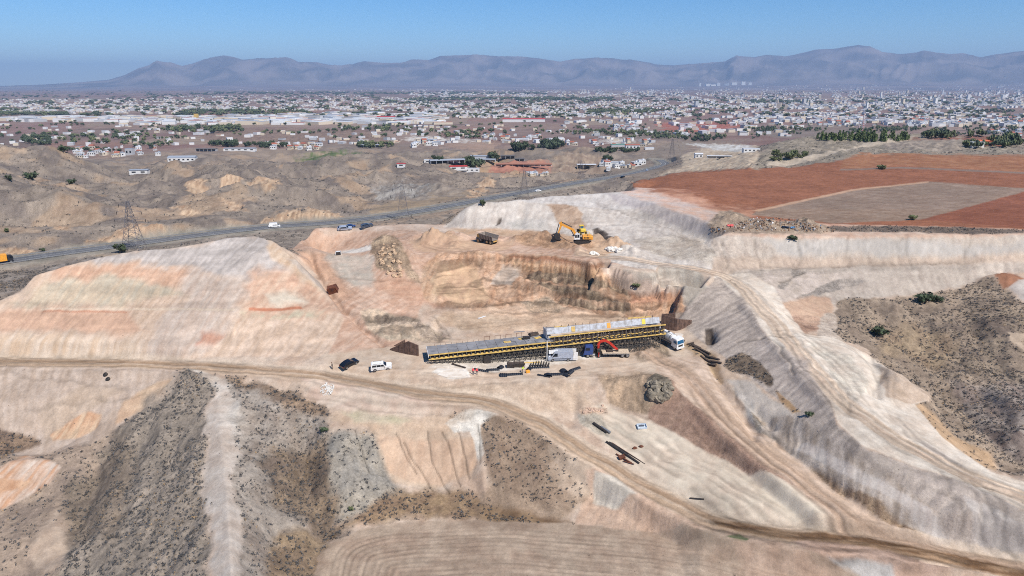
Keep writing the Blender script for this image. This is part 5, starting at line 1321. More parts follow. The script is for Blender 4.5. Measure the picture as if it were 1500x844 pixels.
# dump truck
def dumper(M):
    r_ = thing('dump_truck', 'big dusty grey dump truck with empty open body on the upper level', 'dump truck')
    gp = mat('dumper_body', (132, 122, 112), .7, dirt=(110, 92, 76), var=.3)
    truckc = MB(); truckc.box((3.2, .5, 2.4), (1.6, 1.6, 1.7), taper=(.85, .9)); cb = truckc.part('cab', mat('dumper_yellow', (200, 160, 90), .6, dirt=(150, 120, 90)), r_)
    m = MB(); m.box((3.95, .5, 2.7), (.1, 1.3, .8)); m.part('windscreen', glass, cb)
    m = MB(); m.box((3.0, 0, 1.4), (2.6, 3.2, 1.1), bev=.1); m.part('bonnet', gp, r_)
    m = MB(); m.box((0, 0, 1.3), (7.6, 1.3, .7)); m.part('chassis', dark_steel, r_)
    # open body: floor, sides, front, spill guard
    fl = MB(); fl.add([(-4.3, -1.75, 1.75), (2.0, -1.6, 2.0), (2.0, 1.6, 2.0), (-4.3, 1.75, 1.75), (-4.3, -1.75, 1.6), (2.0, -1.6, 1.8), (2.0, 1.6, 1.8), (-4.3, 1.75, 1.6)], [(0, 1, 2, 3), (7, 6, 5, 4), (0, 3, 7, 4), (1, 5, 6, 2)])
    bd = fl.part('dump_body', gp, r_)
    for sy in (-1, 1):
        m = MB(); m.add([(-4.3, sy*1.75, 1.6), (2.0, sy*1.6, 1.8), (2.3, sy*2.0, 3.9), (-4.5, sy*2.1, 3.3), (-4.3, sy*1.62, 1.6), (2.0, sy*1.48, 1.8), (2.3, sy*1.88, 3.9), (-4.5, sy*1.98, 3.3)], [(0, 1, 2, 3), (7, 6, 5, 4), (3, 2, 6, 7), (0, 3, 7, 4), (1, 5, 6, 2)]); sd_ = m.part('body_side', gp, bd)
        m = MB()
        for k in range(5): m.bar((-3.8+k*1.35, sy*1.84, 1.7), (-3.8+k*1.4, sy*2.1, 3.4), .18)
        m.part('rib', dark_steel, bd)
    m = MB(); m.add([(2.0, -1.6, 1.8), (2.0, 1.6, 1.8), (2.4, 2.0, 3.95), (2.4, -2.0, 3.95), (2.12, -1.6, 1.8), (2.12, 1.6, 1.8), (2.52, 2.0, 3.95), (2.52, -2.0, 3.95)], [(0, 1, 2, 3), (7, 6, 5, 4), (3, 2, 6, 7), (0, 3, 7, 4), (1, 5, 6, 2)]); m.part('headboard', gp, bd)
    m = MB(); m.box((3.4, 0, 4.0), (2.0, 3.6, .12)); m.part('spill_guard', mat('pale_guard', (206, 176, 150), .7), bd)
    for x, y in ((3.0, 1.35), (3.0, -1.35), (-1.4, 1.3), (-1.4, -1.3), (-3.2, 1.3), (-3.2, -1.3)): wheel(r_, x, y, .85, .7, rimm=mat('dusty_rim', (176, 146, 104), .8))
    m = MB(); m.box((-4.2, 0, 1.15), (.2, 2.0, .5)); m.part('rear_beam', mat('dumper_yellow', (200, 160, 90)), r_)
    r_.matrix_world = M; return r_
dumper(seat(713, 356, 142, span=2, scale=.82))
# excavator: tracks, house, cab, boom, arm, bucket
def excavator(M):
    r_ = thing('excavator', 'large orange tracked excavator with arm stretched left over a heap', 'excavator')
    for sy in (-1, 1):
        prof = [(-2.3, .25), (-1.9, 0), (1.9, 0), (2.3, .25), (2.4, .6), (2.0, 1.0), (-2.0, 1.0), (-2.4, .6)]
        m = MB(); m.prism(prof, sy*1.05-.3, sy*1.05+.3); tk = m.part('track', dark_steel, r_)
        for k in range(5):
            m = MB(); m.cyl((-1.6+k*.8, sy*1.05-.33, .4), (-1.6+k*.8, sy*1.05+.33, .4), .26, 10); m.part('roller', rubber, tk)
    m = MB(); m.cyl((0, 0, .9), (0, 0, 1.2), .9, 16); m.part('turntable', dark_steel, r_)
    m = MB(); m.box((-.4, 0, 1.3), (4.6, 2.9, .3)); m.part('deck', dark_steel, r_)
    m = MB(); m.box((-1.3, 0, 1.95), (2.3, 2.9, 1.0), bev=.1); hs = m.part('engine_house', orange_paint, r_)
    m = MB()
    for k in range(4): m.box((-1.9+k*.4, -1.46, 2.0), (.25, .04, .5))
    for k in range(4): m.box((-1.9+k*.4, 1.46, 2.0), (.25, .04, .5))
    m.part('vent', dark_steel, hs)
    m = MB(); m.box((-2.75, 0, 1.85), (.9, 2.8, 1.15), bev=.15); m.part('counterweight', orange_paint, r_)
    m = MB(); m.cyl((-1.7, .6, 2.4), (-1.7, .6, 3.0), .09, 8); m.part('exhaust', dark_steel, r_)
    m = MB(); m.prism([(.7, 1.4), (2.3, 1.4), (2.35, 2.3), (2.0, 3.1), (.75, 3.1)], .42, 1.42); cb = m.part('cab', white_paint, r_)
    m = MB(); m.box((1.15, 1.44, 2.45), (.6, .03, .9)); m.box((1.85, 1.44, 2.4), (.5, .03, .85)); m.part('side_window', glass, cb)
    m = MB(); m.box((1.15, .4, 2.45), (.6, .03, .9)); m.part('side_window', glass, cb)
    m = MB(); m.add([(2.37, .5, 2.35), (2.37, 1.34, 2.35), (2.06, 1.34, 3.02), (2.06, .5, 3.02)], [(0, 1, 2, 3)]); m.part('windscreen', glass, cb)
    # rails and pumps on deck
    for a, b_ in (((-2.4, -1.3, 2.4), (-2.4, -1.3, 3.2)), ((.6, -1.3, 1.5), (.6, -1.3, 3.2)), ((-2.4, -1.3, 3.2), (.6, -1.3, 3.2)), ((-.9, -1.3, 2.4), (-.9, -1.3, 3.2)), ((-2.4, 1.3, 2.4), (-2.4, 1.3, 3.1)), ((-2.4, 1.3, 3.1), (.5, 1.3, 3.1))): m = MB(); m.bar(a, b_, .09); m.part('handrail', yellow_paint, r_)
    m = MB(); m.box((1.6, -1.0, 1.75), (1.3, .8, .7), bev=.05); m.part('tool_box', orange_paint, r_)
    Y = -.15
    bm_pts = [(1.2, Y, 1.7), (2.6, Y, 4.0), (6.3, Y, 5.9)]
    m = MB(); m.bar(bm_pts[0], bm_pts[1], .55, .75); m.bar(bm_pts[1], bm_pts[2], .5, .65); m.cyl((2.6, Y-.28, 4.0), (2.6, Y+.28, 4.0), .42, 12); bo = m.part('boom', orange_paint, r_)
    m = MB(); m.cyl((1.9, Y-.4, 1.6), (3.3, Y-.4, 4.1), .13, 8); m.cyl((1.9, Y+.4, 1.6), (3.3, Y+.4, 4.1), .13, 8); m.cyl((3.0, Y, 4.9), (6.1, Y, 6.4), .14, 8); m.part('hydraulic_ram', dark_steel, bo)
    m = MB(); m.add([(6.0, Y-.22, 6.6), (6.8, Y-.22, 6.2), (6.5, Y-.2, 5.3), (7.2, Y-.15, 2.9), (6.85, Y-.15, 2.9), (5.9, Y-.22, 5.3), (6.0, Y+.22, 6.6), (6.8, Y+.22, 6.2), (6.5, Y+.2, 5.3), (7.2, Y+.15, 2.9), (6.85, Y+.15, 2.9), (5.9, Y+.22, 5.3)], [(0, 1, 2, 3, 4, 5), (11, 10, 9, 8, 7, 6)]+[(i, i+6, (i+1) % 6+6, (i+1) % 6) for i in range(6)]); arm = m.part('arm', orange_paint, r_)
    m = MB(); m.cyl((6.8, Y, 5.9), (7.5, Y, 3.2), .13, 8); m.part('bucket_ram', dark_steel, arm)
    bp_ = [(6.6, 3.1), (7.7, 3.0), (8.2, 2.3), (8.0, 1.6), (7.2, 1.1), (6.2, 1.2), (6.5, 1.9), (6.4, 2.5)]
    m = MB(); m.prism(bp_, Y-.85, Y+.85); bk = m.part('bucket', dark_steel, r_)
    for k in range(5):
        m = MB(); m.box((6.1, Y-.72+k*.36, 1.15), (.35, .12, .12)); m.part('tooth', galv, bk)
    r_.matrix_world = M; return r_
ex = seat(852, 357, 180, sink=-.1, tilt=False, scale=1.06); excavator(ex)
def dozer(M):
    r_ = thing('wheel_loader', 'yellow loader with blue-tinted cab parked behind the orange excavator', 'loader')
    m = MB(); m.box((-.9, 0, 1.7), (2.2, 1.9, 1.0), bev=.1); m.part('engine_house', yellow_paint, r_)
    m = MB(); m.box((0, 0, 1.05), (4.6, 1.2, .6)); m.part('chassis', dark_steel, r_)
    m = MB(); m.box((.7, 0, 2.45), (1.4, 1.5, 1.5), taper=(.9, .9)); cb = m.part('cab', yellow_paint, r_)
    for a, d in (((.7, -.75, 2.55), (1.0, .04, .9)), ((.7, .75, 2.55), (1.0, .04, .9)), ((1.42, 0, 2.55), (.04, 1.2, .95)), ((0, 0, 2.55), (.06, 1.2, .9))):
        m = MB(); m.box(a, d); m.part('window', blue_glass, cb)
    m = MB(); m.box((.7, 0, 3.28), (1.6, 1.7, .12)); m.part('roof', yellow_paint, cb)
    for x in (-1.4, 1.6):
        for sy in (-1, 1): wheel(r_, x, sy*1.0, .72, .5, rimm=yellow_paint)
    m = MB(); [m.bar((1.2, sy, 1.7), (3.2, sy, .9), .2, .35) for sy in (-.6, .6)]; m.part('lift_arm', yellow_paint, r_)
    m = MB(); m.prism([(3.1, .3), (4.2, .25), (3.5, .6), (3.3, 1.4), (3.1, 1.5)], -1.3, 1.3); m.part('bucket', dark_steel, r_)
    r_.matrix_world = M; return r_
dozer(seat(853, 348, 100, span=1, sink=-1.2, scale=.85))
# orange lorry on the highway, cut by the frame
def boxlorry(M):
    r_ = thing('box_lorry', 'orange box lorry on the highway at the left edge', 'lorry')
    truck_cab(r_, 2.6, dark_cloth, H=2.8, Lc=1.8)
    m = MB(); m.box((-.9, 0, 2.2), (6.6, 2.5, 2.7), bev=.05); m.part('cargo_box', orange_paint, r_)
    m = MB(); m.box((0, 0, .75), (8.6, 1.2, .3)); m.part('chassis', dark_steel, r_)
    for x in (3.5, -2.2, -3.4):
        for sy in (-1, 1): wheel(r_, x, sy*1.0, .5, .3)
    r_.matrix_world = M
hwy_h = math.degrees(math.atan2(W(100, 370, -4)[1]-W(0, 384, -4)[1], W(100, 370, -4)[0]-W(0, 384, -4)[0]))
boxlorry(seat(0, 386, hwy_h, span=2))
def small_car(label, px, py, head, paint, big=False):
    r_ = thing('travelling_car', label, 'car')
    L, H = (5.6, 2.3) if big else (4.4, 1.5)
    m = MB(); m.box((0, 0, .65), (L, 1.8, .7), bev=.08); m.box((-.2 if not big else -.5, 0, (H+1)/2), (L*.6 if not big else L*.78, 1.6, H-1), taper=(.8, .85)); m.part('body', paint, r_)
    m = MB(); m.box((-.2 if not big else .6, 0, 1.2), (L*.5, 1.66, .3)); m.part('windows', glass, r_)
    m = MB(); [m.cyl((x, y-.1, .33), (x, y+.1, .33), .33, 10) for x in (-L*.3, L*.3) for y in (-.8, .8)]; m.part('wheels', rubber, r_)
    r_.matrix_world = seat(px, py, head, span=1.5)
small_car('white van on the highway left of the plateau', 402, 333, 20, white_paint, True)
small_car('dark car on the highway above the pale mound', 912, 260.5, 45, black_paint)
small_car('white car on the highway behind the pale mound', 788, 281, 30, white_paint)
small_car('grey car furthest along the highway before its bend', 948, 250.5, 60, silver_paint)
# stray things on the plateau
def crate(name, label, cat, px, py, dims, m_, m2=None, head=0):
    r_ = thing(name, label, cat)
    m = MB(); m.box((0, 0, dims[2]/2), dims, bev=.03); b_ = m.part('body', m_, r_)
    for sx in (-1, 1):
        for sy in (-1, 1): m = MB(); m.bar((sx*dims[0]/2, sy*dims[1]/2, 0), (sx*dims[0]/2, sy*dims[1]/2, dims[2]+.06), .12); m.part('corner_post', m2 or m_, r_)
    m = MB(); m.box((0, 0, dims[2]+.05), (dims[0]*.85, dims[1]*.85, .1)); m.part('lid', m2 or m_, r_)
    r_.matrix_world = seat(px, py, head, span=1); return r_
crate('generator', 'small dark generator with pale lid at the edge of the plateau', 'generator', 496, 373, (1.6, 1.1, 1.0), dark_steel, white_paint, 10)
crate('rusty_tank', 'rusty brown open steel box alone on the bare slope', 'steel box', 489.5, 427, (2.5, 1.7, 1.9), rust, rust, 5)
# people
person('person in dark clothes standing alone left of the black car', 487, 541, 200, dark_cloth, dark_cloth)
person('person in pink high-visibility vest, left of the pair by the black sheets', 693, 549, 60, hivis_pink, trouser, hat_m, .3)
person('person in pink high-visibility vest, right of the pair by the black sheets', 698.5, 549, 250, hivis_pink, trouser, hat_m, .15)
person('worker in lime yellow vest bending over the black plastic sections', 765, 546, 20, hivis_yel, dark_cloth, hat_m, .3, stoop=.9)
# black corrugated channel sections lying about
def channel(L, r=.55, open_=200, seed=0, nr=None):
    m = MB(); nr = nr or int(L/.22); na = 9
    vs = []; fs = []
    for i in range(nr+1):
        x = -L/2+L*i/nr; rr = r*(1.0 if i % 2 else .88)
        for k in range(na):
            a = R(90-open_/2+open_*k/(na-1)); vs.append((x, rr*math.cos(a), rr*math.sin(a)*.8))
    for i in range(nr):
        for k in range(na-1): fs.append((i*na+k, (i+1)*na+k, (i+1)*na+k+1, i*na+k+1))
    m.add(vs, fs); return m
for px, py, L, r, hd_, lb in ((705, 543, 3.6, .5, -12, 'long black corrugated section right of the two people'), (722, 542, 3.0, .5, 10, 'black corrugated section below the bridge posts'),
    (733, 539, 1.5, .7, 60, 'short tilted black corrugated section'), (737, 550.5, 1.6, .8, 5, 'thick short black section at the left of the front row'), (752, 549, 4.2, .55, 10, 'long black corrugated section in front of the bending worker'),
    (775, 541, 1.8, .6, 70, 'black section right of the bending worker'), (789, 539, 5.0, .4, 5, 'flat black sheet under the fan of black panels'), (797, 551, 3.2, .4, -25, 'flattened black sheet in front of the fan of panels'),
    (815, 549, 5.4, .6, 6, 'smooth long black section between the two upright collars'), (803, 551, 1.4, .9, 95, 'upright black collar at the left of the smooth section'), (826, 545, 1.8, .9, 110, 'tall black collar at the right of the smooth section'),
    (835, 546, 2.2, .7, 60, 'bent black corrugated section near the slope edge'), (843, 541, 2.6, .55, 40, 'outermost black corrugated section at the slope edge'), (830, 551, 1.6, .6, 130, 'black offcut lowest at the right end of the sheets')):
    solo('plastic_section', channel(L, r), membrane, lb, 'plastic section', 'black plastic sections laid out below the bridge', seat(px, py, hd_, sink=.05, span=.6))
fan = thing('panel_stack', 'fan-shaped stack of leaning black plastic panels before the van', 'panel stack', None, seat(791, 537, 5, span=.8))
for k in range(8):
    m = MB(); h_ = .9+.45*math.sin(k/7*3.14); m.add([(-2.4+k*.6, -.8, 0), (-2.3+k*.6, -.8, 0), (-2.0+k*.6, -.3, h_), (-2.1+k*.6, -.3, h_), (-2.4+k*.6, .8, 0), (-2.3+k*.6, .8, 0), (-2.0+k*.6, .4, h_), (-2.1+k*.6, .4, h_)], [(0, 1, 2, 3), (7, 6, 5, 4), (0, 4, 5, 1), (1, 5, 6, 2), (2, 6, 7, 3), (3, 7, 4, 0)])
    m.part('panel', membrane, fan)
for k, (px, py, w_) in enumerate(((748, 538, 1.6), (757, 537, 1.4), (764, 537, 1.2))):
    crate('crate', ('dark crate at the left of the row behind the worker', 'middle dark crate behind the bending worker', 'dark crate nearest the bending worker')[k], 'crate', px, py, (w_, 1.1, 1.0), dark_steel, timber, 5*k)
m = MB(); m.box((0, 0, .3), (.9, .6, .6), bev=.05); solo('compressor', m, orange_paint, 'small orange machine beside the bending worker', 'machine', None, seat(773, 546, 20, span=.5))
m = MB(); m.box((0, 0, .03), (7.5, .35, .12)); solo('timber_beam', m, ochre_paint, 'yellow plank lying on the ground in front of the middle scaffolding', 'plank', None, seat(768, 532, 8, span=1.5))
# dark timbers by the embankment toe
for k, (px, py, L, hd_) in enumerate(((1020, 508, 3.2, -62), (1028, 513, 5.5, -60), (1034, 521, 7.5, -60), (1040, 524, 6.5, -58), (1047, 531, 5.0, -60), (1030, 525, 1.8, -62), (1036, 529, 2.4, -62), (1043, 536, 2.6, -60), (1014, 507, 1.5, -20), (1012, 504, 1.6, 0))):
    m = MB(); m.box((0, 0, .16), (L, .36, .34)); solo('timber_baulk', m, timber, 'dark timber baulk lying at the toe of the grey embankment', 'timber', 'timbers at the embankment toe', seat(px, py, hd_, span=1))
# steel pipes in the sandy basin
for k, (px, py, L, hd_, r_) in enumerate(((911, 663, 8.2, -50, .2), (914, 664, 8.0, -52, .2), (919, 664, 9.0, -50, .09), (917, 662, 7.5, -50, .07), (914, 673, 3.8, -48, .15), (921, 679, 2.2, -30, .1))):
    m = MB(); m.cyl((-L/2, 0, r_+.05), (L/2, 0, r_+.05), r_, 10); solo('steel_pipe', m, rust if k > 2 else dark_steel, ('thick dark pipe, leftmost of the two long ones in the basin', 'thick dark pipe, right of the two long ones in the basin', 'thin long pipe reaching furthest right in the basin', 'thin pipe between the thick pipes and the sand', 'short dark pipe at the lower end of the pipe stack', 'shortest pipe lying across the lower end of the stack')[k], 'pipe', None, seat(px, py, hd_, span=1.5))
for k, (px, py, hd_) in enumerate(((882, 630, -50), (887, 631, -48), (876, 626, -45))):
    m = MB(); m.cyl((-1.3, 0, .3), (1.3, 0, .3), .26, 10); solo('steel_pipe', m, (dark_steel, galv, dark_steel)[k], ('short dark pipe at the head of the basin', 'short pale pipe beside the dark one at the basin head', 'dark pipe furthest up at the basin head')[k], 'pipe', None, seat(px, py, hd_, span=1))
m = MB(); m.box((0, 0, .3), (1.3, .8, .6), bev=.05); solo('rusty_drum', m, rust, 'rusty brown box left of the pipe stack', 'box', None, seat(911, 671, 20, span=.6))
r_ = thing('water_trough', 'pale blue shallow tank on the sandy basin floor', 'tank')
pb = mat('pale_blue', (190, 200, 208), .6)
m = MB(); m.box((0, 0, .1), (2.4, 1.7, .2)); m.part('base', pb, r_)
for c_, d_ in (((0, -.85, .35), (2.4, .1, .5)), ((0, .85, .35), (2.4, .1, .5)), ((-1.2, 0, .35), (.1, 1.7, .5)), ((1.2, 0, .35), (.1, 1.7, .5))):
    m = MB(); m.box(c_, d_); m.part('side', pb, r_)
m = MB(); m.box((0, .2, .45), (1.4, .5, .08)); m.part('lid', steel, r_)
r_.matrix_world = seat(940, 626, 5, span=.8, scale=.8)
for k, (px, py) in enumerate(((939, 655), (930, 657))):
    m = MB(); m.blob((0, 0, .15), (.5, .3, .3), seed=k); solo('scrap_piece', m, rust, ('larger rusty scrap piece on the basin floor', 'smaller rusty scrap piece on the basin floor')[k], 'scrap', None, seat(px, py, 0, span=.5))
m = MB(); m.box((0, 0, .1), (2.6, .25, .15)); solo('dark_bar', m, dark_steel, 'dark bar lying alone on the sand in the lower basin', 'bar', None, seat(1021, 731, -18, span=.6))
m = MB(); m.box((0, 0, .15), (2.4, .35, .12), rz=.5); m.box((1.1, .7, .15), (1.0, .3, .12), rz=.1); solo('white_board', m, white_paint, 'white board lying on the slope behind the bridge', 'board', None, seat(705, 466, 20, span=1))
# boulders
def rock(name, label, cat, px, py, r3, m_, seed, grp=None, hd_=0):
    m = MB(); m.blob((0, 0, r3[2]*.3), r3, 9, 6, seed, .28); return solo(name, m, m_, label, cat, grp, seat(px, py, hd_, span=.6))
shale = mat('shale', (124, 114, 98), .95, scale=.8, var=.45, bump=.8)
pale_rock = mat('pale_rock', (222, 214, 200), .9, var=.2)
for k, (px, py, s_) in enumerate(((895, 367, 1.5), (901, 366, 1.3), (907, 368, 1.2), (869, 372, 1.1), (874, 373, .8), (890, 365, .9))):
    rock('boulder', 'pale boulder lying at the edge right of the excavator', 'boulder', px, py, (s_, s_*.8, s_*.6), pale_rock, k, 'pale boulders right of the excavator')
_r = random.Random(31); _oc = []
while len(_oc) < 34:
    a_, b2_ = _r.uniform(-1, 1), _r.uniform(-1, 1)
    if a_*a_+b2_*b2_ < 1: _oc.append((967+a_*19, 572+b2_*15, _r.uniform(.5, 1.15)))
for k, (px, py, s_) in enumerate(_oc):
    rock('boulder', 'dark grey shale boulder in the outcrop beside the ramp', 'boulder', px, py, (s_, s_*.8, s_*.8), shale, 20+k, 'shale boulders of the outcrop by the ramp', k*37)
for k in range(26):
    rng = random.Random(k); px = rng.uniform(852, 884); py = 602-(px-852)*.12+rng.uniform(-4, 4); s_ = rng.uniform(.18, .42)
    rock('stone', 'reddish stone in the scatter at the head of the basin', 'stone', px, py, (s_, s_*.8, s_*.7), mat('red_stone', (188, 160, 138), .9), 60+k, 'reddish stones at the basin head')
for k in range(60):
    rng = random.Random(500+k); t_ = rng.random(); px = 555+34*rng.random(); py = 356+50*rng.random(); s_ = rng.uniform(.3, .75)
    if abs(px-(562+(py-356)*.35)) > 16: continue
    rock('boulder', 'brown boulder in the dumped rock heap on the plateau', 'boulder', px, py, (s_, s_*.8, s_*.7), mat('heap_rock', (186, 158, 128), .95, var=.3), 160+k, 'boulders of the dumped heap on the plateau')
m = MB()
rng = random.Random(4)
for k in range(110):
    a = rng.uniform(0, 6.28); r_ = rng.uniform(0, 1)**.6; m.box((2.0*r_*math.cos(a), 2.6*r_*math.sin(a), .12), (rng.uniform(.15, .5), rng.uniform(.15, .4), rng.uniform(.08, .3)), rz=a*3)
o_ = solo('white_debris', m, mat('plaster', (206, 200, 190), .9), 'small heap of broken white plaster beside the haul road', 'debris', None, seat(479, 571, 0, span=1, scale=.75)); o_['kind'] = 'stuff'
# rubble along the lip of the cut
cols_ = [mat('rub_white', (226, 224, 220), .8), mat('rub_grey', (150, 144, 138), .9), mat('rub_brown', (140, 112, 88), .9), mat('rub_dark', (60, 56, 56), .9), mat('rub_blue', (110, 160, 205), .7)]
m = MB(); rng = random.Random(9)
for k in range(430):
    px = rng.choice((rng.gauss(1125, 18), rng.gauss(1175, 14), rng.gauss(1090, 24), rng.uniform(1045, 1225))); py = 341-rng.random()**.8*20*math.exp(-((px-1130)/70)**2)-rng.random()*4
    if not 1042 < px < 1222: continue
    g = G(px, py)
    if g.y > 262: continue
    m.cur = rng.choices(range(5), (1.0 if 1085 < px < 1150 else .2, 3, 7, 1.4, .08))[0]
    m.box((g.x, g.y, g.z+.1), (rng.uniform(.2, .7), rng.uniform(.2, .6), rng.uniform(.15, .5)), rz=rng.uniform(0, 3), taper=(rng.uniform(.4, 1), .7))
o_ = solo('rubble', m, cols_, 'mixed building rubble tipped along the lip of the cut', 'rubble'); o_['kind'] = 'stuff'
for nm, lb, px, py, m_, s_ in (('plastic_sheet', 'crumpled bright red sheet in the rubble tip', 1069, 332, mat('red_sheet', (214, 92, 88), .6), 1.0), ('plastic_sheet', 'crumpled blue sheet in the rubble tip', 1160, 335, mat('blue_sheet', (90, 140, 180), .6), .6), ('refuse_sack', 'black refuse sacks heaped beside the blue sheet', 1150, 334.5, black_paint, 1.2)):
    m = MB()
    for k in range(4): m.blob((k*.5*s_-s_*.7, .2*(k % 2), .3), (.45*s_, .5*s_, .35), 8, 5, k, .3)
    solo(nm, m, m_, lb, 'sheet' if 'sheet' in nm else 'sacks', None, seat(px, py, 0, span=.5))
for k, (px, py) in enumerate(((155, 549), (158.5, 556))):
    m = MB(); m.cyl((0, 0, 0), (0, 0, .3), .5, 14); m2_ = m; r_ = solo('tyre', m, rubber, ('upper of two dark tyres lying below the haul road', 'lower of two dark tyres lying below the haul road')[k], 'tyre', None, seat(px, py, 0, span=.4), True)
# ------------------------------------------------------------------ pylons and mast
def pylon(name, label, px, pyb, Hh, cat='pylon', head=10, colr_=None, arms=True, bw=5.0, th=.11):
    m_ = colr_ or galv_dark
    r_ = thing(name, label, cat); n = 7
    def wd(t): return bw/2*(1-t)**1.15+.45
    lv = [0, .13, .26, .38, .5, .6, .7, .8, .9, 1.0] if arms else [i/16 for i in range(17)]
    for sx in (-1, 1):
        for sy in (-1, 1):
            m = MB()
            for t0, t1 in zip(lv, lv[1:]): m.bar((sx*wd(t0), sy*wd(t0), t0*Hh-.5*(t0 == 0)), (sx*wd(t1), sy*wd(t1), t1*Hh), th)
            m.part('leg', m_, r_)
    for k, (t0, t1) in enumerate(zip(lv, lv[1:])):
        m = MB(); a, b_ = wd(t0), wd(t1); z0, z1 = t0*Hh, t1*Hh
        for p, q_ in (((-a, -a), (b_, -b_)), ((a, -a), (-b_, -b_)), ((-a, a), (b_, b_)), ((a, a), (-b_, b_)), ((-a, -a), (-b_, b_)), ((-a, a), (-b_, -b_)), ((a, -a), (b_, b_)), ((a, a), (b_, -b_))):
            m.bar((p[0], p[1], z0), (q_[0], q_[1], z1), th*.6)
        for p, q_ in (((-b_, -b_), (b_, -b_)), ((-b_, b_), (b_, b_)), ((-b_, -b_), (-b_, b_)), ((b_, -b_), (b_, b_))): m.bar((p[0], p[1], z1), (q_[0], q_[1], z1), th*.6)
        m.part('lattice', m_ if arms or k % 2 else mast_red, r_)
    if arms:
        for t, L in ((.62, Hh*.30), (.78, Hh*.24), (.93, Hh*.18)):
            for sx in (-1, 1):
                m = MB(); z = t*Hh
                m.bar((0, 0, z), (sx*L, 0, z+.3), th*.8); m.bar((0, 0, z+1.6), (sx*L, 0, z+.3), th*.6); m.bar((sx*L*.5, 0, z+.15), (sx*L*.5, 0, z+.9), th*.5); m.part('crossarm', m_, r_)
                m = MB(); m.cyl((sx*L, 0, z+.3), (sx*L, 0, z-1.0), .12, 6); m.part('insulator', glass, r_)
    else:
        m = MB(); m.cyl((0, 0, Hh), (0, 0, Hh+5), .15, 6); m.part('aerial', m_, r_)
        for t in (.7, .8):
            m = MB(); m.cyl((0, -1.0, t*Hh), (0, -1.5, t*Hh), .9, 12); m.part('dish', white_paint, r_)
    r_.matrix_world = seat(px, pyb, head, tilt=False); return r_
galv_dark = mat('pylon_steel', (108, 104, 106), .7, .1); mast_red = mat('mast_red', (190, 70, 60), .7); mast_white = mat('mast_white', (210, 208, 206), .7)
PYL = 'pylons carrying the power line beside the highway'
pylon('pylon', 'tall steel lattice pylon behind the left cut beside the highway', 197, 366, 20.5, head=5, bw=6.5, th=.15)
pylon('pylon', 'second steel lattice pylon, right of the parked cars', 591, 322, 20.5, head=8, bw=5.5, th=.085)
pylon('pylon', 'third steel lattice pylon above the pale mound, before the farm', 768, 290, 18, head=8, bw=5, th=.085)
pylon('pylon', 'fourth steel lattice pylon beside the highway bend', 851, 262, 17, head=8, bw=5, th=.085)
pylon('pylon', 'steel lattice pylon farthest away, right of the highway bend', 983, 244, 24, head=8, bw=6, th=.11)
pylon('radio_mast', 'tall red and white lattice radio mast above the pines', 1263, 192, 40, 'radio mast', arms=False, bw=5, colr_=mast_white, th=.35)
pylon('radio_mast', 'shorter lattice mast left of the tall radio mast', 1258, 190, 20, 'radio mast', arms=False, bw=3, colr_=mast_white, th=.28)

# ------------------------------------------------------------------ trees
def leafmat(name, c):
    m, t, b = newmat(name); g = N(t, 'ShaderNodeNewGeometry'); n = N(t, 'ShaderNodeTexNoise'); n.inputs['Scale'].default_value = .5; n.inputs['Detail'].default_value = 4
    t.links.new(g.outputs['Position'], n.inputs['Vector']); cr = N(t, 'ShaderNodeValToRGB'); a = srgb(c)
    cr.color_ramp.elements[0].position = .35; cr.color_ramp.elements[0].color = tuple(v*.55 for v in a)+(1,); cr.color_ramp.elements[1].position = .65; cr.color_ramp.elements[1].color = tuple(v*1.25 for v in a)+(1,)
    t.links.new(n.outputs['Fac'], cr.inputs[0]); t.links.new(cr.outputs[0], b.inputs['Base Color']); b.inputs['Roughness'].default_value = .8; return m
leaf_dark = leafmat('leaf_dark', (68, 80, 52)); leaf_olive = leafmat('leaf_olive', (98, 104, 66)); leaf_pine = leafmat('leaf_pine', (98, 112, 62)); bark = mat('bark', (92, 76, 62), .95)
scrub_m = leafmat('scrub_leaf', (86, 84, 82)); grass_m = leafmat('dry_grass', (164, 136, 98))
def crown_data(seed, n, kind='round'):
    rng = np.random.RandomState(seed); V_ = []; F_ = []
    lobes = [(rng.uniform(-.28, .28), rng.uniform(-.28, .28), rng.uniform(.35, .78), rng.uniform(.2, .34)) for _ in range(7)] if kind == 'round' else [(rng.uniform(-.05, .05), rng.uniform(-.05, .05), z, .3*(1.05-z)+.04) for z in np.linspace(.2, .95, 7)]
    for i in range(n):
        lx, ly, lz, lr = lobes[rng.randint(len(lobes))]
        d = rng.normal(size=3); d /= np.linalg.norm(d); c = np.array((lx, ly, lz))+d*lr*rng.uniform(.65, 1.05)
        s_ = rng.uniform(.05, .11) if n > 60 else rng.uniform(.10, .2); a = rng.normal(size=3); a /= np.linalg.norm(a); b_ = np.cross(a, d+rng.normal(size=3)*.5); b_ /= np.linalg.norm(b_)+1e-6
        o = len(V_); V_ += [c-a*s_, c+b_*s_*.8, c+a*s_, c-b_*s_*.8]; F_.append((o, o+1, o+2, o+3))
    # inner mass so the crown is not see-through
    for lx, ly, lz, lr in lobes:
        o = len(V_)
        for dx, dy, dz in ((1, 0, 0), (-.5, .87, 0), (-.5, -.87, 0), (0, 0, 1), (0, 0, -1)): V_.append(np.array((lx, ly, lz))+np.array((dx, dy, dz))*lr*.8)
        F_ += [(o, o+1, o+3, o+3), (o+1, o+2, o+3, o+3), (o+2, o, o+3, o+3), (o+1, o, o+4, o+4), (o+2, o+1, o+4, o+4), (o, o+2, o+4, o+4)]
    return np.array(V_), F_
def crown_mesh(seed, n, kind, m_):
    V_, F_ = crown_data(seed, n, kind); me = bpy.data.meshes.new('crown'); me.from_pydata([tuple(v) for v in V_], [], [tuple(dict.fromkeys(f)) for f in F_]); me.materials.append(m_); return me
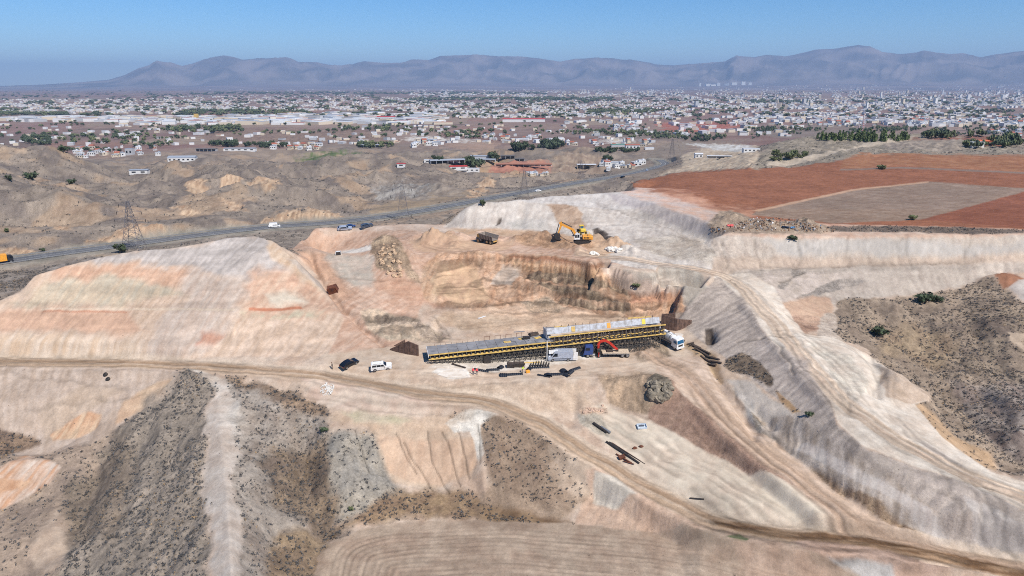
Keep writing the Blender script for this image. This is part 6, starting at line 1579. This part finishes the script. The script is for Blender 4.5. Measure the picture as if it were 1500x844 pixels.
def trunk_mesh(h=.55, r=.035):
    m = MB(); m.cyl((0, 0, -.05), (0, 0, h), r, 6, r*.5)
    for k in range(3):
        a = k*2.1; m.cyl((0, 0, h*.6), (.16*math.cos(a), .16*math.sin(a), h+.05), r*.5, 5, r*.2)
    return m.mesh('trunk', bark)
TR = {'dark': [crown_mesh(s_, 150, 'round', leaf_dark) for s_ in range(4)], 'olive': [crown_mesh(10+s_, 150, 'round', leaf_olive) for s_ in range(4)], 'pine': [crown_mesh(20+s_, 110, 'cone', leaf_pine) for s_ in range(3)]}
TRK = trunk_mesh()
def tree(kind, x, y, h, label, group=None, wide=1.0, name=None, k=0):
    nm = name or {'dark': 'broadleaf_tree', 'olive': 'olive_tree', 'pine': 'pine_tree'}[kind]
    r_ = thing(nm, label, 'tree' if 'bush' not in nm else 'bush', group)
    c = bpy.data.objects.new('crown', TR[kind][k % len(TR[kind])]); COL.objects.link(c); c.parent = r_
    t_ = bpy.data.objects.new('trunk', TRK); COL.objects.link(t_); t_.parent = r_
    r_.matrix_world = Matrix.Translation((x, y, hfun(x, y)-.1*h*(wide > 1))) @ Matrix.Rotation(k*1.7, 4, 'Z') @ Matrix.Diagonal((h*wide, h*wide, h, 1)); return r_
rng = random.Random(21)
ntree = 0
def one_tree(kind, px, py, h, label, wide=1.0, name=None):
    g = G(px, py); return tree(kind, g.x, g.y, h, label, None, wide, name, rng.randrange(9))
one_tree('dark', 176, 371, 5.0, 'dark green round tree at the foot of the tall left pylon', 1.35)
one_tree('dark', 723, 237, 17, 'largest tree, rising beside the long grey farm sheds', 1.2)
one_tree('dark', 1290, 494, 3.6, 'dark green bush alone in the middle of the right scrub valley', 1.5, 'bush')
one_tree('dark', 1356, 444, 3.4, 'wide green bush at the top edge of the right scrub valley', 1.6, 'bush')
one_tree('dark', 1372, 443, 2.8, 'smaller green bush touching the wide one above the valley', 1.4, 'bush')
one_tree('dark', 1160, 352, 2.4, 'round dark green bush on the lip of the right cut', 1.5, 'bush')
one_tree('olive', 932, 421, 1.6, 'small olive bush on the slope right of the excavation', 1.5, 'bush')
one_tree('dark', 47, 264, 6.5, 'bright green round tree on the left brown hill', 1.2)
one_tree('dark', 13, 265, 4.0, 'small green tree at the far left of the brown hill', 1.1)
one_tree('dark', 106, 270, 4.0, 'dark low bush right of the green tree on the hill', 1.3, 'bush')
one_tree('olive', 1334, 322, 2.0, 'small bush in the grey field beside the red soil', 1.9, 'bush')
one_tree('olive', 1292, 248, 3.0, 'small bush on the grey track across the red field', 1.7, 'bush')
one_tree('olive', 515, 747, .9, 'green shrub at the foot of the small grey knoll', 1.3, 'bush')
one_tree('dark', 475, 633, 1.2, 'dark bush between the spur and the small grey knoll', 1.5, 'bush')
one_tree('dark', 1186, 608, 1.1, 'low dark bush at the foot of the grey embankment', 1.8, 'bush')
one_tree('dark', 707, 303, 3.0, 'dark stunted tree on the pale mound crest', .9)
one_tree('olive', 10, 340, 2.2, 'dark green bush on the hillside at the far left', 1.4, 'bush')
one_tree('dark', 62, 369, 2.0, 'green bush beside the highway at the left', 1.6, 'bush')
stuff_pts = []
def clump(kind, n, cx, cy, rx, ry, h, label, indiv=True, wide=1.0, slope=0.0):
    global ntree
    for i in range(n):
        a = rng.uniform(0, 6.283); q_ = math.sqrt(rng.random()); dx = rx*q_*math.cos(a)
        px = cx+dx; py = cy+ry*q_*math.sin(a)+slope*dx; g = G(px, py); hh = h*rng.uniform(.65, 1.25)
        if indiv and ntree < 285: tree(kind, g.x, g.y, hh, label, label.split(' standing')[0]+'s', wide*rng.uniform(.85, 1.2), None, rng.randrange(12)); ntree += 1
        else: stuff_pts.append((g.x, g.y, g.z, hh, wide))
clump('dark', 9, 690, 243, 13, 2.5, 10, 'dense dark tree standing in front of the long farm sheds', wide=1.15)
clump('dark', 4, 640, 237, 8, 1.5, 8, 'dark tree standing at the left end of the farm sheds')
clump('pine', 95, 1262, 204, 70, 4.0, 6, 'pine tree standing in the plantation on the scrubby crest', slope=.01)
clump('dark', 14, 768, 220, 24, 2.5, 13, 'dark tree standing in the row behind the orange hillock')
clump('dark', 16, 808, 216, 20, 3, 14, 'tall dark tree standing behind the bare conical hill')
clump('dark', 22, 905, 222, 32, 2.5, 7, 'dark tree standing in the orchard by the white house')
clump('dark', 5, 893, 235, 7, 1, 8, 'dark tree standing beside the highway sheds')
clump('dark', 24, 330, 213, 22, 3, 12, 'dark tree standing below the brown mesa')
clump('dark', 22, 395, 215, 35, 2.5, 9, 'dark tree standing in the garden village below the mesa')
clump('dark', 26, 55, 207, 30, 6, 12, 'dark tree standing in the grove beyond the left hill')
clump('dark', 20, 130, 222, 45, 4, 7, 'low dark tree standing among the sheds beyond the left hill')
clump('olive', 14, 1155, 232, 30, 8, 4, 'olive green shrub standing on the scrubby crest', wide=1.5)
clump('dark', 14, 1030, 206, 28, 2, 9, 'dark tree standing in the row by the pale quarry')
# beyond these, trees are one mass
clump('dark', 60, 300, 192, 60, 4, 13, '', False); clump('dark', 40, 90, 205, 100, 8, 9, '', False); clump('dark', 40, 215, 210, 40, 10, 8, '', False)
clump('dark', 60, 960, 198, 70, 2, 8, '', False); clump('dark', 50, 1010, 203, 60, 1.5, 8, '', False); clump('dark', 70, 1150, 191, 60, 2, 8, '', False)
clump('dark', 50, 880, 195, 60, 3, 8, '', False); clump('dark', 55, 1300, 191, 45, 3, 8, '', False); clump('dark', 50, 1400, 200, 50, 4, 6, '', False)
clump('dark', 50, 1460, 190, 60, 4, 8, '', False); clump('dark', 40, 680, 198, 80, 6, 9, '', False); clump('dark', 30, 545, 215, 30, 3, 9, '', False)
clump('dark', 40, 560, 190, 60, 4, 10, '', False); clump('dark', 25, 1470, 212, 25, 3, 8, '', False); clump('dark', 20, 1440, 215, 40, 2, 6, '', False)
def bandtrees(n, x0, x1, y0, y1, h, wide=1.8, noise=0.0):
    k = 0; tries = 0
    while k < n and tries < n*4:
        tries += 1
        px = rng.uniform(x0, x1); py = rng.uniform(y0, y1)
        if pnoise(px/40+7, py/6) < noise: continue
        k += 1; g = W(px, py, -37); stuff_pts.append((g[0], g[1], hfun(g[0], g[1]), h*rng.uniform(.7, 1.3), wide))
bandtrees(800, 0, 1500, 166, 204, 6.5, 1.4, .1)
bandtrees(1100, 0, 1500, 150, 172, 10, 1.7, -.02)
bandtrees(1000, 0, 1500, 134, 152, 11, 2.8, -.05)
bandtrees(320, 280, 800, 135, 138.5, 14, 3.5, -1); bandtrees(260, 600, 900, 144, 148, 13, 3, -1); bandtrees(120, 0, 100, 167, 170, 10, 1.6, -1)
bandtrees(160, 270, 450, 163, 169, 11, 1.6, -1); bandtrees(150, 860, 960, 162, 168, 10, 1.5, -1); bandtrees(90, 1100, 1180, 148, 152, 12, 2, -1)
V_, F_ = [], []
base = [crown_data(40+i, 22, 'round') for i in range(4)]
off = 0; VA = []; FA = []
stuff_pts.sort(key=lambda p: (p[0]*7.3+p[1]*1.9) % 1.0)
for i, (x, y, z, h, wd_) in enumerate(stuff_pts):
    bv, bf = base[i % 4]; VA.append(bv*np.array((h*wd_, h*wd_, h))+np.array((x, y, z))); FA += [tuple(dict.fromkeys(tuple(k+off for k in f))) for f in bf]; off += len(bv)
me = bpy.data.meshes.new('distant_trees'); me.from_pydata(np.concatenate(VA).tolist(), [], FA); me.materials.append(leaf_dark); me.materials.append(leaf_olive); me.polygons.foreach_set('material_index', [0 if i < len(FA)*.6 else 1 for i in range(len(FA))])
o_ = bpy.data.objects.new('distant_trees', me); COL.objects.link(o_); tag(o_, 'dark tree belts and gardens scattered over the far plain', 'trees'); o_['kind'] = 'stuff'

# ------------------------------------------------------------------ buildings
wallw = mat('wall_white', (214, 212, 208), .8, var=.06); wallc = mat('wall_cream', (204, 190, 168), .8, var=.08); wallg = mat('wall_grey', (176, 176, 176), .8, var=.1)
roofr = mat('roof_tile', (156, 92, 72), .85, var=.2); roofg = mat('roof_sheet', (150, 156, 164), .6, var=.12); roofw = mat('roof_white', (206, 208, 210), .6, var=.08); roofd = mat('roof_dark', (96, 92, 90), .8)
roofred = mat('roof_red', (176, 60, 56), .7); roofb = mat('roof_rust', (150, 104, 86), .9, var=.3); roofo = mat('roof_orange', (206, 110, 72), .8)
def building(name, label, cat, M, w_, d_, h, wm, rm, pitch=0.0, nwin=0, group=None, openf=False):
    r_ = thing(name, label, cat, group)
    m = MB()
    if openf:
        m.box((0, d_/2-.1, h/2), (w_, .2, h)); n_ = max(2, int(w_/6))
        for k in range(n_+1): m.box((-w_/2+.2+(w_-.4)*k/n_, -d_/2+.2, h/2), (.35, .35, h))
        for sx in (-1, 1): m.box((sx*(w_/2-.1), .3, h/2), (.2, d_-.8, h))
    else: m.box((0, 0, h/2-.5), (w_, d_, h+1))
    wl_ = m.part('wall', wm, r_)
    m = MB()
    if pitch: m.prism([(-d_/2-.4, h), (d_/2+.4, h), (d_/2+.4, h+.15), (0, h+pitch), (-d_/2-.4, h+.15)], -w_/2-.4, w_/2+.4, M=Matrix.Rotation(R(90), 4, 'Z'))
    else: m.box((0, 0, h+.12), (w_+.3, d_+.3, .24))
    m.part('roof', rm, r_)
    for k in range(nwin):
        m = MB(); m.box((-w_/2+w_*(k+.5)/nwin, -d_/2-.03, h*.5), (w_/nwin*.45, .1, h*.35)); m.part('window', glass, r_)
    r_.matrix_world = M; return r_
def bseat(px, py, head): return seat(px, py, head, tilt=False)
for a in (
    ('farm_shed', 'longest grey-roofed farm shed, left of the largest tree', 'shed', 655, 239, 20, 36, 7, 3, wallg, roofg, 1.2, 0, True), ('farm_shed', 'grey-roofed open shed just behind the largest tree', 'shed', 708, 237, -8, 32, 7, 3, wallg, roofg, 1.2, 0, True),
    ('farm_shed', 'blue grey shed behind the long farm sheds', 'shed', 703, 233, 0, 24, 9, 4, wallg, roofg, 1.0, 0, False), ('farm_shed', 'low shed with curved reddish roof before the farm', 'shed', 671, 248, 10, 18, 7, 3, wallw, roofred, 1.0, 2, False),
    ('farm_house', 'long white low house before the dark farm trees', 'house', 688, 251, 0, 20, 6, 3, wallw, roofw, 0, 4, False), ('poultry_shed', 'long low shed with rusty red roof right of the farm', 'shed', 767, 243.5, 0, 62, 6, 2.2, wallw, roofb, 1.2, 9, True),
    ('farm_shed', 'dark shed at the upper right of the farm', 'shed', 744, 232, 0, 18, 8, 3.5, wallg, roofd, 1.0, 0, True), ('farm_shed', 'small dark shed below the upper right farm shed', 'shed', 761, 236, 0, 12, 7, 3, wallg, roofd, 1.0, 0, True),
    ('hut', 'small red and white hut left of the farm', 'hut', 588, 244, 0, 8, 5, 3, wallw, roofred, .6, 1, False), ('hut', 'small white hut at the left end of the farm sheds', 'hut', 627, 238, 0, 9, 6, 3, wallw, roofw, 0, 1, False),
    ('roadside_shed', 'white-roofed shed beside the highway', 'shed', 859, 246, 0, 22, 10, 4, wallc, roofw, .5, 3, True), ('roadside_shed', 'white and blue shed right of the highway shed', 'shed', 893, 243, 0, 18, 8, 4, wallw, roofw, .4, 2, False), ('roadside_house', 'small white house by the highway bend', 'house', 934, 243, 0, 9, 7, 4, wallw, roofw, 0, 2, False),
    ('villa', 'white villa with red roof in the orchard', 'house', 926, 218, 0, 22, 12, 6, wallw, roofr, 1.5, 4, False), ('greenhouse', 'green-roofed shed left of the orchard villa', 'shed', 910, 215, 0, 34, 12, 4, wallg, mat('roof_green', (96, 150, 130), .6), .8, 0, False),
    ('greenhouse', 'pale shed right of the orchard villa', 'shed', 951, 219, 0, 14, 8, 3, wallw, roofw, 0, 0, False),
    ('warehouse', 'white warehouse with grey and red roof beyond the left hill', 'warehouse', 268, 236, 8, 34, 14, 5, wallw, roofg, 2.2, 6, False),
    ('sports_hall', 'pale blue-roofed building at the fenced yard', 'building', 205, 254, 10, 14, 8, 3, wallw, roofg, .5, 2, False),
    ('red_roof_barracks', 'long brick building with orange roof at the right edge', 'building', 1460, 214, 0, 34, 9, 4, roofb, roofo, 1.0, 6, False), ('hut', 'white hut left of the orange-roofed building', 'hut', 1429, 215, 0, 9, 6, 3.5, wallw, roofw, 0, 1, False),
    ('silo_building', 'blue tinted block tower among the sheds', 'building', 191, 227, 0, 10, 8, 9, wallg, roofg, 0, 2, False), ('silo', 'tall yellow silo tower in the industrial area', 'silo', 288, 175, 0, 10, 10, 16, ochre_paint, ochre_paint, 0, 0, False),
    ('shed', 'long dark shed below the mesa', 'shed', 303, 222, 0, 30, 8, 4, wallg, roofd, .8, 0, True), ('shed', 'long pale shed right of the dark shed', 'shed', 352, 221, 3, 46, 10, 4, wallw, roofg, .8, 5, False), ('shed', 'orange-roofed shed below the mesa', 'shed', 333, 221, 0, 10, 8, 4, wallc, roofo, .8, 1, False),
    ('shed', 'long blue grey shed beside the green field', 'shed', 542, 216, 0, 34, 9, 4, wallg, roofg, 1.0, 0, True), ('shed', 'white shed on the road below the pale strip', 'shed', 629, 208, 0, 30, 9, 4, wallw, roofg, 1.0, 0, True),
    ('warehouse', 'warehouse with long red roof on the central plain', 'warehouse', 767, 178.5, 0, 120, 40, 8, wallw, roofred, 2, 0, False), ('warehouse', 'red-roofed warehouse at the city edge', 'warehouse', 557, 175, 0, 90, 40, 8, wallw, roofred, 2, 0, False),
    ('quarry_plant', 'white plant building in the pale quarry', 'building', 1023, 231, 0, 7, 5, 3.5, wallw, roofw, 1, 2, False), ('quarry_belt_roof', 'long pale sheet roof in the quarry', 'shed', 1055, 232, -8, 22, 4, 2, wallg, roofw, .4, 0, True), ('quarry_hall', 'white flat building at the quarry edge', 'building', 1100, 222, 0, 14, 5, 2.5, wallw, roofw, 0, 4, False)):
    nm, lb, ct, px, py, hd_, w_, d_, h_, wm, rm, pt_, nw, op = a
    building(nm, lb, ct, bseat(px, py, hd_), w_, d_, h_, wm, rm, pt_, nw, None, op)
rng = random.Random(77); nh = 0
hv = []
for i in range(10):
    m = MB(); w_ = rng.uniform(.9, 1.5); h_ = rng.uniform(.4, .8); red = i in (1, 6)
    m.cur = 0; m.box((0, 0, h_/2-.05), (w_, 1, h_+.1)); m.cur = 1
    if red: m.prism([(-.55, h_), (.55, h_), (0, h_+.3)], -w_/2-.05, w_/2+.05, M=Matrix.Rotation(R(90), 4, 'Z'))
    else: m.box((0, 0, h_+.02), (w_*1.02, 1.02, .05)); m.box((w_*.2, .1, h_+.12), (.3, .3, .2))
    m.cur = 2
    for k in range(3): m.box((-w_/2+w_*(k+.5)/3, -.5, h_*.55), (w_*.16, .03, h_*.3))
    m.box((w_/2, -.1, h_*.55), (.03, .3, h_*.3))
    hv.append((m, [wallw if i % 3 else wallc, roofr if red else (roofw if i % 2 else roofg), glass]))
hvm = [m.mesh('house', mt) for m, mt in hv]
def hcluster(n, x0, x1, y0, y1, size, label, thr=-1.0, slope=0.0):
    global nh
    k = 0
    for _ in range(n*6):
        if k >= n or nh >= 270: break
        px = rng.uniform(x0, x1); py = rng.uniform(y0, y1)+slope*(px-x0)
        if pnoise(px/9, py/3) < thr: continue
        g = G(px, py); i = rng.randrange(10); s_ = size*rng.uniform(.55, 1.15)
        if g.y < 560: continue
        o_ = bpy.data.objects.new('house', hvm[i]); COL.objects.link(o_)
        o_.matrix_world = Matrix.Translation(g) @ Matrix.Rotation(rng.uniform(-.5, .5), 4, 'Z') @ Matrix.Scale(s_, 4)
        tag(o_, label, 'house', label.replace('house', 'houses').replace('hut', 'huts').replace('shed', 'sheds')); nh += 1; k += 1
hcluster(26, 395, 470, 212, 220, 6.5, 'small house in the garden village below the mesa')
hcluster(34, 70, 240, 216, 232, 6.5, 'small grey shed among the trees beyond the left hill')
hcluster(14, 880, 945, 240, 250, 6, 'small hut in the roadside yard by the highway bend')
hcluster(12, 600, 640, 210, 216, 8, 'small house scattered behind the farm hill')
hcluster(14, 830, 960, 205, 216, 6.5, 'small house in the orchard strip')
hcluster(22, 700, 800, 198, 206, 7.5, 'small house on the dry central plain')
hcluster(16, 900, 930, 184, 192, 9, 'white house of the small tree-ringed hamlet')
hcluster(60, 1330, 1500, 172, 185, 10, 'white house in the suburb beyond the radio mast')
hcluster(40, 1180, 1300, 168, 186, 10, 'white house in the village behind the pines')
hcluster(20, 1450, 1500, 194, 200, 9, 'pale house at the right edge behind the fields')
hcluster(12, 770, 800, 252, 258, 4, 'heap of scrap and hut beside the highway below the farm')
# the rest of the city as one object
VA = []; FA = []; MI = []; off = 0
cube = np.array([(-.5, -.5, 0), (.5, -.5, 0), (.5, .5, 0), (-.5, .5, 0), (-.5, -.5, 1), (.5, -.5, 1), (.5, .5, 1), (-.5, .5, 1)])
cf = [(0, 1, 5, 4), (1, 2, 6, 5), (2, 3, 7, 6), (3, 0, 4, 7), (4, 5, 6, 7)]
def bld(px, py, w_, d_, h_, mi, rmi):
    global off
    g = W(px, py, -37); z = hfun(g[0], g[1]) if g[1] < 30000 else -37; a = rng.uniform(-.6, .6); c_, s_ = math.cos(a), math.sin(a)
    v = cube*np.array((w_, d_, h_)); v = np.stack([v[:, 0]*c_-v[:, 1]*s_+g[0], v[:, 0]*s_+v[:, 1]*c_+g[1], v[:, 2]+z], 1)
    VA.append(v); FA.extend([tuple(k+off for k in f) for f in cf]); MI.extend([mi]*4+[rmi]); off += 8
def band_city(n, x0, x1, y0, y1, w_, h_, thr=-.2, s0=0.0, tall=0.0, big=False):
    k = 0; t_ = 0
    while k < n and t_ < n*5:
        t_ += 1; px = rng.uniform(x0, x1); py = rng.uniform(y0, y1)+s0*(px-x0)
        if pnoise(px/22, py/3.5, 3)+.35*pnoise(px/6, py/1.6, 4) < thr: continue
        k += 1; ww = w_*rng.uniform(.7, 1.5); hh = h_*rng.uniform(.7, 1.4)*(rng.uniform(2, 4.5) if rng.random() < tall else 1)
        bld(px, py, ww, ww*rng.uniform(.6, 1.1), hh, rng.choice((0, 0, 0, 1, 1, 2)), rng.choices((3, 4, 5, 6), (.9, 3, 2.4, .5))[0])
band_city(1200, 0, 260, 145, 167, 8.5, 4.5, -.12)
band_city(1900, 240, 660, 140, 163, 8.5, 4.5, -.1)
band_city(2800, 600, 1010, 140, 172, 8.5, 4.5, -.08)
band_city(900, 600, 1010, 132, 141, 18, 6, -.05, 0, .02)
band_city(3800, 1000, 1500, 131, 160, 13, 6, -.1, 0, .02)
band_city(420, 1170, 1440, 156, 167, 11, 5, -.1)
band_city(220, 1080, 1200, 160, 180, 13, 6, .08)
band_city(200, 1190, 1330, 166, 184, 13, 6, -.05); band_city(260, 1330, 1500, 166, 186, 13, 6, .0)
band_city(120, 820, 1080, 160, 182, 13, 6, .2)
band_city(260, 330, 650, 168, 184, 34, 7, -.1, -.005); band_city(110, 0, 240, 173, 179, 26, 7, -.1); band_city(160, 180, 330, 172, 184, 22, 6, 0)
band_city(150, 0, 650, 184, 215, 8, 4, .15); band_city(120, 560, 960, 184, 212, 8, 4, .15); band_city(80, 960, 1180, 180, 200, 12, 5, .1)
band_city(160, 900, 1500, 131, 134, 26, 9, -.1, 0, .03)
band_city(100, 300, 900, 132, 136, 22, 7, .0)
for k in range(22):
    bld(rng.uniform(1380, 1500), rng.uniform(134, 146), rng.uniform(14, 22), 16, rng.uniform(20, 34), 0, 4)
for px, w_, h_ in ((1025, 40, 70), (1037, 120, 50), (1052, 70, 70), (1064, 90, 50), (1075, 120, 60), (1088, 90, 75), (1098, 70, 55), (1045, 150, 35)): bld(px, 130.6, w_, 30, h_, 0, 4)
me = bpy.data.meshes.new('city_houses'); me.from_pydata(np.concatenate(VA).tolist(), [], FA)
for m_ in (wallw, wallc, wallg, roofr, roofw, roofg, roofd): me.materials.append(m_)
me.polygons.foreach_set('material_index', MI); me.update()
o_ = bpy.data.objects.new('city_houses', me); COL.objects.link(o_); tag(o_, 'white houses of the city spread across the plain below the mountains', 'houses'); o_['kind'] = 'stuff'
print('city', len(MI)//5, 'trees', ntree, len(stuff_pts), 'houses', nh)
# highway rails, lane lines
def ribbon(name, line, off_, wd, dz, m_, label, dash=None, thick=0.0):
    P_ = [Vector(p) for p in line]; L_ = []
    for i, p in enumerate(P_):
        d = (P_[min(i+1, len(P_)-1)]-P_[max(i-1, 0)]); d.z = 0; d.normalize(); n_ = Vector((-d.y, d.x, 0)); L_.append((p+n_*(off_-wd/2), p+n_*(off_+wd/2)))
    # resample finely so the strip follows the ground
    V_ = []; F_ = []; acc = 0
    for (a, b_), (a2, b2) in zip(L_, L_[1:]):
        n_ = max(1, int((a2-a).length/3))
        for k in range(n_):
            t0, t1 = k/n_, (k+1)/n_; acc += 1
            if dash and acc % dash[1] >= dash[0]: continue
            o = len(V_)
            for p, q_, t in ((a, a2, t0), (b_, b2, t0), (b_, b2, t1), (a, a2, t1)): v = p.lerp(q_, t); V_.append((v.x, v.y, max(v.z, 0*v.z+v.z)+dz))
            F_.append((o, o+1, o+2, o+3))
            if thick:
                o2 = len(V_); V_ += [(x, y, z-thick) for x, y, z in V_[o:o+4]]; F_ += [(o, o2, o2+1, o+1), (o+1, o2+1, o2+2, o+2), (o+2, o2+2, o2+3, o+3), (o+3, o2+3, o2, o)]
    me = bpy.data.meshes.new(name); me.from_pydata(V_, [], F_); me.materials.append(m_); o_ = bpy.data.objects.new(name, me); COL.objects.link(o_)
    o_['kind'] = 'structure'; o_['label'] = label; return o_
hwv = HW[6:-3]
asph = mat('asphalt', (98, 97, 97), .85, var=.12, scale=.15); line_w = mat('road_paint', (222, 222, 216), .7)
ribbon('road', hwv, 0, 9.4, .10, asph, 'grey two-way highway running behind the cut')
for off_ in (-4.4, 4.4, 0): ribbon('road_marking', hwv, off_, .14, .125, line_w, 'white edge line of the highway')
for off_ in (-2.2, 2.2): ribbon('road_marking', hwv, off_, .1, .125, line_w, 'dashed lane line of the highway', dash=(1, 4))
def railing(off_, label):
    r_ = thing('guard_rail', label, 'guard rail')
    o = ribbon('rail', hwv, off_, .12, .7, galv, '', thick=.25); del o['kind']; del o['label']; o.parent = r_
    m = MB(); P_ = [Vector(p) for p in hwv]
    for a, b_ in zip(P_, P_[1:]):
        d = (b_-a); n_ = max(1, int(d.length/6)); nn = Vector((-d.y, d.x, 0)).normalized()
        for k in range(n_): p = a+d*k/n_+nn*off_; m.box((p.x, p.y, p.z+.3), (.08, .08, .75))
    m.part('rail_post', galv, r_)
railing(-5.6, 'steel guard rail along the near side of the highway'); railing(5.6, 'steel guard rail along the far side of the highway')

# ------------------------------------------------------------------ scrub
rs = np.random.RandomState(5)
dx_ = np.gradient(rows)[:, None]*(DD*np.gradient(colr)[None, :])
def scatter(dens, name, label, m_, smin, smax, nleaf, cap, low=.7, seed=0):
    pr = dens*dx_; tot = pr.sum(); sc_ = min(1.0, cap/max(tot, 1))
    cnt = rs.poisson(np.clip(pr*sc_, 0, 5)); ii, jj = np.nonzero(cnt); rep_ = cnt[ii, jj]; ii = np.repeat(ii, rep_); jj = np.repeat(jj, rep_)
    n = len(ii); x = XX[ii, jj]+rs.uniform(-.5, .5, n)*.4; y = YY[ii, jj]+rs.uniform(-.5, .5, n)*.4; z = HT[ii, jj]
    s_ = rs.uniform(smin, smax, n)*np.where(rs.rand(n) < .12, 1.5, 1)
    # leaf quads in a low dome
    ph = rs.uniform(0, 2*np.pi, (n, nleaf)); el = rs.uniform(.1, 1.35, (n, nleaf)); rr_ = rs.uniform(.45, 1, (n, nleaf))
    c = np.stack([np.cos(ph)*np.cos(el), np.sin(ph)*np.cos(el), np.sin(el)*low], -1)*rr_[..., None]
    a = rs.normal(size=(n, nleaf, 3)); a /= np.linalg.norm(a, axis=-1, keepdims=True); b_ = np.cross(a, c+.01); b_ /= np.linalg.norm(b_, axis=-1, keepdims=True)
    q_ = .42; quad = np.stack([c-a*q_, c+b_*q_*.8+np.array((0, 0, .08)), c+a*q_], 2)
    Vv = quad*s_[:, None, None, None]; Vv[..., 0] += x[:, None, None]; Vv[..., 1] += y[:, None, None]; Vv[..., 2] += z[:, None, None]
    Vv = Vv.reshape(-1, 3); Fv = np.arange(len(Vv)).reshape(-1, 3)
    me = mesh_from(name, Vv, Fv); me.materials.append(m_); o_ = bpy.data.objects.new(name, me); COL.objects.link(o_); o_['kind'] = 'stuff'; tag(o_, label, name.replace('_', ' ')); print(name, n)
nearS = (YY < 262)*(DD > 60)*(np.abs(AZ) < R(43))*(N30*.5+N8 > -.22)
scatter(SH*nearS*1.6, 'scrub', 'grey thorny scrub dotted over the foreground hills and right valley', scrub_m, .2, .43, 9, 42000)
scatter(SH*nearS*.35*sstep(-.1, .25, N30+.5*N8), 'dry_grass', 'tan dry grass tufts between the scrub', grass_m, .16, .34, 7, 14000, low=1.0)
stone_m = mat('loose_stone', (150, 130, 112), .95, var=.4)
scatter(np.clip(SL-.22, 0, .6)*(YY < 262)*(YY > 70)*(np.abs(AZ) < R(42))*.45*sstep(-.2, .2, N8+.6*N30), 'loose_stones', 'loose stones and clods scattered over the dug slopes', stone_m, .07, .24, 5, 24000, low=.8)
farS = (YY >= 262)*(DD < 900)*(np.abs(AZ) < R(43))*SH*(N30*.4+N8*.6 > -.05)
sel, d, z, side = strokedist(HW, 20); tmp = np.ones(PX.shape); tmp[sel] = (d > 12); farS = farS*tmp
scatter(farS*.17, 'hill_scrub', 'small dark shrubs dotted over the hills behind the highway', scrub_m, .4, 1.0, 7, 12000)

# ------------------------------------------------------------------ one label for each look-alike: its row and its place from the left
def ordn(n): return str(n)+('th' if 10 < n % 100 < 14 else {1: 'st', 2: 'nd', 3: 'rd'}.get(n % 10, 'th'))
bpy.context.view_layer.update()
same = {}
for o in COL.objects:
    if o.parent is None and 'label' in o and o.get('category'): same.setdefault(o['label'], []).append(o)
for lb, os_ in same.items():
    if len(os_) < 2: continue
    def pxy(o): p = o.matrix_world.translation; a, b_ = proj(p.x, p.y, p.z); return float(a), float(b_)
    nrow = 1 if len(os_) <= 8 else 2 if len(os_) <= 22 else 3
    os_.sort(key=lambda o: pxy(o)[1]); k = math.ceil(len(os_)/nrow)
    for r_ in range(nrow):
        row = sorted(os_[r_*k:(r_+1)*k], key=lambda o: pxy(o)[0]); rn = {1: ('',), 2: (', back row', ', front row'), 3: (', back row', ', middle row', ', front row')}[nrow][r_]
        for i, o in enumerate(row):
            o['label'] = lb+', '+ordn(i+1)+' from left'+rn
            if 'group' not in o: o['group'] = lb+' group'
            if len(o['label'].split()) > 16: print('LONG', o['label'])
# ------------------------------------------------------------------ air
hm = bpy.data.materials.new('haze'); hm.use_nodes = True; t = hm.node_tree; t.nodes.clear()
o_ = t.nodes.new('ShaderNodeOutputMaterial'); pv = t.nodes.new('ShaderNodeVolumePrincipled')
pv.inputs['Color'].default_value = (0.46, 0.67, 1.0, 1); pv.inputs['Density'].default_value = 5.8e-5
pv.inputs['Anisotropy'].default_value = 0.0
t.links.new(pv.outputs[0], o_.inputs['Volume'])
zlo = float(HT.min())-1.0; zhi = float(HT.max())+40.0
bm = bmesh.new(); bmesh.ops.create_cube(bm, size=1.0)
for v in bm.verts: v.co = (v.co.x*76000, v.co.y*76000, zlo if v.co.z < 0 else zhi)
me = bpy.data.meshes.new('haze'); bm.to_mesh(me); bm.free(); me.materials.append(hm)
hz = bpy.data.objects.new('haze', me); COL.objects.link(hz); hz['kind'] = 'stuff'
hz['label'] = 'thin blue haze over the plain and the far mountains'; hz['category'] = 'haze'
print('ground verts', NR*NC, 'z', zlo, zhi)
